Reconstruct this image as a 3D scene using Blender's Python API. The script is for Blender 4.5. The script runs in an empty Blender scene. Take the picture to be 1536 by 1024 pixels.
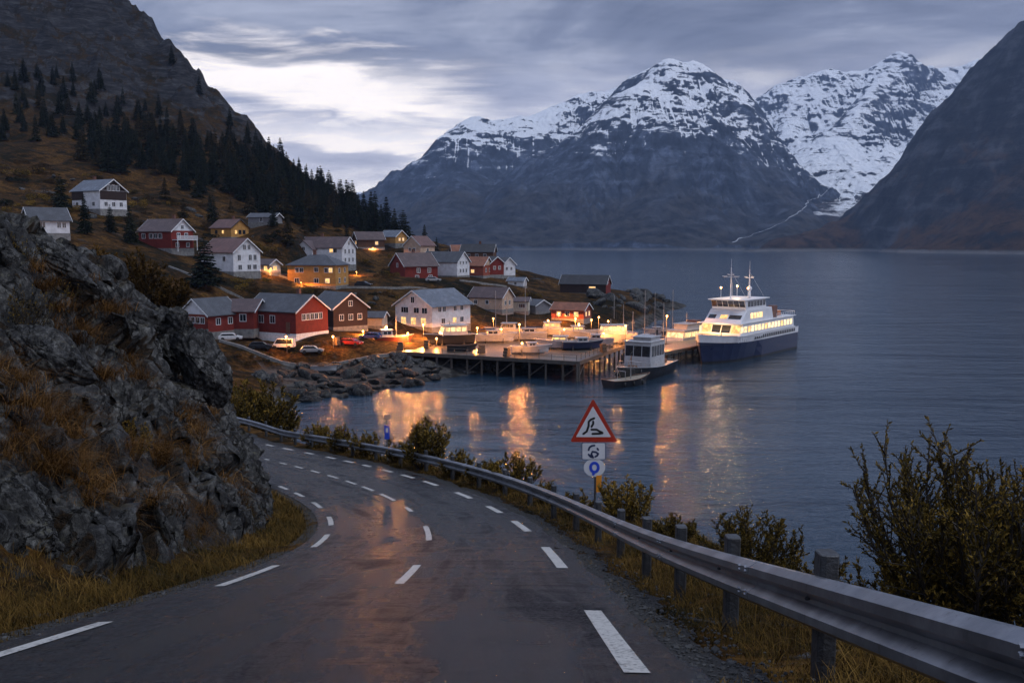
import bpy, bmesh, math, random
import numpy as np
from mathutils import Vector, Matrix
R = math.radians
S = bpy.context.scene
COL = S.collection

# ------------------------------------------------------------------ camera
F_PX = 1400.0                       # focal length in pixels of the 1536 px wide photograph
PITCH = math.atan(147 / F_PX)       # the horizon lies 147 px above the middle
CAM_H = 24.0                        # metres above the fjord
cam = bpy.data.cameras.new('camera')
cam_o = bpy.data.objects.new('camera', cam)
COL.objects.link(cam_o)
cam.sensor_fit = 'HORIZONTAL'; cam.sensor_width = 36.0
cam.lens = 36.0 * F_PX / 1536.0
cam.clip_start = 0.1; cam.clip_end = 40000
cam_o.location = (0, 0, CAM_H)
cam_o.rotation_euler = (math.pi / 2 - PITCH, 0, 0)
S.camera = cam_o

# ------------------------------------------------------------------ view / engine
S.view_settings.view_transform = 'Standard'
S.view_settings.look = 'None'
S.view_settings.gamma = 1.0
S.view_settings.exposure = 0.24
S.render.engine = 'CYCLES'
S.cycles.use_denoising = True
S.cycles.max_bounces = 6
S.cycles.diffuse_bounces = 2
S.cycles.glossy_bounces = 3
S.cycles.transmission_bounces = 2
S.cycles.volume_bounces = 0
S.cycles.sample_clamp_indirect = 4.0
S.cycles.sample_clamp_direct = 260.0
S.cycles.caustics_reflective = False
S.cycles.caustics_refractive = False

# ------------------------------------------------------------------ node helper
def nd(t, typ, **kw):
    n = t.nodes.new(typ)
    for k, v in kw.items():
        if k.startswith('i_'):
            n.inputs[k[2:].replace('_', ' ')].default_value = v
        elif k.startswith('n_'):
            n.inputs[int(k[2:])].default_value = v
        else:
            setattr(n, k, v)
    return n

def mth(t, op, a, b=None, c=None):
    n = t.nodes.new('ShaderNodeMath'); n.operation = op
    for i, v in enumerate((a, b, c)):
        if v is None: continue
        if isinstance(v, (int, float)): n.inputs[i].default_value = v
        else: t.links.new(v, n.inputs[i])
    return n.outputs[0]

def ramp(t, fac, stops, interp='LINEAR'):
    n = t.nodes.new('ShaderNodeValToRGB'); n.color_ramp.interpolation = interp
    e = n.color_ramp.elements
    while len(e) < len(stops): e.new(0.5)
    for k, (p, c) in enumerate(stops):
        e[k].position = p
        e[k].color = (c, c, c, 1) if isinstance(c, (int, float)) else (*c, 1)
    t.links.new(fac, n.inputs[0])
    return n.outputs[0]

def mixc(t, fac, a, b, blend='MIX'):
    n = t.nodes.new('ShaderNodeMix'); n.data_type = 'RGBA'; n.blend_type = blend
    for s, v in ((0, fac), (6, a), (7, b)):
        if isinstance(v, (int, float)): n.inputs[s].default_value = v
        elif isinstance(v, tuple): n.inputs[s].default_value = (*v, 1)
        else: t.links.new(v, n.inputs[s])
    return n.outputs[2]

def smooth(t, v, a, b):
    n = t.nodes.new('ShaderNodeMapRange'); n.interpolation_type = 'SMOOTHSTEP'
    t.links.new(v, n.inputs[0])
    n.inputs[1].default_value = a; n.inputs[2].default_value = b
    n.inputs[3].default_value = 0; n.inputs[4].default_value = 1
    return n.outputs[0]

def noise(t, vec, scale, detail=4, rough=0.55, dist=0.0):
    n = t.nodes.new('ShaderNodeTexNoise')
    n.inputs['Scale'].default_value = scale; n.inputs['Detail'].default_value = detail
    n.inputs['Roughness'].default_value = rough; n.inputs['Distortion'].default_value = dist
    if vec is not None: t.links.new(vec, n.inputs['Vector'])
    return n.outputs['Fac']

def mapping(t, vec, scale=(1, 1, 1), rot=(0, 0, 0), loc=(0, 0, 0)):
    n = t.nodes.new('ShaderNodeMapping')
    n.inputs['Scale'].default_value = scale; n.inputs['Rotation'].default_value = rot; n.inputs['Location'].default_value = loc
    t.links.new(vec, n.inputs['Vector'])
    return n.outputs[0]

# ------------------------------------------------------------------ sky (dusk: cloud deck with one bright gap low over the fjord)
SUN_EL, SUN_AZ = R(58), R(110)      # soft light from the high sky, over the right shoulder
SKY_GAIN = 1.25
world = bpy.data.worlds.new('World'); S.world = world
world.use_nodes = True
t = world.node_tree; t.nodes.clear()
out = nd(t, 'ShaderNodeOutputWorld'); bg = nd(t, 'ShaderNodeBackground')
t.links.new(bg.outputs[0], out.inputs[0])
tc = nd(t, 'ShaderNodeTexCoord'); sep = nd(t, 'ShaderNodeSeparateXYZ')
t.links.new(tc.outputs['Generated'], sep.inputs[0])
dx, dy, dz = sep.outputs
el = mth(t, 'MAXIMUM', dz, 0.0)
az = mth(t, 'ARCTAN2', dx, dy)                      # 0 ahead, + to the right
den = mth(t, 'ADD', el, 0.10)
comb = nd(t, 'ShaderNodeCombineXYZ')
t.links.new(mth(t, 'DIVIDE', dx, den), comb.inputs[0]); t.links.new(mth(t, 'DIVIDE', dy, den), comb.inputs[1])
cv = comb.outputs[0]
n1 = noise(t, mapping(t, cv, (0.55, 1.0, 1), loc=(3.1, 1.7, 0)), 1.25, 8, 0.60, 0.6)
n2 = noise(t, mapping(t, cv, (0.40, 1.3, 1), loc=(9.3, 4.2, 0)), 2.6, 8, 0.62, 0.5)
n3 = noise(t, mapping(t, tc.outputs['Generated'], (6.5, 6.5, 34), loc=(1.35, 0, 2.2)), 1.0, 7, 0.56, 0.4)
n4 = noise(t, mapping(t, tc.outputs['Generated'], (3.4, 3.4, 10.5), loc=(0.3, 2.1, 5.2)), 1.0, 8, 0.60, 0.5)
body = ramp(t, mth(t, 'ADD', mth(t, 'MULTIPLY', n4, 0.62), mth(t, 'ADD', mth(t, 'MULTIPLY', n1, 0.22), mth(t, 'MULTIPLY', n2, 0.16))),
            [(0.40, (0.074, 0.086, 0.134)), (0.51, (0.160, 0.177, 0.250)), (0.62, (0.35, 0.37, 0.455))])
low = ramp(t, n3, [(0.36, (0.30, 0.315, 0.415)), (0.5, (0.46, 0.465, 0.56)), (0.64, (0.80, 0.77, 0.79))])
sky = mixc(t, smooth(t, mth(t, 'ADD', el, mth(t, 'MULTIPLY', n1, 0.05)), 0.235, 0.145), body, low)
# the gap: azimuth -24..-3 degrees, elevation about 5..10 degrees, ragged edges
ew = mth(t, 'ADD', el, mth(t, 'MULTIPLY', mth(t, 'SUBTRACT', n3, 0.5), 0.13))
aw = mth(t, 'ADD', az, mth(t, 'MULTIPLY', mth(t, 'SUBTRACT', n2, 0.5), 0.30))
g = mth(t, 'MULTIPLY', smooth(t, ew, 0.124, 0.154), smooth(t, ew, 0.196, 0.166))
g = mth(t, 'MULTIPLY', g, mth(t, 'MULTIPLY', smooth(t, aw, 0.0, -0.13), smooth(t, aw, -0.75, -0.42)))
g2 = mth(t, 'MULTIPLY', mth(t, 'MULTIPLY', smooth(t, ew, 0.090, 0.104), smooth(t, ew, 0.130, 0.114)), mth(t, 'MULTIPLY', smooth(t, aw, -0.02, -0.12), smooth(t, aw, -0.30, -0.20)))
g = mth(t, 'MAXIMUM', g, mth(t, 'MULTIPLY', g2, 0.8))
sky = mixc(t, g, sky, (1.10, 1.00, 0.93))
# the zenith of a cloud deck is brighter than its foot (never in frame)
zen = smooth(t, el, 0.262, 0.46)
sky = mixc(t, zen, sky, mixc(t, smooth(t, el, 0.50, 0.85), (0.37, 0.43, 0.60), (0.235, 0.275, 0.39)))
nish = nd(t, 'ShaderNodeTexSky', sky_type='NISHITA', sun_disc=False, sun_elevation=R(3), sun_rotation=SUN_AZ)
sky = mixc(t, 0.012, sky, nish.outputs[0], 'ADD')
t.links.new(sky, bg.inputs[0]); bg.inputs[1].default_value = SKY_GAIN

sun = bpy.data.lights.new('sun', 'SUN'); sun.energy = 1.2; sun.angle = R(22); sun.color = (0.93, 0.96, 1.0)
sun_o = bpy.data.objects.new('sun', sun); COL.objects.link(sun_o)
sun_o.location = (200, -300, 400)
_d = Vector((math.sin(SUN_AZ) * math.cos(SUN_EL), math.cos(SUN_AZ) * math.cos(SUN_EL), math.sin(SUN_EL)))
sun_o.rotation_euler = _d.to_track_quat('Z', 'Y').to_euler()

# ------------------------------------------------------------------ pixel -> place (places are worked out from the photograph once)
_cp, _sp = math.cos(PITCH), math.sin(PITCH)
def P(px, py, Y):
    u = (px - 768) / F_PX; v = (512 - py) / F_PX
    k = Y / (_cp + v * _sp)
    return Vector((u * k, Y, CAM_H + (-_sp + v * _cp) * k))
def proj(X, Y, Z):
    z = Z - CAM_H
    d = Y * _cp - z * _sp; v = Y * _sp + z * _cp
    return 768 + F_PX * X / d, 512 - F_PX * v / d

# ------------------------------------------------------------------ numpy noise
_rs = np.random.RandomState(7)
_PERM = np.concatenate([_rs.permutation(512)] * 3).astype(np.int64)
_G = _rs.normal(size=(512, 3)); _G /= np.linalg.norm(_G, axis=1)[:, None]
def _hash(ix, iy, iz):
    return _PERM[_PERM[_PERM[ix & 511] + (iy & 511)] + (iz & 511)] & 511
def perlin(p):
    p = np.asarray(p, float); i = np.floor(p).astype(np.int64); f = p - i
    w = f * f * f * (f * (f * 6 - 15) + 10)
    def g(a, b, c):
        h = _hash(i[:, 0] + a, i[:, 1] + b, i[:, 2] + c)
        return (_G[h] * (f - np.array([a, b, c]))).sum(1)
    x = w[:, 0]; y = w[:, 1]; z = w[:, 2]
    l = lambda a, b, q: a + (b - a) * q
    return 1.6 * l(l(l(g(0,0,0), g(1,0,0), x), l(g(0,1,0), g(1,1,0), x), y), l(l(g(0,0,1), g(1,0,1), x), l(g(0,1,1), g(1,1,1), x), y), z)
def facets(p, tilt, seed=0):
    """cells that each carry their own height and their own tilted plane: a fractured face"""
    p = np.asarray(p, float); i = np.floor(p).astype(np.int64); f = p - i
    f1 = np.full(len(p), 9.0); f2 = np.full(len(p), 9.0); hv = np.zeros(len(p)); pl = np.zeros(len(p))
    for a in (-1, 0, 1):
        for b in (-1, 0, 1):
            h = _hash(i[:, 0] + a, i[:, 1] + b, np.full(len(p), seed)); o = 0.5 + 0.42 * _G[h][:, :2]
            dv = f - np.array([a, b]) - o; d = np.sqrt((dv ** 2).sum(1)); m = d < f1
            f2 = np.where(m, f1, np.minimum(f2, d)); f1 = np.where(m, d, f1)
            g = _G[(h * 7 + 13) & 511][:, :2]; hv = np.where(m, h / 511.0, hv); pl = np.where(m, (g * dv).sum(1) * tilt, pl)
    return hv, pl, f2 - f1
def fbm(p, octs=5, gain=0.5, lac=2.03):
    a = 1.0; s = 0; p = np.asarray(p, float).copy()
    for _ in range(octs):
        s = s + a * perlin(p); p = p * lac + 17.3; a *= gain
    return s
def ridged(p, octs=5, gain=0.5, lac=2.07):
    a = 1.0; s = 0; p = np.asarray(p, float).copy(); w = 1.0
    for _ in range(octs):
        n = 1 - np.abs(perlin(p)); n = n * n * w; s = s + a * n
        w = np.clip(n * 1.6, 0, 1); p = p * lac + 31.7; a *= gain
    return s
def cellular(p):
    p = np.asarray(p, float); i = np.floor(p).astype(np.int64); f = p - i
    f1 = np.full(len(p), 9.0); f2 = np.full(len(p), 9.0); idn = np.zeros(len(p))
    for a in (-1, 0, 1):
        for b in (-1, 0, 1):
            for c in (-1, 0, 1):
                h = _hash(i[:, 0] + a, i[:, 1] + b, i[:, 2] + c)
                o = 0.5 + 0.42 * _G[h]
                d = np.sqrt(((o + np.array([a, b, c]) - f) ** 2).sum(1))
                m = d < f1
                f2 = np.where(m, f1, np.minimum(f2, d)); idn = np.where(m, h / 511.0, idn); f1 = np.where(m, d, f1)
    return f1, f2, idn
def sstep(x, a, b):
    q = np.clip((x - a) / (b - a), 0, 1); return q * q * (3 - 2 * q)
def smin(a, b, k):
    h = np.clip(0.5 + 0.5 * (b - a) / k, 0, 1)
    return b + (a - b) * h - k * h * (1 - h)

# ------------------------------------------------------------------ mesh helpers
def fast_mesh(name, V, Fq, smooth_=True):
    """V: (n,3) array, Fq: (m,4) or (m,3) int array"""
    V = np.ascontiguousarray(V, np.float32); Fq = np.ascontiguousarray(Fq, np.int32)
    me = bpy.data.meshes.new(name); k = Fq.shape[1]
    me.vertices.add(len(V)); me.vertices.foreach_set('co', V.ravel())
    me.loops.add(Fq.size); me.loops.foreach_set('vertex_index', Fq.ravel())
    me.polygons.add(len(Fq))
    me.polygons.foreach_set('loop_start', np.arange(0, Fq.size, k, dtype=np.int32))
    me.polygons.foreach_set('loop_total', np.full(len(Fq), k, np.int32))
    me.polygons.foreach_set('use_smooth', np.full(len(Fq), smooth_, bool))
    me.update(calc_edges=True); me.validate()
    return me
def grid_faces(nr, nc):
    a = np.arange(nr * nc).reshape(nr, nc)
    return np.stack([a[:-1, :-1], a[:-1, 1:], a[1:, 1:], a[1:, :-1]], -1).reshape(-1, 4)
def link(name, me, m, parent=None, loc=None):
    o = bpy.data.objects.new(name, me); COL.objects.link(o)
    if m is not None:
        for q in (m if isinstance(m, (list, tuple)) else [m]): me.materials.append(q)
    if parent is not None: o.parent = parent
    if loc is not None: o.location = loc
    return o
def tag(o, label, cat, group=None):
    o['label'] = label; o['category'] = cat
    if group: o['group'] = group
    return o
def struct(o, kind='structure'):
    o['kind'] = kind; return o
def thing(name, label, cat, loc=(0, 0, 0), rz=0.0, group=None):
    o = bpy.data.objects.new(name, None); COL.objects.link(o)
    o.empty_display_size = 0.3
    o.location = loc; o.rotation_euler = (0, 0, rz)
    return tag(o, label, cat, group)
def dup(root, loc, rz=0.0, sc=1.0, label=None, group=None):
    def cp(o, par):
        c = o.copy(); COL.objects.link(c); c.parent = par
        for ch in o.children: cp(ch, c)
        return c
    r = cp(root, None); r.location = loc; r.rotation_euler = (0, 0, rz)
    r.scale = (sc, sc, sc) if isinstance(sc, (int, float)) else sc
    if label: r['label'] = label
    if group: r['group'] = group
    return r

class MB:
    def __init__(s): s.v = []; s.f = []; s.m = []
    def add(s, vs, fs, mi=0):
        b = len(s.v); s.v += [tuple(q) for q in vs]
        for q in fs: s.f.append([b + k for k in q]); s.m.append(mi)
        return s
    def box(s, c, d, mi=0, rz=0.0, tilt=None):
        x, y, z = (q / 2 for q in d)
        vs = [Vector((a * x, b * y, e * z)) for e in (-1, 1) for b in (-1, 1) for a in (-1, 1)]
        Mx = Matrix.Rotation(rz, 3, 'Z')
        if tilt: Mx = Mx @ Matrix.Rotation(tilt[1], 3, tilt[0])
        return s.add([Mx @ q + Vector(c) for q in vs], [(0, 2, 3, 1), (4, 5, 7, 6), (0, 1, 5, 4), (2, 6, 7, 3), (0, 4, 6, 2), (1, 3, 7, 5)], mi)
    def tube(s, a, b, r0, r1=None, n=8, mi=0):
        a = Vector(a); b = Vector(b); r1 = r0 if r1 is None else r1
        d = (b - a); 
        if d.length < 1e-6: return s
        q = d.to_track_quat('Z', 'Y')
        vs = [a + q @ Vector((r0 * math.cos(2 * math.pi * k / n), r0 * math.sin(2 * math.pi * k / n), 0)) for k in range(n)]
        vs += [b + q @ Vector((r1 * math.cos(2 * math.pi * k / n), r1 * math.sin(2 * math.pi * k / n), 0)) for k in range(n)]
        fs = [(k, (k + 1) % n, n + (k + 1) % n, n + k) for k in range(n)] + [tuple(reversed(range(n))), tuple(range(n, 2 * n))]
        return s.add(vs, fs, mi)
    def path(s, pts, r, n=8, mi=0):
        for a, b in zip(pts[:-1], pts[1:]): s.tube(a, b, r, r, n, mi)
        return s
    def prism(s, poly, axis, a, b, mi=0, poly2=None):
        """poly: 2-D points; extruded along axis from a to b"""
        def put(q, w):
            return {'x': (w, q[0], q[1]), 'y': (q[0], w, q[1]), 'z': (q[0], q[1], w)}[axis]
        n = len(poly); p2 = poly2 or poly
        vs = [put(q, a) for q in poly] + [put(q, b) for q in p2]
        fs = [(k, (k + 1) % n, n + (k + 1) % n, n + k) for k in range(n)] + [tuple(reversed(range(n))), tuple(range(n, 2 * n))]
        return s.add(vs, fs, mi)
    def loft(s, rings, mi=0, closed=True, caps=True):
        n = len(rings[0]); b = [q for r_ in rings for q in r_]; fs = []
        for k in range(len(rings) - 1):
            for j in range(n if closed else n - 1):
                j2 = (j + 1) % n
                fs.append((k * n + j, k * n + j2, (k + 1) * n + j2, (k + 1) * n + j))
        if caps: fs += [tuple(reversed(range(n))), tuple(range((len(rings) - 1) * n, len(rings) * n))]
        return s.add(b, fs, mi)
    def ball(s, c, r, n=8, mi=0, sz=1.0):
        rings = []
        for k in range(1, n):
            a = math.pi * k / n
            rings.append([(c[0] + r * math.sin(a) * math.cos(2 * math.pi * j / n), c[1] + r * math.sin(a) * math.sin(2 * math.pi * j / n), c[2] - r * sz * math.cos(a)) for j in range(n)])
        return s.loft(rings, mi)
    def build(s, name, m, parent=None, bevel=0.0, smooth_=False, fix=True):
        me = bpy.data.meshes.new(name); me.from_pydata(s.v, [], s.f)
        for q in (m if isinstance(m, (list, tuple)) else [m]): me.materials.append(q)
        if any(s.m): me.polygons.foreach_set('material_index', s.m)
        if fix or bevel:
            bm = bmesh.new(); bm.from_mesh(me)
            bmesh.ops.recalc_face_normals(bm, faces=bm.faces)
            if bevel:
                bmesh.ops.bevel(bm, geom=[e for e in bm.edges if len(e.link_faces) == 2 and e.calc_face_angle(0) > 0.5], offset=bevel, segments=1, affect='EDGES', clamp_overlap=True)
            bm.to_mesh(me); bm.free()
        if smooth_:
            me.polygons.foreach_set('use_smooth', [True] * len(me.polygons))
        me.update()
        return link(name, me, None, parent)

# ------------------------------------------------------------------ materials
def M(name, col, rough=0.6, metal=0.0, var=None, vs=3.0, bump=0.0, bs=20.0, spec=0.5, rnd=0.0, stretch=(1, 1, 1), emit=None, es=0.0):
    m = bpy.data.materials.new(name); m.use_nodes = True; t = m.node_tree
    b = t.nodes['Principled BSDF']
    b.inputs['Roughness'].default_value = rough; b.inputs['Metallic'].default_value = metal
    b.inputs['Specular IOR Level'].default_value = spec
    tc = nd(t, 'ShaderNodeTexCoord'); v = mapping(t, tc.outputs['Object'], stretch)
    c = None
    nz = noise(t, v, vs, 5, 0.6)
    if var is None: var = tuple(min(1, q * 0.78) for q in col)
    c = mixc(t, smooth(t, nz, 0.35, 0.68), col, var)
    if rnd:
        oi = nd(t, 'ShaderNodeObjectInfo')
        h = nd(t, 'ShaderNodeHueSaturation'); t.links.new(c, h.inputs['Color'])
        t.links.new(mth(t, 'ADD', mth(t, 'MULTIPLY', oi.outputs['Random'], rnd), 1 - rnd / 2), h.inputs['Value'])
        t.links.new(mth(t, 'ADD', mth(t, 'MULTIPLY', oi.outputs['Random'], rnd * 0.09), 0.5 - rnd * 0.045), h.inputs['Hue'])
        c = h.outputs[0]
    t.links.new(c, b.inputs['Base Color'])
    rr = mth(t, 'ADD', mth(t, 'MULTIPLY', nz, 0.25), rough - 0.125)
    t.links.new(rr, b.inputs['Roughness'])
    if bump:
        bp = nd(t, 'ShaderNodeBump'); bp.inputs['Strength'].default_value = bump; bp.inputs['Distance'].default_value = 0.05
        t.links.new(noise(t, v, bs, 4, 0.6), bp.inputs['Height']); t.links.new(bp.outputs[0], b.inputs['Normal'])
    if emit:
        b.inputs['Emission Color'].default_value = (*emit, 1); b.inputs['Emission Strength'].default_value = es
    return m

# ================================================================== SETTING
# ---- the road: depth of each picture row, then a smooth centre line
_ry = np.array([640, 652, 665, 687, 734, 760, 814, 838, 890, 935, 1011, 1039, 1200, 1600], float)
_rz = np.array([62, 55, 50, 42, 30, 25, 18.7, 14.6, 10, 8, 6, 5.4, 3.4, 1.6], float)
def z_of_row(y): return float(np.interp(y, _ry, _rz))
_hz = np.array([P(768, y, z).z for y, z in zip(_ry, _rz)])
_order = np.argsort(_rz)
_pz = np.polyfit(np.concatenate([[-6, 0], _rz[_order]]), np.concatenate([[_hz[-1] + 1.6, _hz[-1] + 0.5], _hz[_order]]), 5)
def road_h_of_Y(Y): return np.polyval(_pz, Y)
_rl = [(930, 970), (893, 918), (855, 865), (838, 840), (788, 790), (747, 765), (703, 743), (648, 725), (560, 704), (400, 668)]
_pts = [P(x, y, z_of_row(y)) for x, y in _rl]
_px = np.polyfit([-8, -4, 0, 3] + [p.y for p in _pts], [0.9, 0.9, 0.88, 0.86] + [p.x for p in _pts], 5)
_Y = np.linspace(-8, 50, 400); _X = np.polyval(_px, _Y)
HALF = 2.25
_tx = np.gradient(_X, _Y); _n = np.sqrt(1 + _tx ** 2)
_cx = _X - HALF / _n; _cy = _Y + HALF * _tx / _n          # centre = right edge line moved 2.25 m to the left
_ch = road_h_of_Y(_Y)
# carry on round the left bend, down to the village
ang = math.atan2(_cy[-1] - _cy[-6], _cx[-1] - _cx[-6]); x, y, h = _cx[-1], _cy[-1], _ch[-1]
ex = []
for k in range(130):
    ang = min(ang + 0.011, R(172)); x += 0.4 * math.cos(ang); y += 0.4 * math.sin(ang); h -= 0.4 * 0.055
    ex.append((x, y, h))
ex = np.array(ex)
C0 = np.column_stack([np.concatenate([_cx, ex[:, 0]]), np.concatenate([_cy, ex[:, 1]]), np.concatenate([_ch, ex[:, 2]])])
_s = np.concatenate([[0], np.cumsum(np.hypot(np.diff(C0[:, 0]), np.diff(C0[:, 1])))])
SS = np.arange(0, _s[-1], 0.2)
CL = np.column_stack([np.interp(SS, _s, C0[:, k]) for k in range(3)])
_k = np.ones(15) / 15
for k in range(3): CL[7:-7, k] = np.convolve(CL[:, k], _k, 'valid')
_T = np.gradient(CL[:, :2], axis=0); _T /= np.linalg.norm(_T, axis=1)[:, None]
NR = np.column_stack([_T[:, 1], -_T[:, 0]])                # to the right of travel
def road_pt(s, d, up=0.0):
    i = min(max(s / 0.2, 0), len(SS) - 1.001); a = int(i); f = i - a
    c = CL[a] * (1 - f) + CL[a + 1] * f; n = NR[a]
    return Vector((c[0] + n[0] * d, c[1] + n[1] * d, c[2] + up))
def road_pts(s, d):
    i = np.clip(s / 0.2, 0, len(SS) - 1.001); a = i.astype(int); f = (i - a)[:, None]
    c = CL[a] * (1 - f) + CL[a + 1] * f; n = NR[a]
    return np.column_stack([c[:, 0] + n[:, 0] * d, c[:, 1] + n[:, 1] * d, c[:, 2]])
def s_of_row(y, d=0.0):                                    # arc length where the line at offset d crosses a picture row
    lo = None
    q = road_pts(SS, np.full(len(SS), d)); zz = q[:, 2] - CAM_H
    dd = q[:, 1] * _cp - zz * _sp; vv = q[:, 1] * _sp + zz * _cp
    rows = np.where(dd > 1.0, 512 - F_PX * vv / np.maximum(dd, 1e-3), 4000)
    for k in range(len(SS)):
        if rows[k] <= y: return SS[k]
    return SS[-1]
S0 = float(SS[np.argmin(np.abs(CL[:, 1] - 2.0))])          # arc length beside the camera

def tps_fit(pts, lam=0.05):
    A = np.array(pts, float); n = len(A); c = A[:, :2] / 100.0
    d2 = ((c[:, None] - c[None]) ** 2).sum(-1)
    K = np.where(d2 > 0, 0.5 * d2 * np.log(np.maximum(d2, 1e-12)), 0) + lam * np.eye(n) * 0.02
    Pm = np.column_stack([np.ones(n), c])
    L = np.zeros((n + 3, n + 3)); L[:n, :n] = K; L[:n, n:] = Pm; L[n:, :n] = Pm.T
    w = np.linalg.solve(L, np.concatenate([A[:, 2], np.zeros(3)]))
    def ev(X, Y):
        X = np.asarray(X, float); sh = X.shape; q = np.column_stack([X.ravel(), np.asarray(Y, float).ravel()]) / 100.0
        o = np.empty(len(q))
        for b in range(0, len(q), 20000):
            e = q[b:b + 20000]; d2 = ((e[:, None] - c[None]) ** 2).sum(-1)
            o[b:b + 20000] = np.where(d2 > 0, 0.5 * d2 * np.log(np.maximum(d2, 1e-12)), 0) @ w[:n] + w[n] + e @ w[n + 1:]
        return o.reshape(sh)
    return ev

# ---- crest of the rock bank beside the road
cap_h = tps_fit([(*P(0, 332, 22)[:2], 24.35), (*P(90, 345, 23)[:2], 24.2), (*P(160, 425, 25)[:2], 22.7), (*P(230, 438, 27)[:2], 22.2),
                 (*P(300, 470, 30)[:2], 21.6), (*P(340, 530, 32)[:2], 20.0), (-10.2, 37, 18.6), (-15, 40, 20.0), (-25, 42, 20.5), (-40, 40, 23),
                 (-20, 22, 25.0), (-30, 15, 28), (-30, -5, 30), (-14, 5, 26.5), (-10, 12, 25.2), (-24, 58, 14), (-50, 60, 17), (-16, 48, 16)])
def near_fields(X, Y):
    q = np.column_stack([np.ravel(X), np.ravel(Y)]); d = np.empty(len(q)); hr = np.empty(len(q)); si = np.empty(len(q), int)
    c = CL[::2]; nn = NR[::2]
    for b in range(0, len(q), 8000):
        e = q[b:b + 8000]; dd = ((e[:, None] - c[None, :, :2]) ** 2).sum(-1); k = dd.argmin(1)
        d[b:b + 8000] = ((e - c[k, :2]) * nn[k]).sum(1); hr[b:b + 8000] = c[k, 2]; si[b:b + 8000] = k * 2
        far = np.sqrt(dd[np.arange(len(e)), k]); d[b:b + 8000] = np.where(np.abs(d[b:b + 8000]) < far * 0.7, np.sign(d[b:b + 8000] + 1e-9) * far, d[b:b + 8000])
    return d, hr, si * 0.2
def verge_w(s): return np.interp(s - S0, [0, 8, 18, 26, 34, 60], [1.9, 1.5, 1.45, 1.35, 0.9, 0.9])
def bank_rise(e, s):
    k = np.interp(s - S0, [0, 8, 18, 27, 34, 60], [0.85, 0.95, 1.15, 1.9, 2.1, 1.6])
    return np.maximum(e, 0) * k
def H_near(X, Y):
    X = np.asarray(X, float); Y = np.asarray(Y, float); sh = X.shape
    d, hr, s = near_fields(X, Y)
    e = -d - HALF - 0.2 - verge_w(s)
    left = smin(hr + bank_rise(e, s), np.maximum(cap_h(X.ravel(), Y.ravel()), hr - 3), 0.8)
    left = np.where(e > 0, left, hr)
    br = np.interp(s - S0, [0, 16, 28], [6.6, 6.0, 4.1])
    right = hr - 0.04 * np.clip(d - 2.4, 0, 4) - 0.72 * np.maximum(d - br, 0) - 0.12 * np.maximum(d - 9, 0)
    h = np.where(d < 0, left, right)
    h = h - 0.05 * (np.abs(d) < 3.6)
    return np.maximum(h, -6).reshape(sh)

# ---- houses: (kind key, base pixel x, base pixel y, depth) - also used to lay the ground under them
SITES = dict(
    lodge=(150, 316, 255), white_rock=(70, 352, 200), red_balcony=(250, 374, 235), amber=(345, 357, 290), white_gable=(347, 408, 230),
    yellow=(478, 429, 245), big_white=(492, 398, 292), far_cluster=(553, 372, 345), far_cluster_b=(590, 366, 352), red_brown=(621, 419, 280), slate_white=(668, 414, 292),
    pink=(629, 384, 345), rust=(714, 414, 308), dark_back=(718, 392, 345), small_red=(738, 413, 312), small_white=(755, 414, 316),
    store=(316, 497, 180), link=(360, 493, 184), red_hall=(431, 498, 185), brown_hall=(508, 489, 196), shed=(552, 489, 203),
    quay_white=(650, 488, 214), peach=(737, 464, 256), white_box=(777, 467, 262), grey_shed=(803, 468, 268), hut=(857, 478, 246), barn=(878, 440, 312),
    flat_black=(398, 335, 300), tiny_white=(776, 430, 300), glow_shed=(402, 409, 243), rust_far=(693, 388, 350))
GRID = {k: P(*v) for k, v in SITES.items()}
ctrl = [tuple(v) for v in GRID.values()]
for a in [(330, 525, 180), (600, 525, 178), (700, 500, 212), (800, 490, 235), (850, 480, 250), (905, 470, 262), (950, 445, 340), (985, 449, 350), (450, 450, 215), (560, 450, 225),
          (620, 432, 250), (700, 425, 270), (760, 425, 290), (800, 432, 318), (770, 410, 400), (650, 380, 380), (565, 362, 365), (600, 347, 430), (640, 366, 440), (700, 378, 405), (740, 388, 420),
          (490, 410, 290), (395, 338, 300), (300, 300, 330), (400, 290, 380), (500, 322, 400), (200, 270, 335), (100, 255, 325), (0, 245, 315), (340, 182, 520), (410, 232, 500),
          (500, 292, 480), (550, 325, 460), (272, 100, 560), (222, 42, 620), (182, 2, 680), (100, 100, 520), (0, 100, 480), (200, 150, 480), (130, 200, 400), (280, 180, 450), (0, 180, 380),
          (350, 230, 440), (440, 270, 450), (0, 320, 230), (60, 300, 270), (250, 335, 280), (440, 350, 290), (420, 520, 182), (470, 545, 172), (400, 552, 166), (545, 555, 168), (600, 545, 172), (400, 480, 200), (330, 440, 200), (540, 410, 270)]:
    ctrl.append(tuple(P(*a)))
for px, y, z in [(182, 2, 680), (222, 42, 620), (272, 100, 560), (340, 182, 520), (410, 232, 500), (500, 292, 480), (550, 325, 460), (600, 347, 430), (640, 366, 440)]:
    p = P(px, y, z); ctrl += [(p.x * 1.22 + 14, z * 1.22, p.z * 0.8 - 4), (p.x * 1.5 + 30, z * 1.5, p.z * 0.5 - 12)]
ctrl += [tuple(P(0, -160, 760)), tuple(P(-200, -150, 640)), tuple(P(-250, 100, 420)), tuple(P(-250, 250, 280)), (-170, 120, 32), (-240, 160, 50), (-120, 80, 24)]
ctrl += [tuple(P(400, 509, 178)), tuple(P(470, 509, 177)), tuple(P(340, 509, 175)), tuple(P(515, 501, 188))]
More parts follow.
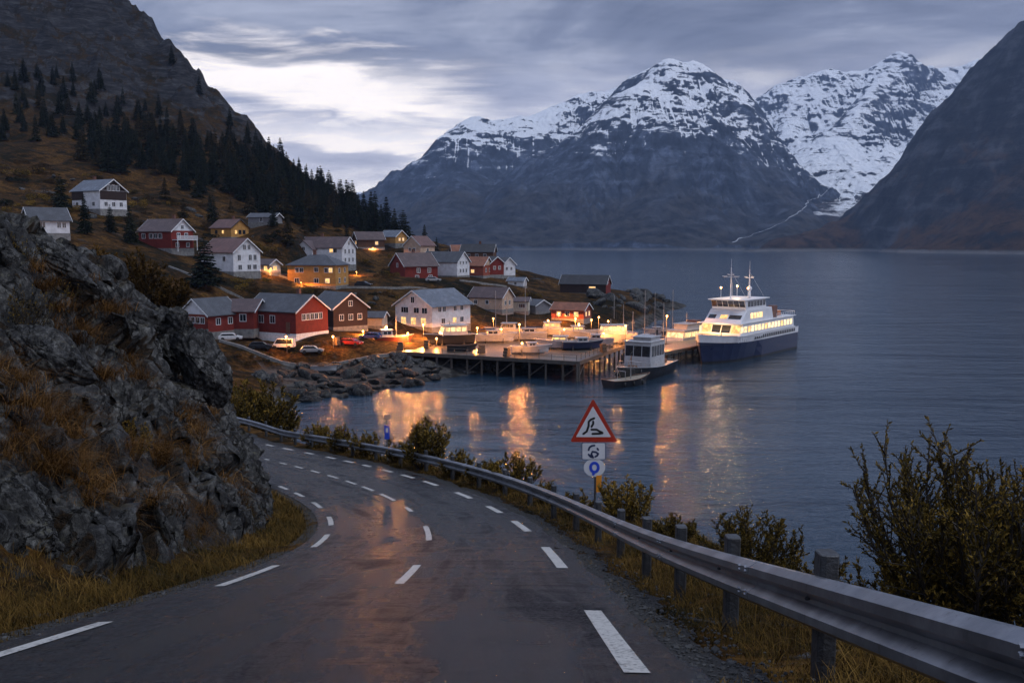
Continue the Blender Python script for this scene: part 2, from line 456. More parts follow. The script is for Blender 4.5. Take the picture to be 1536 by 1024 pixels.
ctrl += [(-30, 80, 8.5), (-50, 80, 11), (-80, 80, 14), (-42, 118, 6), (-70, 120, 9), (-100, 120, 13), (-45, 145, 4), (-75, 150, 6), (-100, 160, 9),
         (-33, 140, 0.2), (-23.5, 150, 0.2), (-15, 162, 0.2), (-10.5, 167, 0), (-32, 120, 0), (-22, 100, 0), (-9, 86, 0), (7, 74, 0), (24, 62, 0), (32, 34, 0),
         (-22, 138, -3), (-12, 150, -3), (0, 160, -3), (-20, 118, -4), (-8, 104, -4), (6, 95, -5), (30, 80, -6), (45, 40, -7), (30, 120, -10), (60, 150, -12), (10, 140, -8),
         (12, 178, -1.5), (22, 195, -2), (-8, 178, 1), (-12, 196, 3.3), (14, 212, 1.5), (2, 205, 3.0), (25, 225, -1), (20, 245, 3.2), (34, 255, -1.5), (40, 245, -4), (48, 290, -1.5), (58, 330, -1), (70, 352, -1.5),
         (30, 275, 4.2), (40, 300, 4.6), (80, 330, -6), (90, 370, -8), (68, 368, 0), (62, 400, -2), (50, 440, -3), (38, 480, -4), (30, 420, 3), (60, 460, -8), (20, 520, -4), (5, 540, -4), (-20, 600, 3), (0, 640, -6), (-40, 700, 0), (90, 250, -14), (100, 500, -20), (60, 620, -14), (40, 800, -16)]
hill_h = tps_fit(ctrl, 0.02)
def H_far(X, Y, detail=True):
    h = hill_h(X, Y)
    if detail:
        sh = np.shape(h); p = np.column_stack([np.ravel(X), np.ravel(Y), np.zeros(np.size(X))]); hh = np.ravel(h)
        up = sstep(hh, 45, 120); land = sstep(hh, 4.5, 12)
        # flatten round the houses
        flat = np.ones(len(p))
        for g in GRID.values():
            flat = np.minimum(flat, sstep(np.hypot(p[:, 0] - g.x, p[:, 1] - g.y), 7, 15))
        n = fbm(p / 26, 4) * (0.9 + 3.0 * up) + fbm(p / 7, 3) * (0.35 + 0.5 * up)
        crag = (ridged(p / np.array([58, 58, 1]) + 3, 5) - 0.9) * 13 * up
        led = fbm(p / 40 + 9, 3); crag = crag + up * 5 * (sstep(led, 0.0, 0.25) - 0.5)
        shore = sstep(hh, -1, 1.0) * (1 - sstep(hh, 3.0, 4.5)) * 0.35
        h = (hh + (n * land * flat) + crag + shore * fbm(p / 2.6, 3)).reshape(sh)
    return h
def H_all(X, Y, detail=True):
    X = np.asarray(X, float); Y = np.asarray(Y, float)
    f = H_far(X, Y, detail); w = sstep(Y - 0.25 * np.abs(X + 20), 56, 78)
    m = w < 1
    if m.any():
        o = f.copy(); o[m] = H_near(X[m], Y[m]) * (1 - w[m]) + f[m] * w[m]; return o
    return f
def H1(x, y): return float(H_all(np.array([x]), np.array([y]))[0])
def hit(px, py, z0=70, z1=700, n=500):
    """where the view ray of a photo pixel meets the far ground"""
    zs = np.geomspace(z0, z1, n); q = np.array([P(px, py, z) for z in zs]); g = H_far(q[:, 0], q[:, 1])
    b = np.where(q[:, 2] < g)[0]
    return None if len(b) == 0 else Vector((q[b[0], 0], q[b[0], 1], g[b[0]]))

# ---- ground materials
def ground_mat(name, near):
    m = bpy.data.materials.new(name); m.use_nodes = True; t = m.node_tree; b = t.nodes['Principled BSDF']
    geo = nd(t, 'ShaderNodeNewGeometry'); pos = geo.outputs['Position']
    sp_ = nd(t, 'ShaderNodeSeparateXYZ'); t.links.new(geo.outputs['True Normal'], sp_.inputs[0]); nz = sp_.outputs[2]
    sz = nd(t, 'ShaderNodeSeparateXYZ'); t.links.new(pos, sz.inputs[0])
    k = 4.0 if near else 1.0
    a = noise(t, pos, 0.055 * k, 6, 0.62, 0.4); c = noise(t, pos, 0.35 * k, 6, 0.65); f = noise(t, mapping(t, pos, (1, 1, 1)), 1.6 * k, 5, 0.7)
    veg = ramp(t, mth(t, 'ADD', mth(t, 'MULTIPLY', a, 0.5), mth(t, 'MULTIPLY', c, 0.5)),
               [(0.36, (0.008, 0.009, 0.004)), (0.44, (0.018, 0.015, 0.007)), (0.51, (0.060, 0.031, 0.010)), (0.58, (0.135, 0.068, 0.019)), (0.68, (0.044, 0.033, 0.012))])
    veg = mixc(t, smooth(t, f, 0.40, 0.66), mixc(t, 0.62, veg, (0.0, 0.0, 0.0)), veg)
    st = noise(t, mapping(t, pos, (0.09, 0.09, 0.35), (0.5, 0.35, 0.2)), 1.3 * k, 7, 0.68, 0.6)
    rock = ramp(t, st, [(0.36, (0.008, 0.009, 0.010)), (0.48, (0.030, 0.031, 0.035)), (0.58, (0.065, 0.067, 0.074)), (0.70, (0.13, 0.132, 0.14))])
    steep = smooth(t, mth(t, 'ADD', nz, mth(t, 'MULTIPLY', mth(t, 'SUBTRACT', c, 0.5), 0.75)), 0.80, 0.58)
    spots = mth(t, 'MULTIPLY', smooth(t, noise(t, pos, 0.16 * k, 6, 0.72, 0.8), 0.60, 0.66), 0.8)
    up = smooth(t, sz.outputs[2], 30, 110)
    steep = mth(t, 'MAXIMUM', mth(t, 'MULTIPLY', steep, mth(t, 'ADD', mth(t, 'MULTIPLY', up, 0.6), 0.4)), spots)
    veg = mixc(t, mth(t, 'MULTIPLY', up, 0.72), veg, mixc(t, c, (0.006, 0.006, 0.005), (0.024, 0.019, 0.011)))
    rock = mixc(t, mth(t, 'MULTIPLY', up, 0.55), rock, mixc(t, c, (0.008, 0.008, 0.010), (0.04, 0.04, 0.045)))
    col = mixc(t, steep, veg, rock)
    # wet shore rock at the water line
    shore = smooth(t, mth(t, 'ADD', sz.outputs[2], mth(t, 'MULTIPLY', c, 1.5)), 3.0, 2.2)
    col = mixc(t, shore, col, mixc(t, smooth(t, c, 0.4, 0.6), (0.022, 0.021, 0.02), (0.08, 0.075, 0.07)))
    t.links.new(col, b.inputs['Base Color']); b.inputs['Roughness'].default_value = 0.95; b.inputs['Specular IOR Level'].default_value = 0.04
    bp = nd(t, 'ShaderNodeBump'); bp.inputs['Strength'].default_value = 0.9; bp.inputs['Distance'].default_value = 0.12 if near else 1.0
    t.links.new(mth(t, 'ADD', mth(t, 'MULTIPLY', c, 0.6), mth(t, 'MULTIPLY', st, 0.8)), bp.inputs['Height']); t.links.new(bp.outputs[0], b.inputs['Normal'])
    return m
MAT_HILL = ground_mat('heath_hillside', False)
MAT_BANK = ground_mat('heath_bank', True)

# far hillside: fine rows near the village, coarser up the mountain
ys = np.concatenate([np.arange(70, 300, 1.4), np.geomspace(300, 1050, 240)])
us = np.linspace(0, 1, 470)
Yg = np.repeat(ys[:, None], len(us), 1)
x0 = -0.80 * ys - 40; x1 = np.interp(ys, [70, 150, 360, 620, 1050], [62, 70, 100, 90, 80])
Xg = x0[:, None] + (x1 - x0)[:, None] * us[None]
Hg = H_all(Xg, Yg)
me = fast_mesh('hillside', np.column_stack([Xg.ravel(), Yg.ravel(), Hg.ravel()]), grid_faces(len(ys), len(us)))
struct(link('hillside', me, MAT_HILL))
# near ground under and beside the road
xs = np.arange(-46, 62, 0.4); ys = np.arange(-14, 72.4, 0.4)
Xg, Yg = np.meshgrid(xs, ys); Hg = H_all(Xg, Yg)
dN, hN, sN = near_fields(Xg, Yg); dN = dN.reshape(Xg.shape)
pp = np.column_stack([Xg.ravel(), Yg.ravel(), np.zeros(Xg.size)])
Hg += (fbm(pp / 1.7, 3) * 0.12).reshape(Xg.shape) * np.clip((np.abs(dN) - 3.2) / 1.5, 0, 1)
Hg -= 0.9 * sstep(-dN, 4.6, 5.8) * (1 - sstep(-dN, 10, 13))           # room for the modelled rock face
me = fast_mesh('near_ground', np.column_stack([Xg.ravel(), Yg.ravel(), Hg.ravel()]), grid_faces(len(ys), len(xs)))
struct(link('roadside_ground', me, MAT_BANK))

# ---- road sheet, gravel edge and painted lines
def asphalt():
    m = bpy.data.materials.new('wet_asphalt'); m.use_nodes = True; t = m.node_tree; b = t.nodes['Principled BSDF']
    geo = nd(t, 'ShaderNodeNewGeometry'); pos = geo.outputs['Position']
    uv = nd(t, 'ShaderNodeUVMap'); u = uv.outputs[0]
    fine = noise(t, pos, 42, 4, 0.75); agg = noise(t, pos, 160, 2, 0.6)
    wet = noise(t, mapping(t, u, (0.55, 0.09, 1)), 2.3, 6, 0.62, 0.7)
    tr = noise(t, mapping(t, u, (1.4, 0.05, 1), loc=(4, 2, 0)), 1.5, 4, 0.6)
    cross = noise(t, mapping(t, u, (0.16, 0.9, 1), loc=(1, 7, 0)), 1.6, 5, 0.65, 0.5)
    w = mth(t, 'ADD', mth(t, 'ADD', mth(t, 'MULTIPLY', wet, 0.5), mth(t, 'MULTIPLY', tr, 0.25)), mth(t, 'MULTIPLY', cross, 0.25))
    wet_m = smooth(t, w, 0.40, 0.56)
    vc = nd(t, 'ShaderNodeTexVoronoi', feature='DISTANCE_TO_EDGE'); vc.inputs['Scale'].default_value = 0.42
    dist = nd(t, 'ShaderNodeVectorMath', operation='ADD'); t.links.new(mapping(t, u, (1, 0.75, 1)), dist.inputs[0])
    nv = nd(t, 'ShaderNodeTexNoise'); nv.inputs['Scale'].default_value = 1.6; nv.inputs['Detail'].default_value = 6; t.links.new(u, nv.inputs['Vector'])
    sc = nd(t, 'ShaderNodeVectorMath', operation='SCALE'); t.links.new(nv.outputs['Color'], sc.inputs[0]); sc.inputs['Scale'].default_value = 0.9
    t.links.new(sc.outputs[0], dist.inputs[1]); t.links.new(dist.outputs[0], vc.inputs['Vector'])
    crack = mth(t, 'MULTIPLY', smooth(t, vc.outputs['Distance'], 0.011, 0.003), smooth(t, wet, 0.52, 0.40))
    base = ramp(t, fine, [(0.36, (0.003, 0.004, 0.006)), (0.5, (0.009, 0.010, 0.015)), (0.64, (0.052, 0.052, 0.060))])
    col = mixc(t, wet_m, base, mixc(t, 0.6, base, (0.004, 0.004, 0.006)))
    col = mixc(t, mth(t, 'MULTIPLY', crack, 0.9), col, (0.005, 0.005, 0.006))
    t.links.new(col, b.inputs['Base Color'])
    rg = mth(t, 'SUBTRACT', 0.50, mth(t, 'MULTIPLY', wet_m, 0.36))
    t.links.new(mth(t, 'ADD', rg, mth(t, 'MULTIPLY', mth(t, 'SUBTRACT', agg, 0.5), 0.40)), b.inputs['Roughness'])
    pits = noise(t, pos, 24, 5, 0.8)
    t.links.new(mth(t, 'ADD', mth(t, 'MULTIPLY', smooth(t, pits, 0.40, 0.62), 0.42), mth(t, 'MULTIPLY', wet_m, 0.50)), b.inputs['Specular IOR Level'])
    bp = nd(t, 'ShaderNodeBump'); bp.inputs['Distance'].default_value = 0.022
    t.links.new(mth(t, 'SUBTRACT', 0.95, mth(t, 'MULTIPLY', wet_m, 0.45)), bp.inputs['Strength'])
    t.links.new(mth(t, 'SUBTRACT', mth(t, 'ADD', fine, mth(t, 'MULTIPLY', agg, 0.7)), crack), bp.inputs['Height']); t.links.new(bp.outputs[0], b.inputs['Normal'])
    return m
def strip(name, ss, d0, d1, up, m, nd_=8, jit=0.0, crown=0.0):
    ds = np.linspace(0, 1, nd_); V = []; UV = []
    for s in ss:
        a0 = d0; a1 = d1 + jit * (math.sin(s * 2.9) * 0.4 + math.sin(s * 7.3 + 1) * 0.3 + math.sin(s * 1.1) * 0.5)
        for q in ds:
            d = a0 + (a1 - a0) * q; p = road_pt(s, d, up - crown * (d / 2.5) ** 2); V.append(p); UV.append((d, s))
    me = fast_mesh(name, np.array([tuple(v) for v in V]), grid_faces(len(ss), nd_)[:, ::-1])
    uvl = me.uv_layers.new(name='UVMap'); li = np.empty(len(me.loops), np.int32); me.loops.foreach_get('vertex_index', li)
    uvl.data.foreach_set('uv', np.array(UV, np.float32)[li].ravel())
    return struct(link(name, me, m))
ss_all = np.arange(0.2, SS[-1] - 0.5, 0.35)
MAT_ROAD = asphalt()
strip('road', ss_all, -2.55, 2.62, 0.02, MAT_ROAD, 12, jit=0.07, crown=0.03)
MAT_GRAVEL = M('dark_gravel', (0.013, 0.013, 0.014), 0.85, var=(0.036, 0.035, 0.035), vs=26, bump=1.0, bs=60)
strip('gravel_shoulder', ss_all, 2.45, 2.95, -0.025, MAT_GRAVEL, 6, jit=0.16)
strip('gravel_edge', ss_all, -2.85, -2.4, -0.025, MAT_GRAVEL, 4)
def paint_mat():
    m = bpy.data.materials.new('worn_road_paint'); m.use_nodes = True; t = m.node_tree; b = t.nodes['Principled BSDF']
    geo = nd(t, 'ShaderNodeNewGeometry'); pos = geo.outputs['Position']
    n = noise(t, pos, 26, 6, 0.75); n2 = noise(t, pos, 5, 4, 0.6)
    w = smooth(t, mth(t, 'ADD', mth(t, 'MULTIPLY', n, 0.75), mth(t, 'MULTIPLY', n2, 0.25)), 0.50, 0.60)
    t.links.new(mixc(t, w, (0.46, 0.45, 0.43), (0.09, 0.09, 0.09)), b.inputs['Base Color']); b.inputs['Roughness'].default_value = 0.5
    return m
MAT_PAINT = paint_mat()
def dashes(name, d, rows, width):
    mb = MB()
    for ya, yb in rows:
        sa, sb = s_of_row(ya, d), s_of_row(yb, d)
        if sb - sa < 0.3: sb = sa + 0.5
        k = max(3, int((sb - sa) / 0.4)); rings = []
        q = np.linspace(sa, sb, k)
        vs = []; fs = []
        for j, s in enumerate(q):
            for dd in (d - width / 2, d + width / 2): vs.append(road_pt(s, dd, 0.0235 - 0.03 * (dd / 2.5) ** 2 + 0.004))
            if j: fs.append((2 * j - 2, 2 * j - 1, 2 * j + 1, 2 * j))
        mb.add(vs, fs)
    return struct(mb.build(name, MAT_PAINT, fix=False))
dashes('edge_line', 2.22, [(1300, 1120), (1018, 918), (853, 821), (797, 782), (770, 759), (748, 739), (728, 722), (717, 712.5), (708, 704), (700, 697), (694, 691), (688, 685), (681, 678.5), (675, 672), (669, 666.5)], 0.17)
dashes('edge_line', -2.22, [(1200, 1080), (998, 935), (881, 848), (821, 802), (788, 775), (762, 753), (745, 739), (734, 729), (723, 718), (714, 710)], 0.13)
dashes('centre_line', 0.02, [(1250, 1120), (880, 850), (813, 790), (769, 762), (752, 742), (737, 731), (727, 722), (718, 714), (710, 706.5), (703, 700), (697, 694.5), (691, 689), (685, 683), (679, 677)], 0.12)

# ---- water
def water_mat():
    m = bpy.data.materials.new('fjord_water'); m.use_nodes = True; t = m.node_tree; b = t.nodes['Principled BSDF']
    geo = nd(t, 'ShaderNodeNewGeometry'); pos = geo.outputs['Position']
    b.inputs['Base Color'].default_value = (0.014, 0.032, 0.056, 1)
    b.inputs['IOR'].default_value = 1.333; b.inputs['Roughness'].default_value = 0.06
    w1 = noise(t, mapping(t, pos, (0.55, 1.0, 1), (0, 0, 0.12)), 0.85, 5, 0.60, 0.6)
    w2 = noise(t, mapping(t, pos, (0.8, 1.6, 1), (0, 0, -0.14)), 2.0, 3, 0.55, 0.3)
    w3 = noise(t, mapping(t, pos, (0.11, 0.30, 1), (0, 0, 0.1)), 0.62, 5, 0.60, 0.6)
    w4 = noise(t, mapping(t, pos, (0.03, 0.10, 1), (0, 0, 0.06)), 0.6, 4, 0.6, 0.5)
    calm = ramp(t, noise(t, mapping(t, pos, (0.006, 0.02, 1)), 1.0, 4, 0.6), [(0.36, 0.55), (0.6, 1.0)])
    hgt = mth(t, 'ADD', mth(t, 'ADD', mth(t, 'MULTIPLY', w1, 0.62), mth(t, 'MULTIPLY', w2, 0.20)), mth(t, 'ADD', mth(t, 'MULTIPLY', w3, 1.5), mth(t, 'MULTIPLY', w4, 3.6)))
    bp = nd(t, 'ShaderNodeBump'); bp.inputs['Distance'].default_value = 0.65
    t.links.new(mth(t, 'MULTIPLY', calm, 0.62), bp.inputs['Strength'])
    t.links.new(hgt, bp.inputs['Height']); t.links.new(bp.outputs[0], b.inputs['Normal'])
    return m
MAT_WATER = water_mat()
yy = np.concatenate([np.linspace(-200, 600, 9), np.geomspace(700, 8800, 8)]); xx = np.linspace(-4600, 5600, 18)
Xg, Yg = np.meshgrid(xx, yy)
struct(link('water', fast_mesh('water', np.column_stack([Xg.ravel(), Yg.ravel(), np.zeros(Xg.size)]), grid_faces(len(yy), len(xx))), MAT_WATER))

# ---- mountains
def mountain_mat(name, snow_lo, snow_hi, rockcol, vegcol, snowy=True, k0=0.86, k1=1.02):
    m = bpy.data.materials.new(name); m.use_nodes = True; t = m.node_tree; b = t.nodes['Principled BSDF']
    geo = nd(t, 'ShaderNodeNewGeometry'); pos = geo.outputs['Position']
    sp_ = nd(t, 'ShaderNodeSeparateXYZ'); t.links.new(geo.outputs['Normal'], sp_.inputs[0])
    sz = nd(t, 'ShaderNodeSeparateXYZ'); t.links.new(pos, sz.inputs[0]); z = sz.outputs[2]
    a = noise(t, pos, 0.0035, 7, 0.65, 0.5); c = noise(t, mapping(t, pos, (1, 1, 0.45), (0.3, 0.25, 0)), 0.016, 7, 0.7, 0.4)
    st = noise(t, mapping(t, pos, (0.5, 0.5, 2.6), (0.25, 0.35, 0)), 0.010, 7, 0.7, 0.8)
    rock = ramp(t, mth(t, 'ADD', mth(t, 'MULTIPLY', c, 0.6), mth(t, 'MULTIPLY', st, 0.4)), [(0.36, tuple(q * 0.12 for q in rockcol)), (0.5, rockcol), (0.62, tuple(q * 3.4 for q in rockcol))])
    veg = ramp(t, c, [(0.38, tuple(q * 0.25 for q in vegcol)), (0.6, tuple(q * 1.9 for q in vegcol))])
    vm = mth(t, 'MULTIPLY', smooth(t, mth(t, 'ADD', z, mth(t, 'MULTIPLY', mth(t, 'SUBTRACT', a, 0.5), 900)), 420, 60), smooth(t, mth(t, 'ADD', sp_.outputs[2], mth(t, 'MULTIPLY', c, 0.5)), 0.86, 1.05))
    col = mixc(t, vm, rock, veg)
    if snowy:
        s = mth(t, 'ADD', z, mth(t, 'ADD', mth(t, 'MULTIPLY', mth(t, 'SUBTRACT', a, 0.5), 420), mth(t, 'MULTIPLY', mth(t, 'SUBTRACT', st, 0.5), 520)))
        sxx = nd(t, 'ShaderNodeSeparateXYZ'); t.links.new(pos, sxx.inputs[0])
        s = mth(t, 'ADD', s, mth(t, 'MULTIPLY', smooth(t, sxx.outputs[0], 850, 1500), 190))
        gu = nd(t, 'ShaderNodeAttribute', attribute_name='gully').outputs['Fac']; gs = mth(t, 'MULTIPLY', smooth(t, gu, 0.38, 0.62), smooth(t, noise(t, pos, 0.006, 5, 0.65), 0.42, 0.60))
        s = mth(t, 'ADD', s, mth(t, 'MULTIPLY', gs, 80))
        hm = smooth(t, s, snow_lo, snow_hi)
        fl = mth(t, 'ADD', sp_.outputs[2], mth(t, 'ADD', mth(t, 'MULTIPLY', mth(t, 'SUBTRACT', c, 0.5), 0.8), mth(t, 'MULTIPLY', mth(t, 'SUBTRACT', st, 0.5), 0.9)))
        keep = smooth(t, mth(t, 'ADD', fl, mth(t, 'ADD', mth(t, 'MULTIPLY', hm, 0.20), mth(t, 'MULTIPLY', gs, 0.16))), k0, k1)
        snow = mth(t, 'MULTIPLY', hm, keep)
        col = mixc(t, smooth(t, snow, 0.10, 0.75), col, (0.78, 0.80, 0.84))
    col = mixc(t, mth(t, 'MULTIPLY', smooth(t, mth(t, 'ADD', z, mth(t, 'MULTIPLY', c, 10)), 16, 9), 0.8), col, (0.13, 0.13, 0.135))
    t.links.new(col, b.inputs['Base Color']); b.inputs['Roughness'].default_value = 0.95; b.inputs['Specular IOR Level'].default_value = 0.02
    bp = nd(t, 'ShaderNodeBump'); bp.inputs['Strength'].default_value = 0.8; bp.inputs['Distance'].default_value = 14
    t.links.new(mth(t, 'ADD', c, mth(t, 'MULTIPLY', st, 0.8)), bp.inputs['Height']); t.links.new(bp.outputs[0], b.inputs['Normal'])
    return m
def ridge_field(X, Y, ridges):
    sh = X.shape; q = np.column_stack([X.ravel(), Y.ravel()]); best = np.full(len(q), -60.0); crest = np.full(len(q), 9e9)
    for pts, w, p in ridges:
        A = np.array([tuple(P(*a)) for a in pts])
        for a, b in zip(A[:-1], A[1:]):
            ab = b[:2] - a[:2]; L2 = (ab ** 2).sum()
            tt = np.clip(((q - a[:2]) @ ab) / L2, 0, 1); c = a[:2] + tt[:, None] * ab
            d = np.hypot(*(q - c).T); h = a[2] + (b[2] - a[2]) * tt
            crest = np.minimum(crest, d); d = np.sqrt(d * d + 120.0 ** 2) - 120.0
            v = (h + 40) * np.maximum(0, 1 - d / (w * np.sqrt(np.maximum(h, 40) / 900.0))) ** p - 40
            k = 60.0; hh = np.clip(0.5 + 0.5 * (v - best) / k, 0, 1); best = best + (v - best) * hh + k * hh * (1 - hh) * 0.5
    return best.reshape(sh), crest.reshape(sh)
def erode(H, k, rounds=2, c=5.0):
    ny, nx = H.shape; H = H.copy()
    for _ in range(rounds):
        pad = np.pad(H, 1, mode='edge'); best = np.full(H.shape, 0.0); arg = np.full(H.shape, -1, int); idx = np.arange(H.size).reshape(H.shape)
        for dy in (-1, 0, 1):
            for dx in (-1, 0, 1):
                if dx == 0 and dy == 0: continue
                n = pad[1 + dy:1 + dy + ny, 1 + dx:1 + dx + nx]; dr = (H - n) / math.hypot(dx, dy)
                m = dr > best; best = np.where(m, dr, best)
                ti = np.clip(np.arange(ny)[:, None] + dy, 0, ny - 1) * nx + np.clip(np.arange(nx)[None] + dx, 0, nx - 1)
                arg = np.where(m, ti, arg)
        acc = [1.0] * H.size; a = arg.ravel().tolist()
        for i in np.argsort(-H.ravel()).tolist():
            j = a[i]
            if j >= 0: acc[j] += acc[i]
        inc = np.log(np.array(acc)).reshape(H.shape)
        inc = np.minimum(inc, 6.5)
        for _b in range(1):
            q = np.pad(inc, 1, mode='edge'); inc = 0.5 * inc + 0.125 * (q[:-2, 1:-1] + q[2:, 1:-1] + q[1:-1, :-2] + q[1:-1, 2:])
        H = H - c * inc * k
    return H, inc / 6.5
def mountain(name, xr, yr, nx, ny, ridges, amp, scale, m, seed, warp=140):
    ys = np.geomspace(yr[0], yr[1], ny); us = np.linspace(0, 1, nx)
    # a fan of columns, so that the far rows are not finer than the near ones
    Yg = np.repeat(ys[:, None], nx, 1); Xg = (xr[0] + (xr[1] - xr[0]) * us)[None] * np.ones((ny, 1))
    p = np.column_stack([Xg.ravel(), Yg.ravel(), np.full(Xg.size, seed * 91.7)])
    wx = (fbm(p / 620, 4) * warp).reshape(Xg.shape); wy = (fbm(p / 620 + 55, 4) * warp).reshape(Xg.shape)
    H, cr = ridge_field(Xg, Yg, ridges); wv = sstep(cr, 60, 700)
    H, c2 = ridge_field(Xg + wx * wv, Yg + wy * wv, ridges)
    r = ridged(p / np.array([scale, scale * 1.25, 1]), 7, 0.55).reshape(Xg.shape); r -= r.mean() + 0.12
    f = fbm(p / (scale * 0.16), 5, 0.55).reshape(Xg.shape)
    k = sstep(H, 0, 420) * (0.12 + 0.88 * sstep(cr, 40, 620))
    H = H + r * amp * (0.14 + 0.86 * k) + f * amp * 0.16 * (0.2 + 0.8 * k)
    H, gul = erode(H, sstep(H, 10, 260) * (0.12 + 0.88 * sstep(cr, 20, 420)), 2, 6.0)
    me = fast_mesh(name, np.column_stack([Xg.ravel(), Yg.ravel(), H.ravel()]), grid_faces(ny, nx))
    at = me.attributes.new('gully', 'FLOAT', 'POINT'); at.data.foreach_set('value', gul.ravel().astype(np.float32))
    struct(link(name, me, m)); return Xg, Yg, H
MAT_MT = mountain_mat('snowy_mountain_rock', 400, 640, (0.034, 0.042, 0.060), (0.026, 0.024, 0.023))
MAT_MTB = mountain_mat('snow_bowl_rock', 190, 560, (0.036, 0.043, 0.060), (0.034, 0.026, 0.021), k0=0.88, k1=1.10)
MAT_MTR = mountain_mat('dark_slope_rock', 0, 0, (0.022, 0.023, 0.027), (0.032, 0.018, 0.010), snowy=False)
MT_A = mountain('snowy_mountain', (-1500, 2000), (3000, 6400), 560, 420, [
    ([(955, 96, 5000), (1000, 76, 4800), (1038, 80, 4820), (1080, 110, 4850), (1105, 150, 4750), (1120, 200, 4550), (1145, 262, 4200), (1180, 315, 3800), (1170, 355, 3350)], 740, 1.2),
    ([(1000, 78, 4800), (955, 112, 4600), (905, 185, 4400), (860, 235, 4200), (800, 295, 3800), (740, 345, 3450)], 1100, 1.15),
    ([(1010, 80, 4780), (1010, 200, 4350), (990, 280, 3900), (1000, 340, 3450)], 1100, 1.1),
    ([(600, 335, 4500), (640, 275, 4800), (690, 203, 5100), (722, 182, 5300), (770, 172, 5400), (830, 157, 5600), (880, 148, 5700), (925, 140, 5800)], 1300, 1.15),
    ([(722, 182, 5300), (700, 250, 4700), (670, 315, 4000), (650, 350, 3500)], 1000, 1.1),
    ([(830, 160, 5600), (790, 240, 4900), (720, 320, 4100)], 1000, 1.1)], 210, 900, MAT_MT, 1)
MT_B = mountain('snow_bowl_mountain', (1100, 4700), (3000, 8300), 520, 420, [
    ([(1165, 150, 6900), (1200, 118, 6900), (1240, 101, 7000), (1290, 102, 7000), (1345, 84, 7000), (1385, 98, 7000), (1430, 97, 7000), (1470, 84, 7000), (1500, 92, 7000), (1600, 125, 7000)], 2300, 1.5),
    ([(1345, 84, 7000), (1300, 150, 6300), (1275, 172, 5900)], 800, 1.2),
    ([(1240, 172, 6600), (1252, 206, 5500), (1262, 246, 4800), (1240, 300, 4200)], 1500, 0.75),
    ([(1470, 84, 7000), (1440, 158, 6200), (1390, 212, 5500), (1330, 262, 4900), (1290, 297, 4300), (1240, 345, 3700)], 1500, 1.15),
    ([(1200, 118, 6900), (1185, 175, 6300), (1200, 235, 5400), (1230, 275, 4800)], 1100, 1.3)], 170, 800, MAT_MTB, 2)
MT_C = mountain('dark_mountain_slope', (450, 3400), (1700, 4600), 460, 420, [
    ([(1700, -110, 2900), (1600, -10, 2950), (1536, 66, 3000), (1485, 142, 3050), (1440, 236, 3080), (1400, 308, 3100), (1340, 338, 3100), (1270, 340, 3050), (1200, 358, 2950), (1140, 374, 2800)], 600, 1.0),
    ([(1540, 72, 3000), (1590, 240, 2500), (1570, 320, 2250)], 600, 1.0),
    ([(1450, 240, 3080), (1475, 335, 2650), (1450, 365, 2380)], 800, 1.1)], 150, 380, MAT_MTR, 3, warp=70)
mountain('distant_mountain', (-3600, -300), (8200, 8950), 200, 60, [
    ([(440, 335, 8600), (500, 305, 8600), (540, 291, 8600), (575, 292, 8600), (600, 282, 8600), (640, 304, 8600), (760, 333, 8600)], 1300, 1.2)], 150, 700, MAT_MTB, 4)

def mt_h(mt, x, y):
    Xg, Yg, H = mt; ys = Yg[:, 0]; xs = Xg[0]
    if not (ys[0] < y < ys[-1] and xs[0] < x < xs[-1]): return -99
    i = min(int(np.searchsorted(ys, y)), len(ys) - 1) - 1; j = min(int(np.searchsorted(xs, x)), len(xs) - 1) - 1
    a = (y - ys[i]) / (ys[i + 1] - ys[i]); b = (x - xs[j]) / (xs[j + 1] - xs[j])
    return (H[i, j] * (1 - b) + H[i, j + 1] * b) * (1 - a) + (H[i + 1, j] * (1 - b) + H[i + 1, j + 1] * b) * a
def mt_top(x, y): return max(mt_h(m_, x, y) for m_ in (MT_A, MT_B, MT_C))
def mt_hit(px, py):
    for zz in np.arange(2300, 7200, 12.0):
        q = P(px, py, zz)
        if mt_top(q.x, q.y) > q.z: return q
    return None
_st = [(1249, 218), (1256, 226), (1262, 235), (1272, 246), (1278, 256), (1264, 266), (1252, 278), (1243, 284), (1240, 290), (1230, 297), (1212, 304), (1208, 312), (1199, 320), (1176, 334), (1149, 347), (1120, 357), (1092, 367)]
_sp3 = []
for (xa, ya), (xb, yb) in zip(_st[:-1], _st[1:]):
    for k in range(5):
        q = mt_hit(xa + (xb - xa) * k / 5 + 1.6 * math.sin(xa + k * 1.9), ya + (yb - ya) * k / 5)
        if q is not None: _sp3.append(q)
mb = MB()
for k, (a, b) in enumerate(zip(_sp3[:-1], _sp3[1:])):
    if (b - a).length > 260: continue
    w = (1.0 + 1.9 * abs(math.sin(k * 1.3) * math.sin(k * 0.37 + 1))) * (1.5 if k < 30 else 0.75); d = Vector((b.y - a.y, a.x - b.x, 0)).normalized() * w
    q4 = [a - d, a + d, b + d, b - d]
    mb.add([Vector((v.x, v.y, mt_top(v.x, v.y) + 3.0)) for v in q4], [(0, 1, 2, 3)])
struct(mb.build('stream', M('white_water', (0.42, 0.45, 0.50), 0.6, vs=0.05), fix=False))

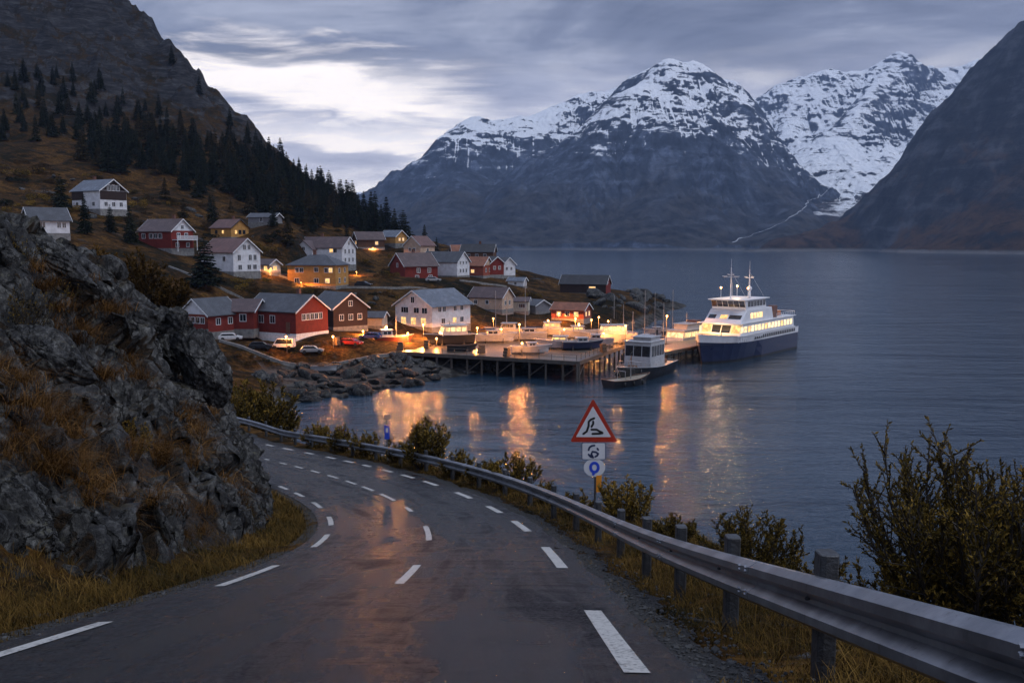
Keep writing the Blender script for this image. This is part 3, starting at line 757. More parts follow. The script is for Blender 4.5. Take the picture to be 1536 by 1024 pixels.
# ---- haze: one closed box of thin even air round everything
def haze():
    m = bpy.data.materials.new('fjord_air'); m.use_nodes = True; t = m.node_tree; t.nodes.clear()
    o = nd(t, 'ShaderNodeOutputMaterial'); v = nd(t, 'ShaderNodeVolumePrincipled')
    v.inputs['Color'].default_value = (0.44, 0.62, 1.0, 1); v.inputs['Density'].default_value = HAZE
    v.inputs['Anisotropy'].default_value = 0.0
    t.links.new(v.outputs[0], o.inputs['Volume'])
    b = MB().box((300, 4350, 740), (10800, 9500, 1600))
    ob = b.build('haze', m); ob['kind'] = 'stuff'
HAZE = 0.00006
haze()

# ================================================================== ROCK BANK, VERGES, GUARDRAIL, SIGNS, SHRUBS
rng = random.Random(11); nr_ = np.random.RandomState(5)
def near_hit(px, py, z0=5.0, z1=60):
    zs = np.linspace(z0, z1, 900); q = np.array([P(px, py, z) for z in zs]); g = H_near(q[:, 0], q[:, 1])
    b = np.where(q[:, 2] < g)[0]
    return None if len(b) == 0 else Vector((q[b[0], 0], q[b[0], 1], g[b[0]]))

def rock_mat(name, dark=1.0, sc=1.0, attr=False):
    m = bpy.data.materials.new(name); m.use_nodes = True; t = m.node_tree; b = t.nodes['Principled BSDF']
    geo = nd(t, 'ShaderNodeNewGeometry'); pos = geo.outputs['Position']
    sp_ = nd(t, 'ShaderNodeSeparateXYZ'); t.links.new(geo.outputs['Normal'], sp_.inputs[0])
    a = noise(t, pos, 1.4 * sc, 8, 0.74, 0.6); f = noise(t, pos, 9 * sc, 6, 0.75); ff = noise(t, pos, 42 * sc, 3, 0.7)
    st = noise(t, mapping(t, pos, (2.6, 0.7, 1.2), (0.4, 0.85, 0.3)), 2.6 * sc, 7, 0.7, 0.5)
    rk = ramp(t, mth(t, 'ADD', mth(t, 'MULTIPLY', a, 0.28), mth(t, 'ADD', mth(t, 'MULTIPLY', st, 0.36), mth(t, 'MULTIPLY', f, 0.36))),
              [(0.40, tuple(q * dark for q in (0.006, 0.006, 0.007))), (0.49, tuple(q * dark for q in (0.034, 0.034, 0.035))), (0.55, tuple(q * dark for q in (0.100, 0.100, 0.098))), (0.64, tuple(q * dark for q in (0.26, 0.26, 0.25)))])
    lich = nd(t, 'ShaderNodeTexVoronoi'); lich.inputs['Scale'].default_value = 7 * sc; lich.inputs['Randomness'].default_value = 1.0
    dv = nd(t, 'ShaderNodeVectorMath', operation='ADD'); t.links.new(pos, dv.inputs[0])
    nv = nd(t, 'ShaderNodeTexNoise'); nv.inputs['Scale'].default_value = 14 * sc; nv.inputs['Detail'].default_value = 4; t.links.new(pos, nv.inputs['Vector'])
    scn = nd(t, 'ShaderNodeVectorMath', operation='SCALE'); scn.inputs['Scale'].default_value = 0.16 / sc; t.links.new(nv.outputs['Color'], scn.inputs[0]); t.links.new(scn.outputs[0], dv.inputs[1]); t.links.new(dv.outputs[0], lich.inputs['Vector'])
    lm = mth(t, 'MULTIPLY', smooth(t, lich.outputs['Distance'], 0.30, 0.18), smooth(t, noise(t, pos, 0.9 * sc, 4, 0.6), 0.50, 0.62))
    ck = nd(t, 'ShaderNodeTexVoronoi', feature='DISTANCE_TO_EDGE'); ck.inputs['Scale'].default_value = 1.5 * sc; t.links.new(mapping(t, dv.outputs[0], (1.6, 0.8, 0.8), (0.3, 0.5, 0.2)), ck.inputs['Vector'])
    crk = smooth(t, ck.outputs['Distance'], 0.030, 0.008)
    rk = mixc(t, mth(t, 'MULTIPLY', crk, 0.85), rk, (0.004, 0.004, 0.004))
    col = mixc(t, mth(t, 'MULTIPLY', lm, 0.75), rk, mixc(t, ff, (0.16, 0.16, 0.14), (0.10, 0.095, 0.06)))
    moss = mth(t, 'MULTIPLY', smooth(t, mth(t, 'ADD', sp_.outputs[2], mth(t, 'MULTIPLY', mth(t, 'SUBTRACT', a, 0.5), 1.5)), 0.84, 1.02), 0.6)
    col = mixc(t, moss, col, mixc(t, f, (0.030, 0.026, 0.011), (0.060, 0.044, 0.018)))
    if attr:
        at = nd(t, 'ShaderNodeAttribute', attribute_name='soil_and_shade')
        sm = smooth(t, mth(t, 'ADD', at.outputs['Fac'], mth(t, 'MULTIPLY', mth(t, 'SUBTRACT', f, 0.5), 0.6)), 0.42, 0.62)
        col = mixc(t, sm, col, ramp(t, f, [(0.40, (0.006, 0.005, 0.004)), (0.55, (0.026, 0.015, 0.007)), (0.7, (0.060, 0.034, 0.014))]))
    t.links.new(col, b.inputs['Base Color'])
    t.links.new(mth(t, 'SUBTRACT', 0.86, mth(t, 'MULTIPLY', a, 0.45)), b.inputs['Roughness']); b.inputs['Specular IOR Level'].default_value = 0.22
    bp = nd(t, 'ShaderNodeBump'); bp.inputs['Strength'].default_value = 1.0; bp.inputs['Distance'].default_value = 0.07 / sc
    t.links.new(mth(t, 'ADD', mth(t, 'ADD', mth(t, 'MULTIPLY', st, 1.0), mth(t, 'MULTIPLY', f, 0.7)), mth(t, 'SUBTRACT', mth(t, 'MULTIPLY', ff, 0.25), mth(t, 'MULTIPLY', crk, 0.8))), bp.inputs['Height']); t.links.new(bp.outputs[0], b.inputs['Normal'])
    return m
MAT_CLIFF = rock_mat('layered_wet_rock', 0.9, 1.0, True)
MAT_BOULDER = rock_mat('lichen_rock', 1.0, 1.0)
MAT_SHORE = rock_mat('shore_rock', 0.95, 0.45)

# ---- the rock face, laid out along the road: s = along it, e = up the bank
s_ax = np.arange(S0 + 3.0, S0 + 50, 0.062); e_ax = np.arange(-0.35, 11.5, 0.062)
SG, EG = np.meshgrid(s_ax, e_ax, indexing='ij')
sv = SG.ravel(); evv = EG.ravel()
q = road_pts(sv, -(HALF + 0.2 + verge_w(sv) + evv))
bx = q[:, 0].reshape(SG.shape); by = q[:, 1].reshape(SG.shape); bh = H_near(bx, by)
gx = np.stack([np.gradient(a, axis=0) for a in (bx, by, bh)], -1); ge = np.stack([np.gradient(a, axis=1) for a in (bx, by, bh)], -1)
nn = np.cross(gx, ge); nn /= np.linalg.norm(nn, axis=-1)[..., None]; nn *= np.sign(nn[..., 2:3] + 1e-9)
L = np.cumsum(np.linalg.norm(ge, axis=-1), axis=1)
pw = np.column_stack([SG.ravel(), L.ravel(), np.zeros(SG.size)])
wob = np.column_stack([fbm(pw / 2.3, 3), fbm(pw / 2.3 + 40, 3), np.zeros(len(pw))])
pc = pw + wob * 0.45 + np.column_stack([-0.35 * pw[:, 1], np.zeros(len(pw)), np.zeros(len(pw))])
soil_and_shade = sstep(fbm(pw / np.array([2.4, 3.6, 1.0]) + 70, 4), 0.16, 0.50)
soil_and_shade = np.maximum(soil_and_shade, sstep(L.ravel(), 8.5, 11) * 0.8)
p2 = pc[:, :2] + 0.07 * np.column_stack([fbm(pw / 0.5, 2), fbm(pw / 0.5 + 9, 2)])
a1, t1, c1 = facets(p2 / np.array([1.35, 3.0]), 0.62, 1)
a2, t2, c2 = facets(p2 / np.array([0.50, 1.35]) + 7.7, 0.34, 2)
a3, t3, c3 = facets(p2 / np.array([0.17, 0.50]) + 3.1, 0.12, 3)
q_ = pw[:, 0] * 2.1 - pw[:, 1] * 0.55 + 0.9 * fbm(pw / 1.9, 2); q_ = q_ - np.floor(q_)
disp = (1 - soil_and_shade) * (0.62 * (a1 - 0.4) + t1 + 0.30 * (a2 - 0.5) + t2 + 0.08 * (a3 - 0.5) + t3 - 0.16 * (1 - sstep(c1, 0.0, 0.10)) - 0.08 * (1 - sstep(c2, 0.0, 0.10)) + 0.13 * (sstep(q_, 0, 0.12) - q_)) + soil_and_shade * 0.06
disp += 0.05 * fbm(pw / 1.3, 3) + 0.022 * fbm(pw / 0.22, 4, 0.6)
fade = sstep(evv, -0.3, 0.4) * (1 - sstep(evv, 10, 11.4))
disp = (disp * fade - 0.35 * (1 - sstep(evv, -0.35, 0.05)) - 0.5 * sstep(evv, 10.4, 11.5)).reshape(SG.shape)
V = np.stack([bx, by, bh], -1) + nn * disp[..., None]
me = fast_mesh('rock_face', V.reshape(-1, 3), grid_faces(*SG.shape), True)
at = me.attributes.new('soil_and_shade', 'FLOAT', 'POINT'); at.data.foreach_set('value', np.maximum(soil_and_shade, 0.8 * np.maximum(1 - sstep(c1, 0.0, 0.07), 0.8 * (1 - sstep(c2, 0.0, 0.07)))).astype(np.float32))  # soil pockets, plus crevices darkened in the colour as painted shade
struct(link('rock_face', me, MAT_CLIFF))
ROCK_V, ROCK_SOIL, ROCK_N = V, soil_and_shade.reshape(SG.shape), nn

# ---- boulders
def rock_mesh(name, seed, cuts=11, sub=4, rough=0.10, strata=0.0):
    r = np.random.RandomState(seed)
    bm = bmesh.new(); bmesh.ops.create_icosphere(bm, subdivisions=sub, radius=1.0)
    v = np.array([tuple(x.co) for x in bm.verts])
    for _ in range(cuts):
        n = r.normal(size=3); n /= np.linalg.norm(n); c = r.uniform(0.50, 0.84)
        over = np.maximum(v @ n - c, 0); v -= over[:, None] * n[None] * 0.97
    d = v / np.linalg.norm(v, axis=1)[:, None]
    h = rough * fbm(v * 1.6 + seed * 3.3, 3, 0.45) + 0.022 * fbm(v * 7 + seed, 4, 0.6)
    if strata:
        ns = np.array([0.25, 1.0, 0.35]); ns /= np.linalg.norm(ns); q = v @ ns * 5.5 + 0.9 * fbm(v * 1.3 + seed, 3)
        st = q - np.floor(q); h = h + strata * (sstep(st, 0.0, 0.22) - st * 0.8) + strata * 0.5 * (_G[_hash(np.floor(q).astype(int), np.full(len(q), seed), np.zeros(len(q), int)), 0])
        f1, f2, ii = cellular(v * np.array([1.6, 2.6, 2.0]) + seed * 1.7 + 0.25 * fbm(v * 3, 2)[:, None])
        h = h + 0.09 * sstep(f2 - f1, 0.0, 0.16) + 0.10 * (ii - 0.5)
    v = v + d * h[:, None]
    for x, c in zip(bm.verts, v): x.co = c
    me = bpy.data.meshes.new(name); bm.to_mesh(me); bm.free()
    me.polygons.foreach_set('use_smooth', [True] * len(me.polygons))
    return me
def place_rock(name, me, m, c, axes, size, label, cat, group=None):
    o = bpy.data.objects.new(name, me); COL.objects.link(o)
    if not me.materials: me.materials.append(m)
    Mx = Matrix((axes[0] * size[0], axes[1] * size[1], axes[2] * size[2])).transposed().to_4x4(); Mx.translation = c
    o.matrix_world = Mx
    return tag(o, label, cat, group)
BIG = [  # px, py, half width, half height, image tilt in degrees (clockwise), label
    (62, 388, 88, 34, 24, 'long smooth grey slab on the crest of the bank, below the white house half hidden'),
    (180, 470, 80, 28, 22, 'long rounded ridge of grey rock on the bank, below the orange bushes'),
    (228, 512, 62, 60, 30, 'largest rounded lichen boulder halfway up the bank, angular facing the road'),
    (290, 540, 38, 70, -28, 'tall cracked rock at the outer end of the bank, above the green bush'),
    (66, 556, 88, 52, 30, 'broad dark slab with lichen spots at the left edge, above the shaggy grass tuft'),
    (262, 594, 40, 24, 12, 'flat grey block wedged below the largest rounded boulder'),
    (20, 800, 44, 92, -32, 'tall dark slab standing by the verge at the left edge'),
    (104, 818, 34, 40, 25, 'squat dark boulder between two tall slabs by the grass verge'),
    (168, 806, 24, 66, -20, 'narrow tilted pale slab standing on the grass verge'),
    (204, 790, 22, 62, -26, 'dark leaning slab just behind the narrow pale slab'),
    (240, 768, 36, 50, -30, 'rounded grey boulder leaning over the verge, under a clump of brown grass'),
    (306, 640, 22, 58, -32, 'upright jagged rib of rock near the outer end of the bank'),
    (332, 655, 24, 66, -24, 'outermost rock of the bank, overhanging the bend of the road'),
    (362, 722, 20, 40, -22, 'stacked angular rock at the foot of the bank beside the inner bend'),
    (318, 748, 30, 40, -28, 'cracked rock at the foot of the bank, above the orange verge grass'),
    (118, 636, 40, 52, 34, 'dark cleft rock beside the shaggy tuft of brown grass'),
    (204, 640, 22, 50, -34, 'leaning rib of grey rock in the middle of the bank, beside a small bush'),
    (150, 872, 20, 10, 5, 'small pale stone lying in the verge grass at the foot of the bank'),
    (104, 862, 22, 14, 0, 'low round stone at the foot of the squat dark boulder'),
    (262, 476, 22, 18, 24, 'pale rounded boulder on the crest of the bank in front of the purple gabled store'),
]
rv = Vector((1, 0, 0)); uv_ = Vector((0, _sp, _cp)); fv = Vector((0, _cp, -_sp))
for k, (px, py, hw, hh, tl, lab) in enumerate(BIG):
    p = near_hit(px, py)
    if p is None: p = P(px, py, 24)
    sc = p.y / F_PX; a = R(-tl)
    ax = rv * math.cos(a) + uv_ * math.sin(a); ay = -rv * math.sin(a) + uv_ * math.cos(a)
    az_ = -fv
    hz = (hw * hh) ** 0.5 * 0.62
    c = p - az_ * (hz * sc * 0.42)
    place_rock('boulder', rock_mesh('boulder', 100 + k, 13, 6 if hw * hh > 2500 else 5, 0.07, 0.06), MAT_BOULDER, c, (ax, ay, az_), (hw * sc, hh * sc, hz * sc), lab, 'boulder', 'boulders in the rock bank')

# ---- grass: vectorised blades
def blade_mat(name, lo, hi):
    m = bpy.data.materials.new(name); m.use_nodes = True; t = m.node_tree; b = t.nodes['Principled BSDF']
    at = nd(t, 'ShaderNodeAttribute', attribute_name='tint')
    c = ramp(t, at.outputs['Fac'], [(0.0, lo[0]), (0.35, lo[1]), (0.7, hi[0]), (1.0, hi[1])])
    t.links.new(c, b.inputs['Base Color']); b.inputs['Roughness'].default_value = 0.8; b.inputs['Specular IOR Level'].default_value = 0.05
    return m
def blades(name, root, up, length, width, bend, m, seed, tint=None, lean=None):
    r = np.random.RandomState(seed); n = len(root)
    az = r.uniform(0, 2 * np.pi, n); h = np.column_stack([np.cos(az), np.sin(az), np.zeros(n)])
    if lean is not None: h = h * 0.75 + lean; 
    side = np.column_stack([-np.sin(az + r.uniform(-.6, .6, n)), np.cos(az), np.zeros(n)])
    V = np.empty((n, 8, 3))
    for k, tt in enumerate((0, 0.36, 0.7, 1.0)):
        c = root + up * (length * (tt - bend * 0.42 * tt ** 2.2))[:, None] + h * (length * bend * tt ** 1.9)[:, None]
        w = width * (1, 0.85, 0.55, 0.08)[k]
        V[:, 2 * k] = c - side * w[:, None]; V[:, 2 * k + 1] = c + side * w[:, None]
    base = (np.arange(n) * 8)[:, None, None]
    Fq = base + np.array([[0, 1, 3, 2], [2, 3, 5, 4], [4, 5, 7, 6]])[None]
    me = fast_mesh(name, V.reshape(-1, 3), Fq.reshape(-1, 4), True)
    tn = (r.uniform(0, 1, n) if tint is None else tint)
    at = me.attributes.new('tint', 'FLOAT', 'POINT'); at.data.foreach_set('value', np.repeat(tn, 8).astype(np.float32))
    o = link(name, me, m); return struct(o, 'stuff')
MAT_VERGE = blade_mat('autumn_verge_grass', ((0.016, 0.015, 0.006), (0.052, 0.035, 0.010)), ((0.115, 0.066, 0.016), (0.22, 0.13, 0.036)))
MAT_DRY = blade_mat('dry_brown_grass', ((0.022, 0.012, 0.005), (0.080, 0.038, 0.011)), ((0.18, 0.088, 0.026), (0.32, 0.185, 0.07)))
def verge_blades(name, n, smin_, smax_, d_lo, d_hi, seed, lmin, lmax, left=False):
    r = np.random.RandomState(seed)
    s = S0 + smin_ + (smax_ - smin_) * r.uniform(0, 1, n) ** 1.9
    f = r.uniform(0, 1, n)
    if left:
        w = verge_w(s); d = -(HALF + 0.28 + f * (w + 0.35))
    else:
        d = d_lo + (d_hi - d_lo) * f + 0.22 * np.sin(s * 1.9) * (1 - f) + 0.12 * np.sin(s * 5.1) * (1 - f)
    q = road_pts(s, d); q[:, 2] = H_near(q[:, 0], q[:, 1]) - 0.02
    pc = np.column_stack([q[:, 0], q[:, 1], np.zeros(n)])
    cl = fbm(pc / 0.45, 3); keep = cl > -0.75 + 0.5 * r.uniform(-1, 1, n); big = fbm(pc / 2.2 + 9, 2)
    q, cl, f, s, big = q[keep], cl[keep], f[keep], s[keep], big[keep]; n = len(q); r2 = np.random.RandomState(seed + 1)
    edge = np.clip(f / 0.25, 0.35, 1)
    ln = (lmin + (lmax - lmin) * r2.uniform(0, 1, n) ** 1.6) * (0.75 + 0.5 * np.clip(cl, -0.5, 1)) * edge
    dist = np.maximum(q[:, 1], 2.5)
    wd = np.maximum(0.0028, dist * 0.00028) * r2.uniform(0.7, 1.5, n)
    up = np.column_stack([r2.normal(0, .25, n), r2.normal(0, .25, n), np.ones(n)])
    tint = np.clip(0.46 + 0.30 * big + 0.22 * cl + r2.normal(0, 0.16, n), 0, 1)
    return blades(name, q, up, ln, wd, r2.uniform(0.25, 1.0, n), MAT_VERGE, seed + 2, tint)
verge_blades('verge_grass', 90000, 0.2, 46, 2.72, 5.8, 21, 0.10, 0.34)
verge_blades('verge_grass', 52000, 4.0, 42, 0, 0, 31, 0.10, 0.34, left=True)
# long brown grass hanging in the pockets of the rock face
r = np.random.RandomState(77)
w = ROCK_SOIL.ravel() * (EG.ravel() > 0.3) * (0.3 + 0.7 / (1 + ((SG.ravel() - S0) / 22) ** 2)); w = w / w.sum()
ctr = r.choice(len(w), 620, p=w)
Vr = ROCK_V.reshape(-1, 3); cents = Vr[ctr]
extra = []
for px, py, k in [(60, 690, 22), (110, 720, 22), (90, 760, 16), (130, 790, 10), (30, 660, 20), (70, 640, 20), (120, 690, 20), (140, 500, 14), (100, 480, 14), (180, 560, 10), (240, 690, 12), (250, 640, 8), (150, 610, 8), (60, 470, 12), (290, 600, 8), (275, 690, 10), (20, 720, 12), (230, 470, 6), (330, 470, 5)]:
    p = near_hit(px, py)
    if p is not None:
        for _ in range(k): extra.append((p.x + r.normal(0, .35), p.y + r.normal(0, .35), 0))
extra = np.array(extra); k = ((extra[:, None, :2] - Vr[None, ::37, :2]) ** 2).sum(-1).argmin(1); extra = Vr[::37][k]
nb_ = len(cents); cents = np.vstack([cents, extra]); per = 130
rad = r.uniform(0.08, 0.22, len(cents))
root = np.repeat(cents, per, 0) + r.normal(0, 1, (len(cents) * per, 3)) * np.repeat(rad, per)[:, None] * np.array([1, 1, 0.35]) - np.array([0, 0, 0.03])
n = len(root); tl = np.repeat(np.where(np.arange(len(cents)) < nb_, r.uniform(0.16, 0.45, len(cents)), r.uniform(0.32, 0.66, len(cents))), per) * r.uniform(0.6, 1.15, n)
down = np.repeat(np.column_stack([r.normal(0.45, .3, len(cents)), r.normal(-0.35, .3, len(cents)), np.full(len(cents), -0.25)]), per, 0)
blades('dry_bank_grass', root, np.column_stack([r.normal(0, .3, n), r.normal(0, .3, n), np.ones(n)]), tl, np.maximum(0.0026, root[:, 1] * 0.00022) * r.uniform(.7, 1.4, n),
       r.uniform(0.5, 1.3, n), MAT_DRY, 78, np.clip(np.repeat(r.uniform(0.15, 0.75, len(cents)), per) + r.normal(0, 0.16, n), 0, 1), down)
# loose pebbles on the gravel shoulder
mb_v = []; mb_f = []
r = np.random.RandomState(3)
ico = bmesh.new(); bmesh.ops.create_icosphere(ico, subdivisions=1, radius=1.0)
iv = np.array([tuple(v.co) for v in ico.verts]); ifc = np.array([[v.index for v in f.verts] for f in ico.faces]); ico.free()
n = 5200; s = S0 + 0.5 + 26 * r.uniform(0, 1, n) ** 1.7; d = np.where(r.uniform(0, 1, n) < 0.82, r.normal(2.78, 0.22, n), r.normal(-2.62, 0.12, n))
q = road_pts(s, d); sz = np.exp(r.normal(-4.55, 0.5, n)); sz = np.minimum(sz, 0.045)
V = q[:, None] + iv[None] * sz[:, None, None] * r.uniform(.6, 1.2, (n, 12, 1)) * np.array([1, 1, .7]) + np.array([0, 0, -0.018])
me = fast_mesh('pebbles', V.reshape(-1, 3), (ifc[None] + (np.arange(n) * 12)[:, None, None]).reshape(-1, 3), False)
struct(link('pebbles', me, M('pebble_stone', (0.06, 0.06, 0.06), 0.8, var=(0.016, 0.016, 0.018), vs=9)), 'stuff')

# ---- guardrail
def galv(name):
    m = bpy.data.materials.new(name); m.use_nodes = True; t = m.node_tree; b = t.nodes['Principled BSDF']
    geo = nd(t, 'ShaderNodeNewGeometry'); pos = geo.outputs['Position']
    a = noise(t, pos, 2.2, 6, 0.7); v = nd(t, 'ShaderNodeTexVoronoi'); v.inputs['Scale'].default_value = 55; t.links.new(pos, v.inputs['Vector'])
    streak = noise(t, mapping(t, pos, (9, 9, 1.2)), 2.0, 5, 0.7)
    c = mixc(t, smooth(t, a, 0.35, 0.7), (0.20, 0.21, 0.235), (0.36, 0.37, 0.40))
    c = mixc(t, mth(t, 'MULTIPLY', v.outputs['Color'], 0.12), c, (0.22, 0.23, 0.25))
    c = mixc(t, mth(t, 'MULTIPLY', smooth(t, streak, 0.58, 0.74), 0.65), c, (0.10, 0.085, 0.07))
    t.links.new(c, b.inputs['Base Color']); b.inputs['Metallic'].default_value = 0.85
    t.links.new(mth(t, 'ADD', mth(t, 'MULTIPLY', a, 0.35), 0.20), b.inputs['Roughness'])
    bp = nd(t, 'ShaderNodeBump'); bp.inputs['Strength'].default_value = 0.25; bp.inputs['Distance'].default_value = 0.01
    t.links.new(noise(t, pos, 6, 4, 0.6), bp.inputs['Height']); t.links.new(bp.outputs[0], b.inputs['Normal'])
    return m
MAT_GALV = galv('galvanised_steel'); MAT_POST = M('weathered_steel_post', (0.085, 0.09, 0.10), 0.55, 0.6, var=(0.05, 0.05, 0.055), vs=7, bump=0.3, bs=30)
RAIL_D = 3.32
prof = [(0.0, .765), (-.022, .762), (-.084, .722), (-.088, .668), (-.014, .612), (-.014, .580), (-.088, .524), (-.084, .470), (-.022, .430), (0.0, .425)]
back = [(d + 0.010, h) for d, h in reversed(prof)]
prof = [(d, h - 0.105) for d, h in prof]; back = [(d, h - 0.105) for d, h in back]
ring = prof + back
gr = thing('guardrail', 'galvanised steel W beam guardrail on steel posts along the outer edge of the wet road', 'guardrail', road_pt(S0 + 4, RAIL_D))
gr_loc = gr.location.copy()
s_end = min(SS[-1] - 1, S0 + 84)
def rail_seg(a, b, grow=0.0):
    mb = MB(); rr = []
    for s in np.linspace(a, b, max(2, int((b - a) / 0.33) + 1)):
        c = road_pt(s, RAIL_D); i = int(min(s / 0.2, len(SS) - 2)); n = NR[i]
        g0 = [(d - grow * (1 if k < len(prof) else 0), h) for k, (d, h) in enumerate(ring)]
        rr.append([Vector((c.x + n[0] * d, c.y + n[1] * d, c.z + h - 0.02)) - gr_loc for d, h in g0])
    return mb.loft(rr)
s = S0 - 3.0
while s < s_end:
    b = min(s + 4.0, s_end)
    rail_seg(s, b).build('rail', MAT_GALV, gr, smooth_=False)
    jm = rail_seg(s - 0.16, s + 0.16, 0.004)
    for dh in (0.615, 0.585, 0.43, 0.40):
        for ds in (-0.09, 0.09):
            p = road_pt(s + ds, RAIL_D - 0.087, dh - 0.02) - gr_loc; n = NR[int(s / 0.2)]
            jm.tube(p, p + Vector((-n[0], -n[1], 0)) * 0.016, 0.014, 0.010, 6)
    jm.build('rail_joint', MAT_GALV, gr, smooth_=False)
    s = b
post_s = []
s = S0 + s_of_row(1015, RAIL_D) - S0
s -= 2.45 * 4
while s < s_end - 1:
    post_s.append(s); s += 2.45
for s in post_s:
    c = road_pt(s, RAIL_D + 0.075) - gr_loc; i = int(min(max(s / 0.2, 0), len(SS) - 2)); yaw = math.atan2(_T[i][1], _T[i][0])
    poly = [(-.055, -.05), (.055, -.05), (.068, -.02), (.068, .05), (.03, .065), (-.03, .065), (-.068, .05), (-.068, -.02)]
    Mx = Matrix.Rotation(yaw + math.pi, 3, 'Z')
    mb = MB(); g0 = H1(c.x + gr_loc.x, c.y + gr_loc.y) - gr_loc.z
    rings = [[c + Mx @ Vector((x * 1.1, y * 1.1, 0)) + Vector((0, 0, z - c.z)) for x, y in poly] for z in (g0 - 0.35, c.z + 0.79)]
    mb.loft(rings)
    p = road_pt(s, RAIL_D - 0.02, 0.49) - gr_loc; n = NR[i]; mb.tube(p, p + Vector((-n[0], -n[1], 0)) * 0.03, 0.016, 0.012, 6)
    mb.build('post', MAT_POST, gr, bevel=0.006)

# ---- road sign on its post
MAT_RED = M('sign_red', (0.42, 0.035, 0.018), 0.35, var=(0.36, 0.03, 0.015), vs=5); MAT_WHITE = M('sign_white', (0.68, 0.69, 0.72), 0.4, var=(0.60, 0.61, 0.64), vs=4)
MAT_BLACK = M('sign_black', (0.012, 0.012, 0.014), 0.5); MAT_NAVY = M('sign_navy', (0.020, 0.035, 0.095), 0.5); MAT_BLUE = M('sign_blue', (0.02, 0.065, 0.55), 0.4, var=(0.025, 0.08, 0.60)); MAT_ORANGE = M('orange_glow_plate', (0.75, 0.26, 0.03), 0.25, var=(0.85, 0.33, 0.04))
MAT_GREY = M('grey_steel', (0.22, 0.225, 0.24), 0.45, 0.7)
ZS = 23.0; sb = P(893, 745, ZS); sg = H1(sb.x, sb.y)
sign = thing('road_sign', 'red bordered triangular warning sign above two smaller plates on a grey post behind the guardrail', 'road sign', (sb.x, sb.y, sg))
def S2(px, py, dy=0.0):            # a pixel of the sign's face -> the sign's own coordinates
    p = P(px, py, ZS); return Vector((p.x - sb.x, dy, p.z - sg))
top = S2(890, 604).z
MB().tube((0, 0.035, -0.4), (0, 0.035, top - 0.12), 0.035, 0.035, 12).build('post', MAT_GREY, sign, smooth_=False)
def plate(poly, y0, y1): return MB().prism([(q.x, q.z) for q in poly], 'y', y0, y1)
def rounded(pts, rad, n=5):
    out = []; L_ = len(pts)
    for k in range(L_):
        a, b, c = Vector(pts[k - 1]), Vector(pts[k]), Vector(pts[(k + 1) % L_])
        u = (a - b).normalized(); w = (c - b).normalized(); d = rad
        for j in range(n + 1):
            tt = j / n; out.append(tuple((b + u * d * (1 - tt) ** 2 + w * d * tt ** 2)))
    return out
def ink(paths, y0, m, name, par, w, cx=820, cy=590, k=6.4):
    mb = MB()
    for pts in paths:
        pp = [S2(cx + x / k, cy + y / k) for x, y in pts]
        for a, b in zip(pp[:-1], pp[1:]):
            d = (b - a).normalized(); nrm = Vector((-d.z, 0, d.x)) * w
            mb.prism([(q.x, q.z) for q in (a - nrm, b - nrm, b + nrm, a + nrm)], 'y', y0 - 0.003, y0)
        for j, a in enumerate(pp):
            mb.prism([(a.x + w * math.cos(g), a.z + w * math.sin(g)) for g in [2 * math.pi * i / 10 for i in range(10)]], 'y', y0 - 0.0034 - 0.0001 * j, y0)
    return mb.build(name, m, par)
tri = [(S2(x, y).x, S2(x, y).z) for x, y in ((855.0, 662.5), (926.5, 662.5), (889.5, 597))]
tp = MB().prism(rounded(tri, 0.075), 'y', -0.012, 0.0).build('warning_plate', MAT_RED, sign)
tri2 = [(S2(x, y).x, S2(x, y).z) for x, y in ((863.8, 655), (916.5, 655), (889.3, 609))]
MB().prism(rounded(tri2, 0.02), 'y', -0.0155, -0.0122).build('white_field', MAT_WHITE, tp)
ink([[(352, 384), (384, 362), (402, 310), (404, 268), (424, 248), (456, 236)], [(446, 268), (446, 290), (430, 316)], [(430, 344), (478, 344), (504, 360), (532, 372)], [(440, 385), (500, 383), (535, 378)]], -0.0157, MAT_BLACK, 'pictogram', tp, 0.027)
def rect(x0, y0, x1, y1): return [(S2(x, y).x, S2(x, y).z) for x, y in ((x0, y1), (x1, y1), (x1, y0), (x0, y0))]
p2 = MB().prism(rounded(rect(872.5, 663.2, 908.3, 689.2), 0.04), 'y', -0.012, 0.0).build('supplementary_plate', MAT_NAVY, sign)
MB().prism(rounded(rect(873.4, 664.1, 907.4, 688.3), 0.036), 'y', -0.0155, -0.0122).build('white_field', MAT_WHITE, p2)
ink([[(402, 540), (410, 516), (432, 500), (458, 496)], [(486, 526), (494, 538)], [(438, 556), (470, 560), (494, 576), (484, 594), (466, 604)], [(402, 582), (420, 604), (446, 612)], [(432, 570), (428, 586), (440, 598)]], -0.0157, MAT_NAVY, 'pictogram', p2, 0.024)
c3 = S2(891.6, 701.0); rr_ = 0.268
p3 = MB().prism([(c3.x + rr_ * math.cos(a), c3.z + rr_ * 0.86 * math.sin(a)) for a in [2 * math.pi * k / 36 for k in range(36)]], 'y', -0.012, 0.0).build('round_plate', MAT_WHITE, sign)
ring_pts = [(458 + 37 * math.sin(a), 708 - 44 * math.cos(a)) for a in [2 * math.pi * k / 18 for k in range(19)]]
ink([ring_pts, [(455, 752), (448, 772)]], -0.0125, MAT_BLUE, 'ring_symbol', p3, 0.036)
MB().box(S2(898.2, 725, -0.005) , (0.135, 0.018, 0.43)).build('orange_glow_plate', MAT_ORANGE, sign)  # orange plate standing in for a lamp's glow on the water

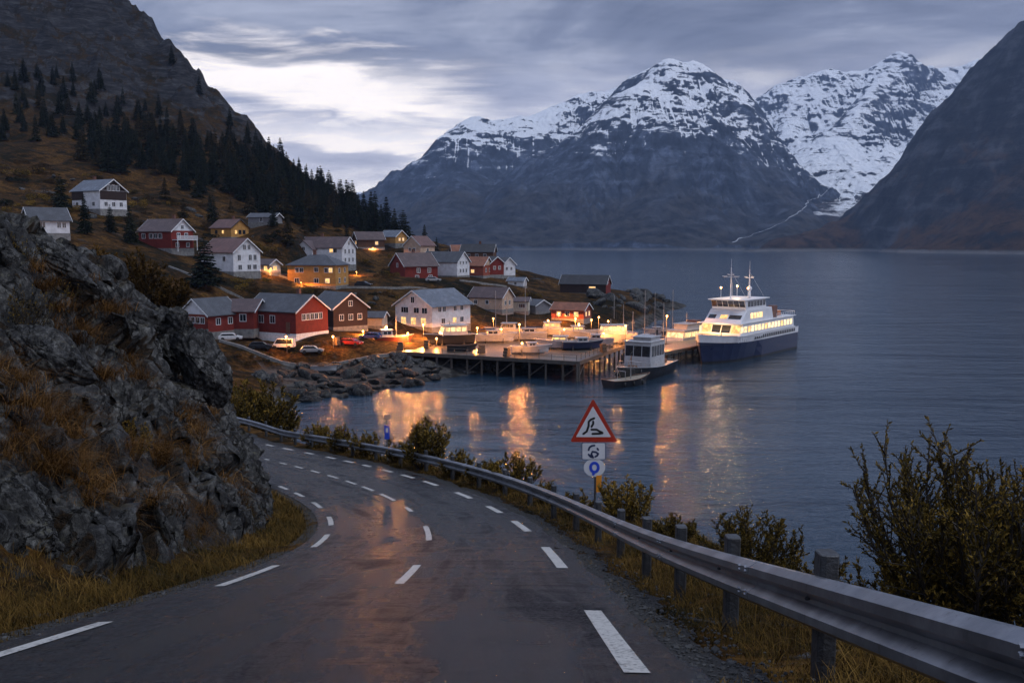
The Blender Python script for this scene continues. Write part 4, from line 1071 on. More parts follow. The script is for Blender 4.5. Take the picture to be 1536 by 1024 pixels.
# two small blue marker signs farther along the rail
for px, py0, py1, z, lab in ((581, 629, 672, 40, 'small blue marker sign on a thin post behind the far guardrail, the larger one'), (519, 634, 660, 44, 'tiny blue marker on a thin stake behind the far guardrail, leftmost of the signs')):
    a = P(px, py0, z); b_ = P(px, py1, z); g = H1(b_.x, b_.y)
    mk = thing('marker_sign', lab, 'marker sign', (b_.x, b_.y, g)); hgt = a.z - g; big = px > 550
    MB().tube((0, 0, -0.3), (0, 0, hgt), 0.03, 0.03, 8).build('post', MAT_GREY, mk)
    w_ = 0.22 if big else 0.16
    f = MB().box((0, -0.045, hgt - 0.55), (w_, 0.02, 0.62 if big else 0.42)).build('plate', MAT_BLUE, mk, bevel=0.005)
    MB().box((0.0, -0.0575, hgt - 0.46), (w_ * 0.45, 0.004, 0.2)).build('white_symbol', MAT_WHITE, f)
    if big: MB().box((0.02, -0.045, hgt + 0.12), (0.28, 0.02, 0.22)).build('top_plate', M('pale_plate', (0.45, 0.36, 0.28), 0.5), mk, bevel=0.005)

# ---- shrubs
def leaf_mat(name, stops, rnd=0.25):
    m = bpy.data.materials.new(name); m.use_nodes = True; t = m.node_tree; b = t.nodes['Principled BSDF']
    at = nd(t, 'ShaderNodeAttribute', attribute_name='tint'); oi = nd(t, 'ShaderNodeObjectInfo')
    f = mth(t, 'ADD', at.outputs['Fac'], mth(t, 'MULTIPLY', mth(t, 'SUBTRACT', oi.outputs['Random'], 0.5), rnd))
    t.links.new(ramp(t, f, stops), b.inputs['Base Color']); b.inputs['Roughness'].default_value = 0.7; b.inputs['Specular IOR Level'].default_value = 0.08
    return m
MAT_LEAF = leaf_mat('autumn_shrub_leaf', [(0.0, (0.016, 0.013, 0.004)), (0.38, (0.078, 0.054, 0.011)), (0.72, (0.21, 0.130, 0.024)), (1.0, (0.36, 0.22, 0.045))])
MAT_TWIG = M('shrub_twig', (0.030, 0.022, 0.017), 0.85)
def set_tint(me, tn, per):
    at = me.attributes.new('tint', 'FLOAT', 'POINT'); at.data.foreach_set('value', np.repeat(tn, per).astype(np.float32))
def leaves_mesh(name, c, d, ln, wd, tn, seed):
    r = np.random.RandomState(seed); n = len(c); d = d / np.linalg.norm(d, axis=1)[:, None]
    s = np.cross(d, r.normal(size=(n, 3))); s /= np.linalg.norm(s, axis=1)[:, None] + 1e-9; u = np.cross(s, d)
    V = np.stack([c, c + d * (ln * .45)[:, None] + s * wd[:, None] + u * (wd * .5)[:, None], c + d * ln[:, None], c + d * (ln * .45)[:, None] - s * wd[:, None] + u * (wd * .5)[:, None]], 1)
    me = fast_mesh(name, V.reshape(-1, 3), np.arange(n * 4).reshape(-1, 4), False); set_tint(me, tn, 4)
    return me
def shrub_meshes(seed, h, w, stems, twigs, per_twig, leaf, spread=0.75):
    r = random.Random(seed); st = MB(); LC = []; LD = []; LT = []
    for k in range(stems):
        a = r.uniform(0, 2 * math.pi); out_ = (r.random() ** 0.6) * w * 0.5; hh = h * r.uniform(0.6, 1.05) * (1 - 0.35 * (out_ / (w * .5)) ** 2)
        p0 = Vector((math.cos(a) * out_ * 0.22, math.sin(a) * out_ * 0.22, -0.08)); tip = Vector((math.cos(a) * out_, math.sin(a) * out_, hh))
        mid = p0.lerp(tip, 0.5) + Vector((math.cos(a), math.sin(a), 0)) * out_ * spread * 0.28 + Vector((r.uniform(-.08, .08), r.uniform(-.08, .08), 0)) * w
        pts = [(p0 * (1 - q) ** 2 + mid * 2 * q * (1 - q) + tip * q * q) for q in [j / 6 for j in range(7)]]
        for j in range(6): st.tube(pts[j], pts[j + 1], 0.011 * h * (1 - j / 7) + .002, 0.011 * h * (1 - (j + 1) / 7) + .002, 4)
        stemtint = r.uniform(-0.1, 0.1)
        for q_ in range(twigs):
            f = 0.22 + 0.78 * (q_ + r.random()) / twigs; j = min(int(f * 6), 5); b = pts[j].lerp(pts[j + 1], f * 6 - j); d = (pts[j + 1] - pts[j]).normalized()
            dv = (d * 0.9 + Vector((r.gauss(0, .55), r.gauss(0, .55), r.gauss(0.25, .35)))).normalized(); L_ = h * r.uniform(0.10, 0.26) * (1.15 - 0.5 * f)
            e = b + dv * L_; st.tube(b, e, 0.0045 * h + .001, 0.002 * h, 3)
            for z in range(per_twig):
                g = (z + r.random()) / per_twig; c = b.lerp(e, 0.15 + 0.85 * g)
                ld = (dv * 0.9 + Vector((r.gauss(0, .6), r.gauss(0, .6), r.gauss(.15, .5)))).normalized()
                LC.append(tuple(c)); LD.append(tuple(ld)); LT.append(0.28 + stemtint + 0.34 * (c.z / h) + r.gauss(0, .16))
    n = len(LC); nr = np.random.RandomState(seed); ln = leaf * nr.uniform(.65, 1.3, n)
    lm = leaves_mesh('shrub_foliage', np.array(LC), np.array(LD), ln, ln * 0.20, np.clip(np.array(LT), 0, 1), seed)
    return st, lm
def shrub(name, label, loc, rz, spec, group=None, mat_=None):
    st, lm = shrub_meshes(*spec)
    t = thing(name, label, 'shrub', loc, rz, group)
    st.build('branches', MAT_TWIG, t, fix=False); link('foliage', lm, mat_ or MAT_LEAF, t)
    return t
def shrub_at(px, py, z, label, spec, group='shrubs along the guardrail', rz=0.0):
    p = P(px, py, z); g = H1(p.x, p.y)
    return shrub('shrub', label, (p.x, p.y, g - 0.03), rz, spec, group)
G1 = 'shrubs along the guardrail'
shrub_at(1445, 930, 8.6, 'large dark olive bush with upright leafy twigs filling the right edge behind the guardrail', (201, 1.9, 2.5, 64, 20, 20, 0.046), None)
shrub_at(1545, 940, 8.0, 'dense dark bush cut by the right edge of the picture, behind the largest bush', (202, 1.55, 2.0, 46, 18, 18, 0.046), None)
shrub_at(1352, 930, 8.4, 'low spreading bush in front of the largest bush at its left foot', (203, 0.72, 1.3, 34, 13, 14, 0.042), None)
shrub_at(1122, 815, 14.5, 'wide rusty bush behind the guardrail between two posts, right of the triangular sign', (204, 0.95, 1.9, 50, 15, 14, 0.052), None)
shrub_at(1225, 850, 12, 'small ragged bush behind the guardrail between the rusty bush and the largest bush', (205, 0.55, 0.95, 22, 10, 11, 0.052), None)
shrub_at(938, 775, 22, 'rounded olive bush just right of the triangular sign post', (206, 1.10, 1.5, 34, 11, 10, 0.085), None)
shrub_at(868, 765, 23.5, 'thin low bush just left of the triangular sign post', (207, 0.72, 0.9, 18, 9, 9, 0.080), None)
proto = [(211, 1.0, 1.5, 30, 10, 9, 0.105), (212, 0.9, 1.8, 30, 10, 9, 0.105), (213, 1.15, 1.2, 28, 10, 9, 0.105)]
protos = []
spots = [(772, 722, 30, 1.15, 'spiky bush behind the rail below the right hand reflection of a harbour lamp'), (728, 712, 32, 0.85, 'low bush behind the rail between two taller ones, below the open water'), (640, 694, 37, 1.75, 'tallest bush behind the far rail, in front of the broad lamp reflection'), (688, 700, 34, 0.95, 'slanting bush at the right foot of the tallest far bush'),
         (556, 680, 42, 1.15, 'round bush behind the far rail just left of the blue marker sign'), (514, 674, 44, 1.1, 'round bush behind the far rail under the tiny blue marker'), (600, 688, 39, 0.9, 'low bush behind the far rail just right of the blue marker sign'), (482, 668, 47, 1.2, 'leftmost low bush behind the far rail above the bend'), (820, 740, 26.5, 0.6, 'tuft of low bush behind the rail left of the triangular sign'), (1010, 800, 18, 0.6, 'low bush behind the rail between the sign and the rusty bush')]
for k, (px, py, z, sc, lab) in enumerate(spots):
    p = P(px, py, z); g = H1(p.x, p.y)
    want = P(px, py, z).z
    if k < 3:
        o = shrub('shrub', lab, (p.x, p.y, max(g, want - 0.6)), k * 1.3, proto[k], G1); o.scale = (sc, sc, sc); protos.append(o)
    else: dup(protos[k % 3], (p.x, p.y, max(g, want - 0.6)), k * 1.7, sc, lab, G1)
# dense bush where the bank meets the cove, and the orange thicket behind the rocks
for px, py, z, sp, lab in [(392, 664, 66, (221, 4.6, 5.6, 60, 13, 14, 0.27), 'large round olive bush at the outer end of the rock bank, above the bend'), (425, 668, 70, (222, 2.6, 3.6, 34, 10, 12, 0.24), 'lower bush at the right foot of the large round olive bush')]:
    p = P(px, py, z); shrub('shrub', lab, (p.x, p.y, p.z - 0.2), 0.3, sp)
MAT_RUST = leaf_mat('rusty_shrub_leaf', [(0.0, (0.014, 0.010, 0.004)), (0.4, (0.048, 0.028, 0.008)), (0.75, (0.098, 0.052, 0.012)), (1.0, (0.155, 0.085, 0.022))])
for k, (px, py, z, h, w_, lab) in enumerate([(205, 462, 52, 2.9, 3.8, 'orange brown thicket behind the crest of the rock bank, the middle and widest one'), (150, 440, 50, 2.3, 2.8, 'orange brown thicket behind the crest of the rock bank, the upper left one'), (252, 468, 56, 2.0, 3.0, 'orange brown thicket behind the crest of the rock bank, the right hand one')]):
    p = P(px, py, z); shrub('shrub', lab, (p.x, p.y, p.z), 0.3, (230 + k, h, w_, 46, 12, 12, 0.20), 'thickets behind the rock bank', MAT_RUST)
for k, (px, py, h, w_, lab) in enumerate([(196, 690, 0.75, 0.9, 'small dark bush growing out of the middle of the rock face'), (40, 500, 0.9, 1.0, 'bare reddish bush on the bank below the long crest slab'), (85, 470, 0.8, 1.0, 'bare reddish bush on the bank beside the rounded ridge of rock'), (28, 425, 0.9, 1.1, 'twiggy reddish bush at the left edge under the crest slab')]):
    p = near_hit(px, py)
    if p is not None: shrub('shrub', lab, (p.x, p.y, p.z), 0.3, (240 + k, h, w_, 22, 9, 10 if k == 0 else 3, 0.05), 'bushes on the rock bank')

# ================================================================== VILLAGE
def clad(name, col, rough=0.75, horiz=False):
    m = bpy.data.materials.new(name); m.use_nodes = True; t = m.node_tree; b = t.nodes['Principled BSDF']
    tc = nd(t, 'ShaderNodeTexCoord'); o = tc.outputs['Object']; s = nd(t, 'ShaderNodeSeparateXYZ'); t.links.new(o, s.inputs[0])
    along = s.outputs[2] if horiz else mth(t, 'ADD', s.outputs[0], s.outputs[1])
    fr = mth(t, 'FRACT', mth(t, 'MULTIPLY', along, 5.5)); line = smooth(t, mth(t, 'ABSOLUTE', mth(t, 'SUBTRACT', fr, 0.5)), 0.40, 0.48)
    nz = noise(t, o, 0.9, 5, 0.65); st = noise(t, mapping(t, o, (3, 3, 0.3)), 1.5, 5, 0.65)
    c = mixc(t, smooth(t, nz, 0.35, 0.7), col, tuple(q * 0.74 for q in col))
    c = mixc(t, mth(t, 'MULTIPLY', smooth(t, st, 0.55, 0.75), 0.4), c, tuple(q * 0.5 + 0.01 for q in col))
    c = mixc(t, mth(t, 'MULTIPLY', line, 0.45), c, tuple(q * 0.35 for q in col))
    t.links.new(c, b.inputs['Base Color']); b.inputs['Roughness'].default_value = rough; b.inputs['Specular IOR Level'].default_value = 0.25
    return m
def roofm(name, col):
    m = bpy.data.materials.new(name); m.use_nodes = True; t = m.node_tree; b = t.nodes['Principled BSDF']
    tc = nd(t, 'ShaderNodeTexCoord'); o = tc.outputs['Object']
    br = nd(t, 'ShaderNodeTexBrick'); br.inputs['Scale'].default_value = 2.6; br.inputs['Mortar Size'].default_value = 0.03
    br.inputs['Color1'].default_value = (*col, 1); br.inputs['Color2'].default_value = (*[q * 0.7 for q in col], 1); br.inputs['Mortar'].default_value = (*[q * 0.3 for q in col], 1)
    t.links.new(mapping(t, o, (1, 1.6, 1)), br.inputs['Vector'])
    nz = noise(t, o, 0.7, 6, 0.7)
    t.links.new(mixc(t, mth(t, 'MULTIPLY', smooth(t, nz, 0.42, 0.7), 0.5), br.outputs['Color'], tuple(q * 1.5 + 0.01 for q in col)), b.inputs['Base Color']); b.inputs['Roughness'].default_value = 0.55
    return m
W_ = dict(white=clad('white_boards', (0.70, 0.71, 0.75), horiz=True), red=clad('red_boards', (0.185, 0.026, 0.019)), dark=clad('tarred_boards', (0.040, 0.025, 0.022)), yellow=clad('ochre_boards', (0.50, 0.26, 0.075), horiz=True),
          peach=clad('peach_boards', (0.56, 0.40, 0.30), horiz=True), rust=clad('rust_boards', (0.30, 0.075, 0.045)), brown=clad('brown_boards', (0.11, 0.055, 0.035)), cream=clad('cream_boards', (0.62, 0.54, 0.44), horiz=True), grey=clad('grey_boards', (0.20, 0.20, 0.22)))
RF = dict(slate=roofm('slate_roof', (0.062, 0.066, 0.080)), brown=roofm('brown_tile_roof', (0.090, 0.056, 0.056)), redb=roofm('red_tile_roof', (0.135, 0.060, 0.050)), blue=roofm('blue_grey_roof', (0.125, 0.145, 0.185)), black=roofm('black_roof', (0.028, 0.029, 0.034)), orange=roofm('orange_tile_roof', (0.24, 0.085, 0.04)))
MAT_TRIM = M('white_trim', (0.72, 0.73, 0.76), 0.6, vs=2); MAT_TRIMD = M('dark_trim', (0.05, 0.045, 0.045), 0.6); MAT_CONC = M('concrete', (0.22, 0.215, 0.21), 0.9, var=(0.13, 0.128, 0.125), vs=1.5, bump=0.4, bs=12); MAT_BRICK = M('chimney_brick', (0.16, 0.075, 0.055), 0.9, vs=6)
MAT_PANE = M('dark_window_glass', (0.018, 0.022, 0.030), 0.08, spec=0.8); 
def lit(name, c, s):
    m = bpy.data.materials.new(name); m.use_nodes = True; t = m.node_tree; b = t.nodes['Principled BSDF']
    tc = nd(t, 'ShaderNodeTexCoord'); n_ = noise(t, tc.outputs['Object'], 1.6, 3, 0.6)
    b.inputs['Base Color'].default_value = (0.05, 0.04, 0.03, 1); b.inputs['Roughness'].default_value = 0.15
    t.links.new(mixc(t, smooth(t, n_, 0.35, 0.65), c, tuple(q * 0.45 for q in c)), b.inputs['Emission Color']); b.inputs['Emission Strength'].default_value = s
    return m
MAT_LIT = lit('lit_window', (1.0, 0.56, 0.20), 1.6); MAT_LITB = lit('bright_lit_window', (1.0, 0.64, 0.28), 1.7)
MAT_DOOR = M('door_paint', (0.14, 0.06, 0.035), 0.5)

def window(par, c, nrm, w, h, litm=None, trim=None, bars=1):
    """a framed window on a wall: c centre on the wall face, nrm outward (2-D), own frame and pane"""
    n = Vector((nrm[0], nrm[1], 0)); u = Vector((-nrm[1], nrm[0], 0)); yaw = math.atan2(u.y, u.x)
    f = MB(); c = Vector(c)
    for du, dz, a, b in ((-(w / 2), 0, 0.10, h + 0.10), (w / 2, 0, 0.10, h + 0.10), (0, -h / 2, w - 0.10, 0.10), (0, h / 2, w - 0.10, 0.10)):
        p = c + u * du + n * 0.03; f.box((p.x, p.y, p.z + dz), (a, 0.07, b), rz=yaw)
    for k in range(bars):
        du = -w / 2 + w * (k + 1) / (bars + 1); p = c + u * du + n * 0.025; f.box((p.x, p.y, p.z), (0.055, 0.045, h - 0.10), rz=yaw)
    fo = f.build('window', trim or MAT_TRIM, par, fix=False)
    g = MB(); p = c + n * 0.012; g.box((p.x, p.y, p.z), (w - 0.1, 0.02, h - 0.1), rz=yaw); g.build('pane', litm or MAT_PANE, fo, fix=False)
def house(key, label, cat, L, W, h, rise, yaw, wall, roof, wins=(), hip=False, trim=None, gable=None, chimney=None, over=0.45, base=1.6, name=None, loc=None, door=None, foot=None, cols=None, group=None, basem=None, extra_z=0.0):
    """L along the ridge (local x), W deep; wins: (face, u, z, w, h, lit) with face f/b/r/l"""
    g = loc or GRID[key]
    t = thing(name or 'house', label, cat, (g.x, g.y, g.z + extra_z), R(yaw), group)
    w = W_[wall]; x = L / 2; y = W / 2
    mb = MB()
    if hip:
        mb.prism([(-x, -y), (x, -y), (x, y), (-x, y)], 'z', 0, h)
    else:
        mb.prism([(-y, 0), (y, 0), (y, h), (0, h + rise - 0.02), (-y, h)], 'x', -x, x)
    mb.build('wall', w, t)
    MB().box((0, 0, -base / 2 + 0.15), (L + 0.12, W + 0.12, base + 0.3)).build('foundation', basem or MAT_CONC, t)
    if gable and not hip:
        for sx in gable[1]:
            MB().prism([(-y + 0.02, h + 0.02), (y - 0.02, h + 0.02), (0, h + rise - 0.05)], 'x', sx * (x + 0.002), sx * (x + 0.04)).build('gable_cladding', W_[gable[0]], t)
    th = 0.16; ov = over
    if hip:
        r_ = max(x - y * 0.9, 0.6); mb = MB()
        e = [(-x - ov, -y - ov, h), (x + ov, -y - ov, h), (x + ov, y + ov, h), (-x - ov, y + ov, h)]; tp = [(-r_, 0, h + rise), (r_, 0, h + rise)]
        e2 = [(a, b, c - th) for a, b, c in e]
        mb.add(e + tp + e2, [(0, 1, 5, 4), (1, 2, 5), (2, 3, 4, 5), (3, 0, 4), (0, 6, 7, 1), (1, 7, 8, 2), (2, 8, 9, 3), (3, 9, 6, 0), (9, 8, 7, 6)])
        ro = mb.build('roof', RF[roof], t)
    else:
        sl = rise / y; prof_ = [(-y - ov, h - ov * sl), (0, h + rise), (y + ov, h - ov * sl), (y + ov, h - ov * sl + th), (0, h + rise + th * 1.2), (-y - ov, h - ov * sl + th)]
        ro = MB().prism(prof_, 'x', -x - ov, x + ov).build('roof', RF[roof], t)
        for sx in (-1, 1):
            bb = MB()
            for sy in (-1, 1):
                a = (sy * (y + ov), h - ov * sl + th); b = (0, h + rise + th * 1.2)
                poly = [a, b, (b[0], b[1] - 0.30), (a[0], a[1] - 0.30)]
                bb.prism(poly, 'x', sx * (x + ov + 0.003), sx * (x + ov + 0.055))
            bb.build('bargeboard', trim or MAT_TRIM, ro)
    if chimney is not None:
        for cx_ in chimney: MB().box((cx_, 0.3, h + rise + 0.35), (0.75, 0.6, 1.5)).box((cx_, 0.3, h + rise + 1.14), (0.9, 0.75, 0.09)).build('chimney', MAT_BRICK, ro)
    for (face, u, z, ww, wh, lt) in wins:
        c, n = {'f': ((u, -y, z), (0, -1)), 'b': ((u, y, z), (0, 1)), 'r': ((x, u, z), (1, 0)), 'l': ((-x, u, z), (-1, 0))}[face]
        if face in 'rl' and gable and z > h and (1 if face == 'r' else -1) in gable[1]: c = (c[0] + n[0] * 0.045, c[1], c[2])
        window(t, c, n, ww, wh, MAT_LITB if lt == 2 else MAT_LIT if lt else None, trim, 2 if ww > 1.6 else 1)
    if door:
        face, u, hh = door
        c, n = {'f': ((u, -y, 0), (0, -1)), 'r': ((x, u, 0), (1, 0)), 'l': ((-x, u, 0), (-1, 0))}[face]
        sz = (1.0, 0.08, hh) if face == 'f' else (0.08, 1.0, hh)
        d = MB().box((c[0] + n[0] * 0.025, c[1] + n[1] * 0.025, hh / 2 + 0.2), sz).build('door', MAT_DOOR, t)
        MB().ball((c[0] + n[0] * 0.09 + (0.3 if face == 'f' else 0), c[1] + n[1] * 0.09 + (0 if face == 'f' else 0.3), hh / 2 + 0.2), 0.05).build('handle', MAT_GREY, d)
    return t
def row(face, us, z, w=1.1, h=1.25, lit_=()): return [(face, u, z, w, h, 1 if k in lit_ else 0) for k, u in enumerate(us)]

house('lodge', 'tall white house highest on the slope, with a dark upper storey', 'house', 11, 8.5, 5.2, 2.9, -28, 'white', 'blue', row('f', [-3.5, -1, 3], 1.6, 1.0, 1.1) + row('r', [-2.4, 0, 2.4], 1.6, 1.1, 1.2) + row('r', [-1.4, 0.1, 1.5], 5.9, 1.0, 1.5) + row('r', [-2.6, 0, 2.6], 4.1, 1.4, 0.9, (0,)), gable=('dark', (1,)), foot=True, chimney=[-2])
t_ = bpy.data.objects[[o.name for o in bpy.data.objects if o.get('label', '').startswith('tall white house highest')][0]]
MB().box((-3.2, -4.30, 3.9), (4.6, 0.10, 2.4)).build('dark_storey_cladding', W_['dark'], t_); MB().box((5.54, 0, 3.95), (0.08, 8.3, 2.35)).build('dark_storey_cladding', W_['dark'], t_)
house('white_rock', 'white house with a black gabled roof half hidden behind the crest of the rock bank', 'house', 7.6, 6.6, 3.1, 2.5, 40, 'white', 'slate', row('f', [1.7, 2.7], 2.0, 0.8, 1.2) + row('l', [-1.3, 1.3], 2.0) + row('f', [-1.5], 2.0))
house('red_balcony', 'dark red house with a brown roof and a white balcony under its gable', 'house', 10.5, 7.6, 4.6, 2.8, -24, 'red', 'brown', row('f', [-3.6, -1.2, 0.3, 1.8], 3.3, 1.1, 1.2) + row('r', [-1.3, 1.3], 3.4, 1.1, 1.3) + row('r', [0], 5.5, 1.0, 1.0) + row('r', [-1.8, 1.8], 1.1, 1.1, 1.1), chimney=[2.5], gable=('white', (1,)))
t_ = [o for o in bpy.data.objects if o.get('label', '').startswith('dark red house with a brown')][0]
mb = MB().box((6.1, 0, 2.35), (1.7, 7.0, 0.16)).box((6.92, 0, 3.35), (0.06, 7.0, 0.09))
for k in range(24): mb.box((6.92, -3.45 + k * 0.3, 2.9), (0.05, 0.14, 0.95))
mb.tube((6.85, -3.3, 2.3), (6.85, -3.3, -0.5), 0.09).tube((6.85, 3.3, 2.3), (6.85, 3.3, -0.5), 0.09); mb.build('balcony', MAT_TRIM, t_)
house('amber', 'small amber lit wooden house with a red brown roof, above the white gabled house', 'house', 9, 7, 3.2, 2.4, -32, 'yellow', 'redb', row('r', [-1.6, 0, 1.6], 1.8, 1.0, 1.2, (0,)) + row('f', [-2, 1], 1.8, 1, 1.1, (1,)), trim=MAT_TRIMD, chimney=[1.5])
house('white_gable', 'white two storey house with a red brown roof and its gable turned to the water', 'house', 11.5, 8.4, 5.0, 3.1, -33, 'white', 'redb', row('r', [-2.4, 1.0, 2.5], 3.6, 1.0, 1.4) + row('r', [-0.7, 0.7], 6.1, 0.95, 1.2) + row('r', [-2.2, 0.6, 2.4], 1.3, 1.2, 1.2) + row('f', [-2.5, 2.5], 3.3), foot=True)
house('yellow', 'broad ochre yellow house with a hipped grey roof above the stone wall', 'house', 13.0, 9.5, 5.6, 2.6, -10, 'yellow', 'slate', row('f', [-3.9, -2.7], 4.3, 1.0, 1.2) + row('f', [1.3], 4.4, 1.1, 1.2) + row('f', [4.0, 5.2], 4.3, 1.0, 1.2, (1,)) + row('f', [-4.0, 1.3, 4.3], 1.6, 1.2, 1.2, (2,)) + row('r', [-2, 2], 4.2) + row('r', [-2, 2], 1.6), hip=True, chimney=[-1])
MBt = [o for o in bpy.data.objects if o.get('label', '').startswith('broad ochre')][0]
MB().box((-8.3, 0.6, 1.3), (3.5, 6, 3.0)).box((-8.3, 0.6, 2.9), (3.9, 6.5, 0.25)).build('annex', W_['dark'], MBt)
MB().box((-5.6, -6.3, 0.1), (4.2, 3.0, 2.0)).build('terrace_wall', W_['yellow'], MBt)
house('big_white', 'long white house with a dark roof and many windows, behind the ochre house', 'house', 15, 8.5, 5.6, 3.1, -20, 'white', 'brown', row('f', [3.8, 5.2], 4.6, 1.2, 1.2, (0,)) + row('f', [-5.5], 4.6, 1.0, 1.2) + row('r', [-2.3, 0, 2.3], 4.4, 1.0, 1.4) + row('r', [-2.3, 0, 2.3], 1.8, 1.0, 1.3) + row('r', [0], 6.9, 1.0, 1.2), chimney=[-2])
MBt = [o for o in bpy.data.objects if o.get('label', '').startswith('long white house with a dark roof and many')][0]
MB().prism([(-7.6, 0.0), (-1.6, 0.0), (-1.6, 5.2), (-4.6, 7.6), (-7.6, 5.2)], 'y', -6.4, -4.2).build('cross_wing', W_['white'], MBt)
MB().prism([(-8.1, 4.8), (-4.6, 7.6), (-1.1, 4.8), (-1.1, 5.0), (-4.6, 7.82), (-8.1, 5.0)], 'y', -6.9, -1.0).build('cross_roof', RF['brown'], MBt)
window(MBt, (-4.6, -6.4, 5.2), (0, -1), 1.0, 1.2)
house('far_cluster', 'small house with a lit gable and reddish roof high behind the half timbered house', 'house', 10, 7, 3.2, 2.6, 25, 'brown', 'brown', row('l', [-1, 1], 2, 1, 1.2, (0,)) + row('f', [2], 1.8, 1.1, 1.2, (0,)))
house('far_cluster_b', 'low house with a pale blue roof farthest up at the edge of the spruces', 'house', 8, 6.5, 2.8, 2.2, -35, 'yellow', 'blue', row('r', [-1, 1], 1.7, 1, 1.1, (0, 1)))
house('red_brown', 'dark red house with its gable facing left, below the pink gabled house', 'house', 11, 9.5, 4.2, 3.6, 34, 'red', 'brown', row('f', [-1, 2.6], 2.8, 1.1, 1.4) + row('f', [-1.5, 3], 0.9, 1.2, 1.0) + row('l', [0], 4.3, 1, 1.2), chimney=[0])
house('slate_white', 'white gabled house with a long dark slate roof beside the dark red gabled house', 'house', 13, 7.6, 4.6, 2.9, -27, 'white', 'slate', row('r', [-1.8, 0, 1.8], 4.3, 0.9, 1.1) + row('r', [-1.8, 0, 1.8], 1.8, 1.0, 1.2) + row('f', [-3], 2.2) + row('f', [-4.8], 2.2), gable=('white', (1,)))
house('pink', 'pinkish house with a steep red roof peeping over the dark red gabled house', 'house', 9, 7.5, 4.0, 3.2, 60, 'peach', 'redb', row('l', [-1, 1], 2.4) + row('f', [0], 2.2))
house('rust', 'rust red house with an orange roof, right of the long slate roof', 'house', 8.5, 7.5, 3.6, 2.6, -22, 'rust', 'orange', row('r', [-1.5, 1.5], 2.0, 1.0, 1.2) + row('f', [-2, 0.5], 1.7, 1.2, 1.1, (1,)), gable=('peach', (1,)))
house('dark_back', 'dark house with a wide black roof on the crest behind the rust red house', 'house', 12, 8, 3.6, 2.6, -8, 'brown', 'black', row('f', [-3, 0, 3], 2.2, 1.1, 1.1), chimney=[0.5])
house('rust_far', 'orange roofed house with lit windows at the crest, left of the wide black roof', 'house', 8, 6.5, 2.8, 2.2, 12, 'rust', 'orange', row('f', [-1.5, 1.5], 1.6, 1.1, 1.1, (0, 1)))
house('small_red', 'narrow dark red house squeezed between the rust red house and the last white house', 'house', 6, 5.5, 4.2, 2.0, -55, 'red', 'black', row('r', [-1, 1], 2.6, 0.9, 1.1) + row('f', [0], 2.4, 1, 1.1, (0,)))
house('small_white', 'last small white house at the right end of the upper row above the fjord', 'house', 6, 5.5, 4.0, 2.2, -50, 'white', 'slate', row('r', [-1, 1], 2.6, 0.9, 1.1) + row('f', [-1, 1], 2.4, 0.9, 1.1))
house('store', 'grey gabled boat store with red lower wall, next to the rock bank', 'boathouse', 8, 7.6, 3.6, 2.8, 60, 'red', 'slate', row('l', [-2.4, -1.1, 0.2, 1.5], 2.5, 1.0, 1.2) + row('f', [1.5, -1.5], 2.2), gable=('white', (-1,)), base=1.6)
house('link', 'low red boathouse with brown roof between the boat store and the largest red boathouse', 'boathouse', 8.6, 7.5, 3.8, 2.0, -6, 'red', 'brown', row('f', [-0.6, 2.2], 2.5, 1.3, 1.4), base=1.4)
house('red_hall', 'largest red boathouse on the quay, with a slate roof and white trimmed gable', 'boathouse', 13.2, 9.2, 4.6, 2.9, -30, 'red', 'slate', row('f', [-2.4, 0.6], 2.9, 1.3, 1.5) + row('f', [-5.0], 2.9, 1.5, 1.3) + row('r', [-2.4, -1.2, 0.0, 1.2, 2.4], 3.4, 1.0, 1.2), door=('f', 4.6, 2.3), basem=MAT_TRIM, base=1.4, chimney=[3])
house('brown_hall', 'dark brown wooden boathouse with a slate roof behind the largest red boathouse', 'boathouse', 9.5, 8.2, 4.2, 2.9, -48, 'dark', 'slate', row('r', [-2.2, 0, 2.2], 2.2, 1.0, 1.2) + row('r', [0], 5.0, 0.9, 1.1), base=1.4)
house('shed', 'low grey roofed shed lit by the street lamp beside the dark brown boathouse', 'shed', 7.5, 5, 2.1, 1.0, -5, 'cream', 'slate', row('f', [-2], 1.3, 0.9, 0.9), base=1.6)
house('quay_white', 'large white house with a grey blue roof standing right behind the quay', 'house', 13.5, 11, 5.0, 3.2, 54, 'white', 'blue', row('f', [-4.2, -2.6, 1.2, 3.6], 4.2, 1.1, 1.3) + row('f', [-3, 1, 3.6], 1.5, 1.3, 1.2, (1,)) + row('l', [-3.3, -0.9], 3.9, 1.6, 1.3) + row('l', [2.6], 3.9, 2.2, 1.3) + row('l', [0.2], 6.2, 1.1, 1.4) + row('l', [-3, 0, 3], 1.5, 1.6, 1.6, (0, 1, 2)), base=1.4, over=0.6)
house('peach', 'peach coloured house with a brown roof on the low slope behind the harbour', 'house', 10, 7, 3.6, 2.4, -26, 'peach', 'brown', row('f', [-3, 0.5], 2.2, 1.0, 1.1) + row('r', [-1.4, 1.2], 2.0, 1.0, 1.2), base=1.4)
house('white_box', 'white flat fronted annex with two windows just right of the peach coloured house', 'house', 6.2, 5.5, 3.0, 0.9, -6, 'cream', 'brown', row('f', [-1.8, 1.0, 2.0], 1.8, 1.0, 1.1), base=1.4)
house('grey_shed', 'grey shed with a pale roof right of the white annex', 'shed', 6.5, 5.5, 2.2, 1.4, -50, 'grey', 'slate', row('f', [0], 1.3), base=1.2)
house('hut', 'orange lit harbour hut with a low tiled roof behind the row of lamps', 'hut', 9, 6, 2.6, 1.6, -24, 'rust', 'orange', row('r', [-1.2, 1.2], 1.5, 1, 1.2, (0, 1)) + row('f', [-2.4, 0, 2.4], 1.5, 1.2, 1.2, (0, 2)), base=1.2)
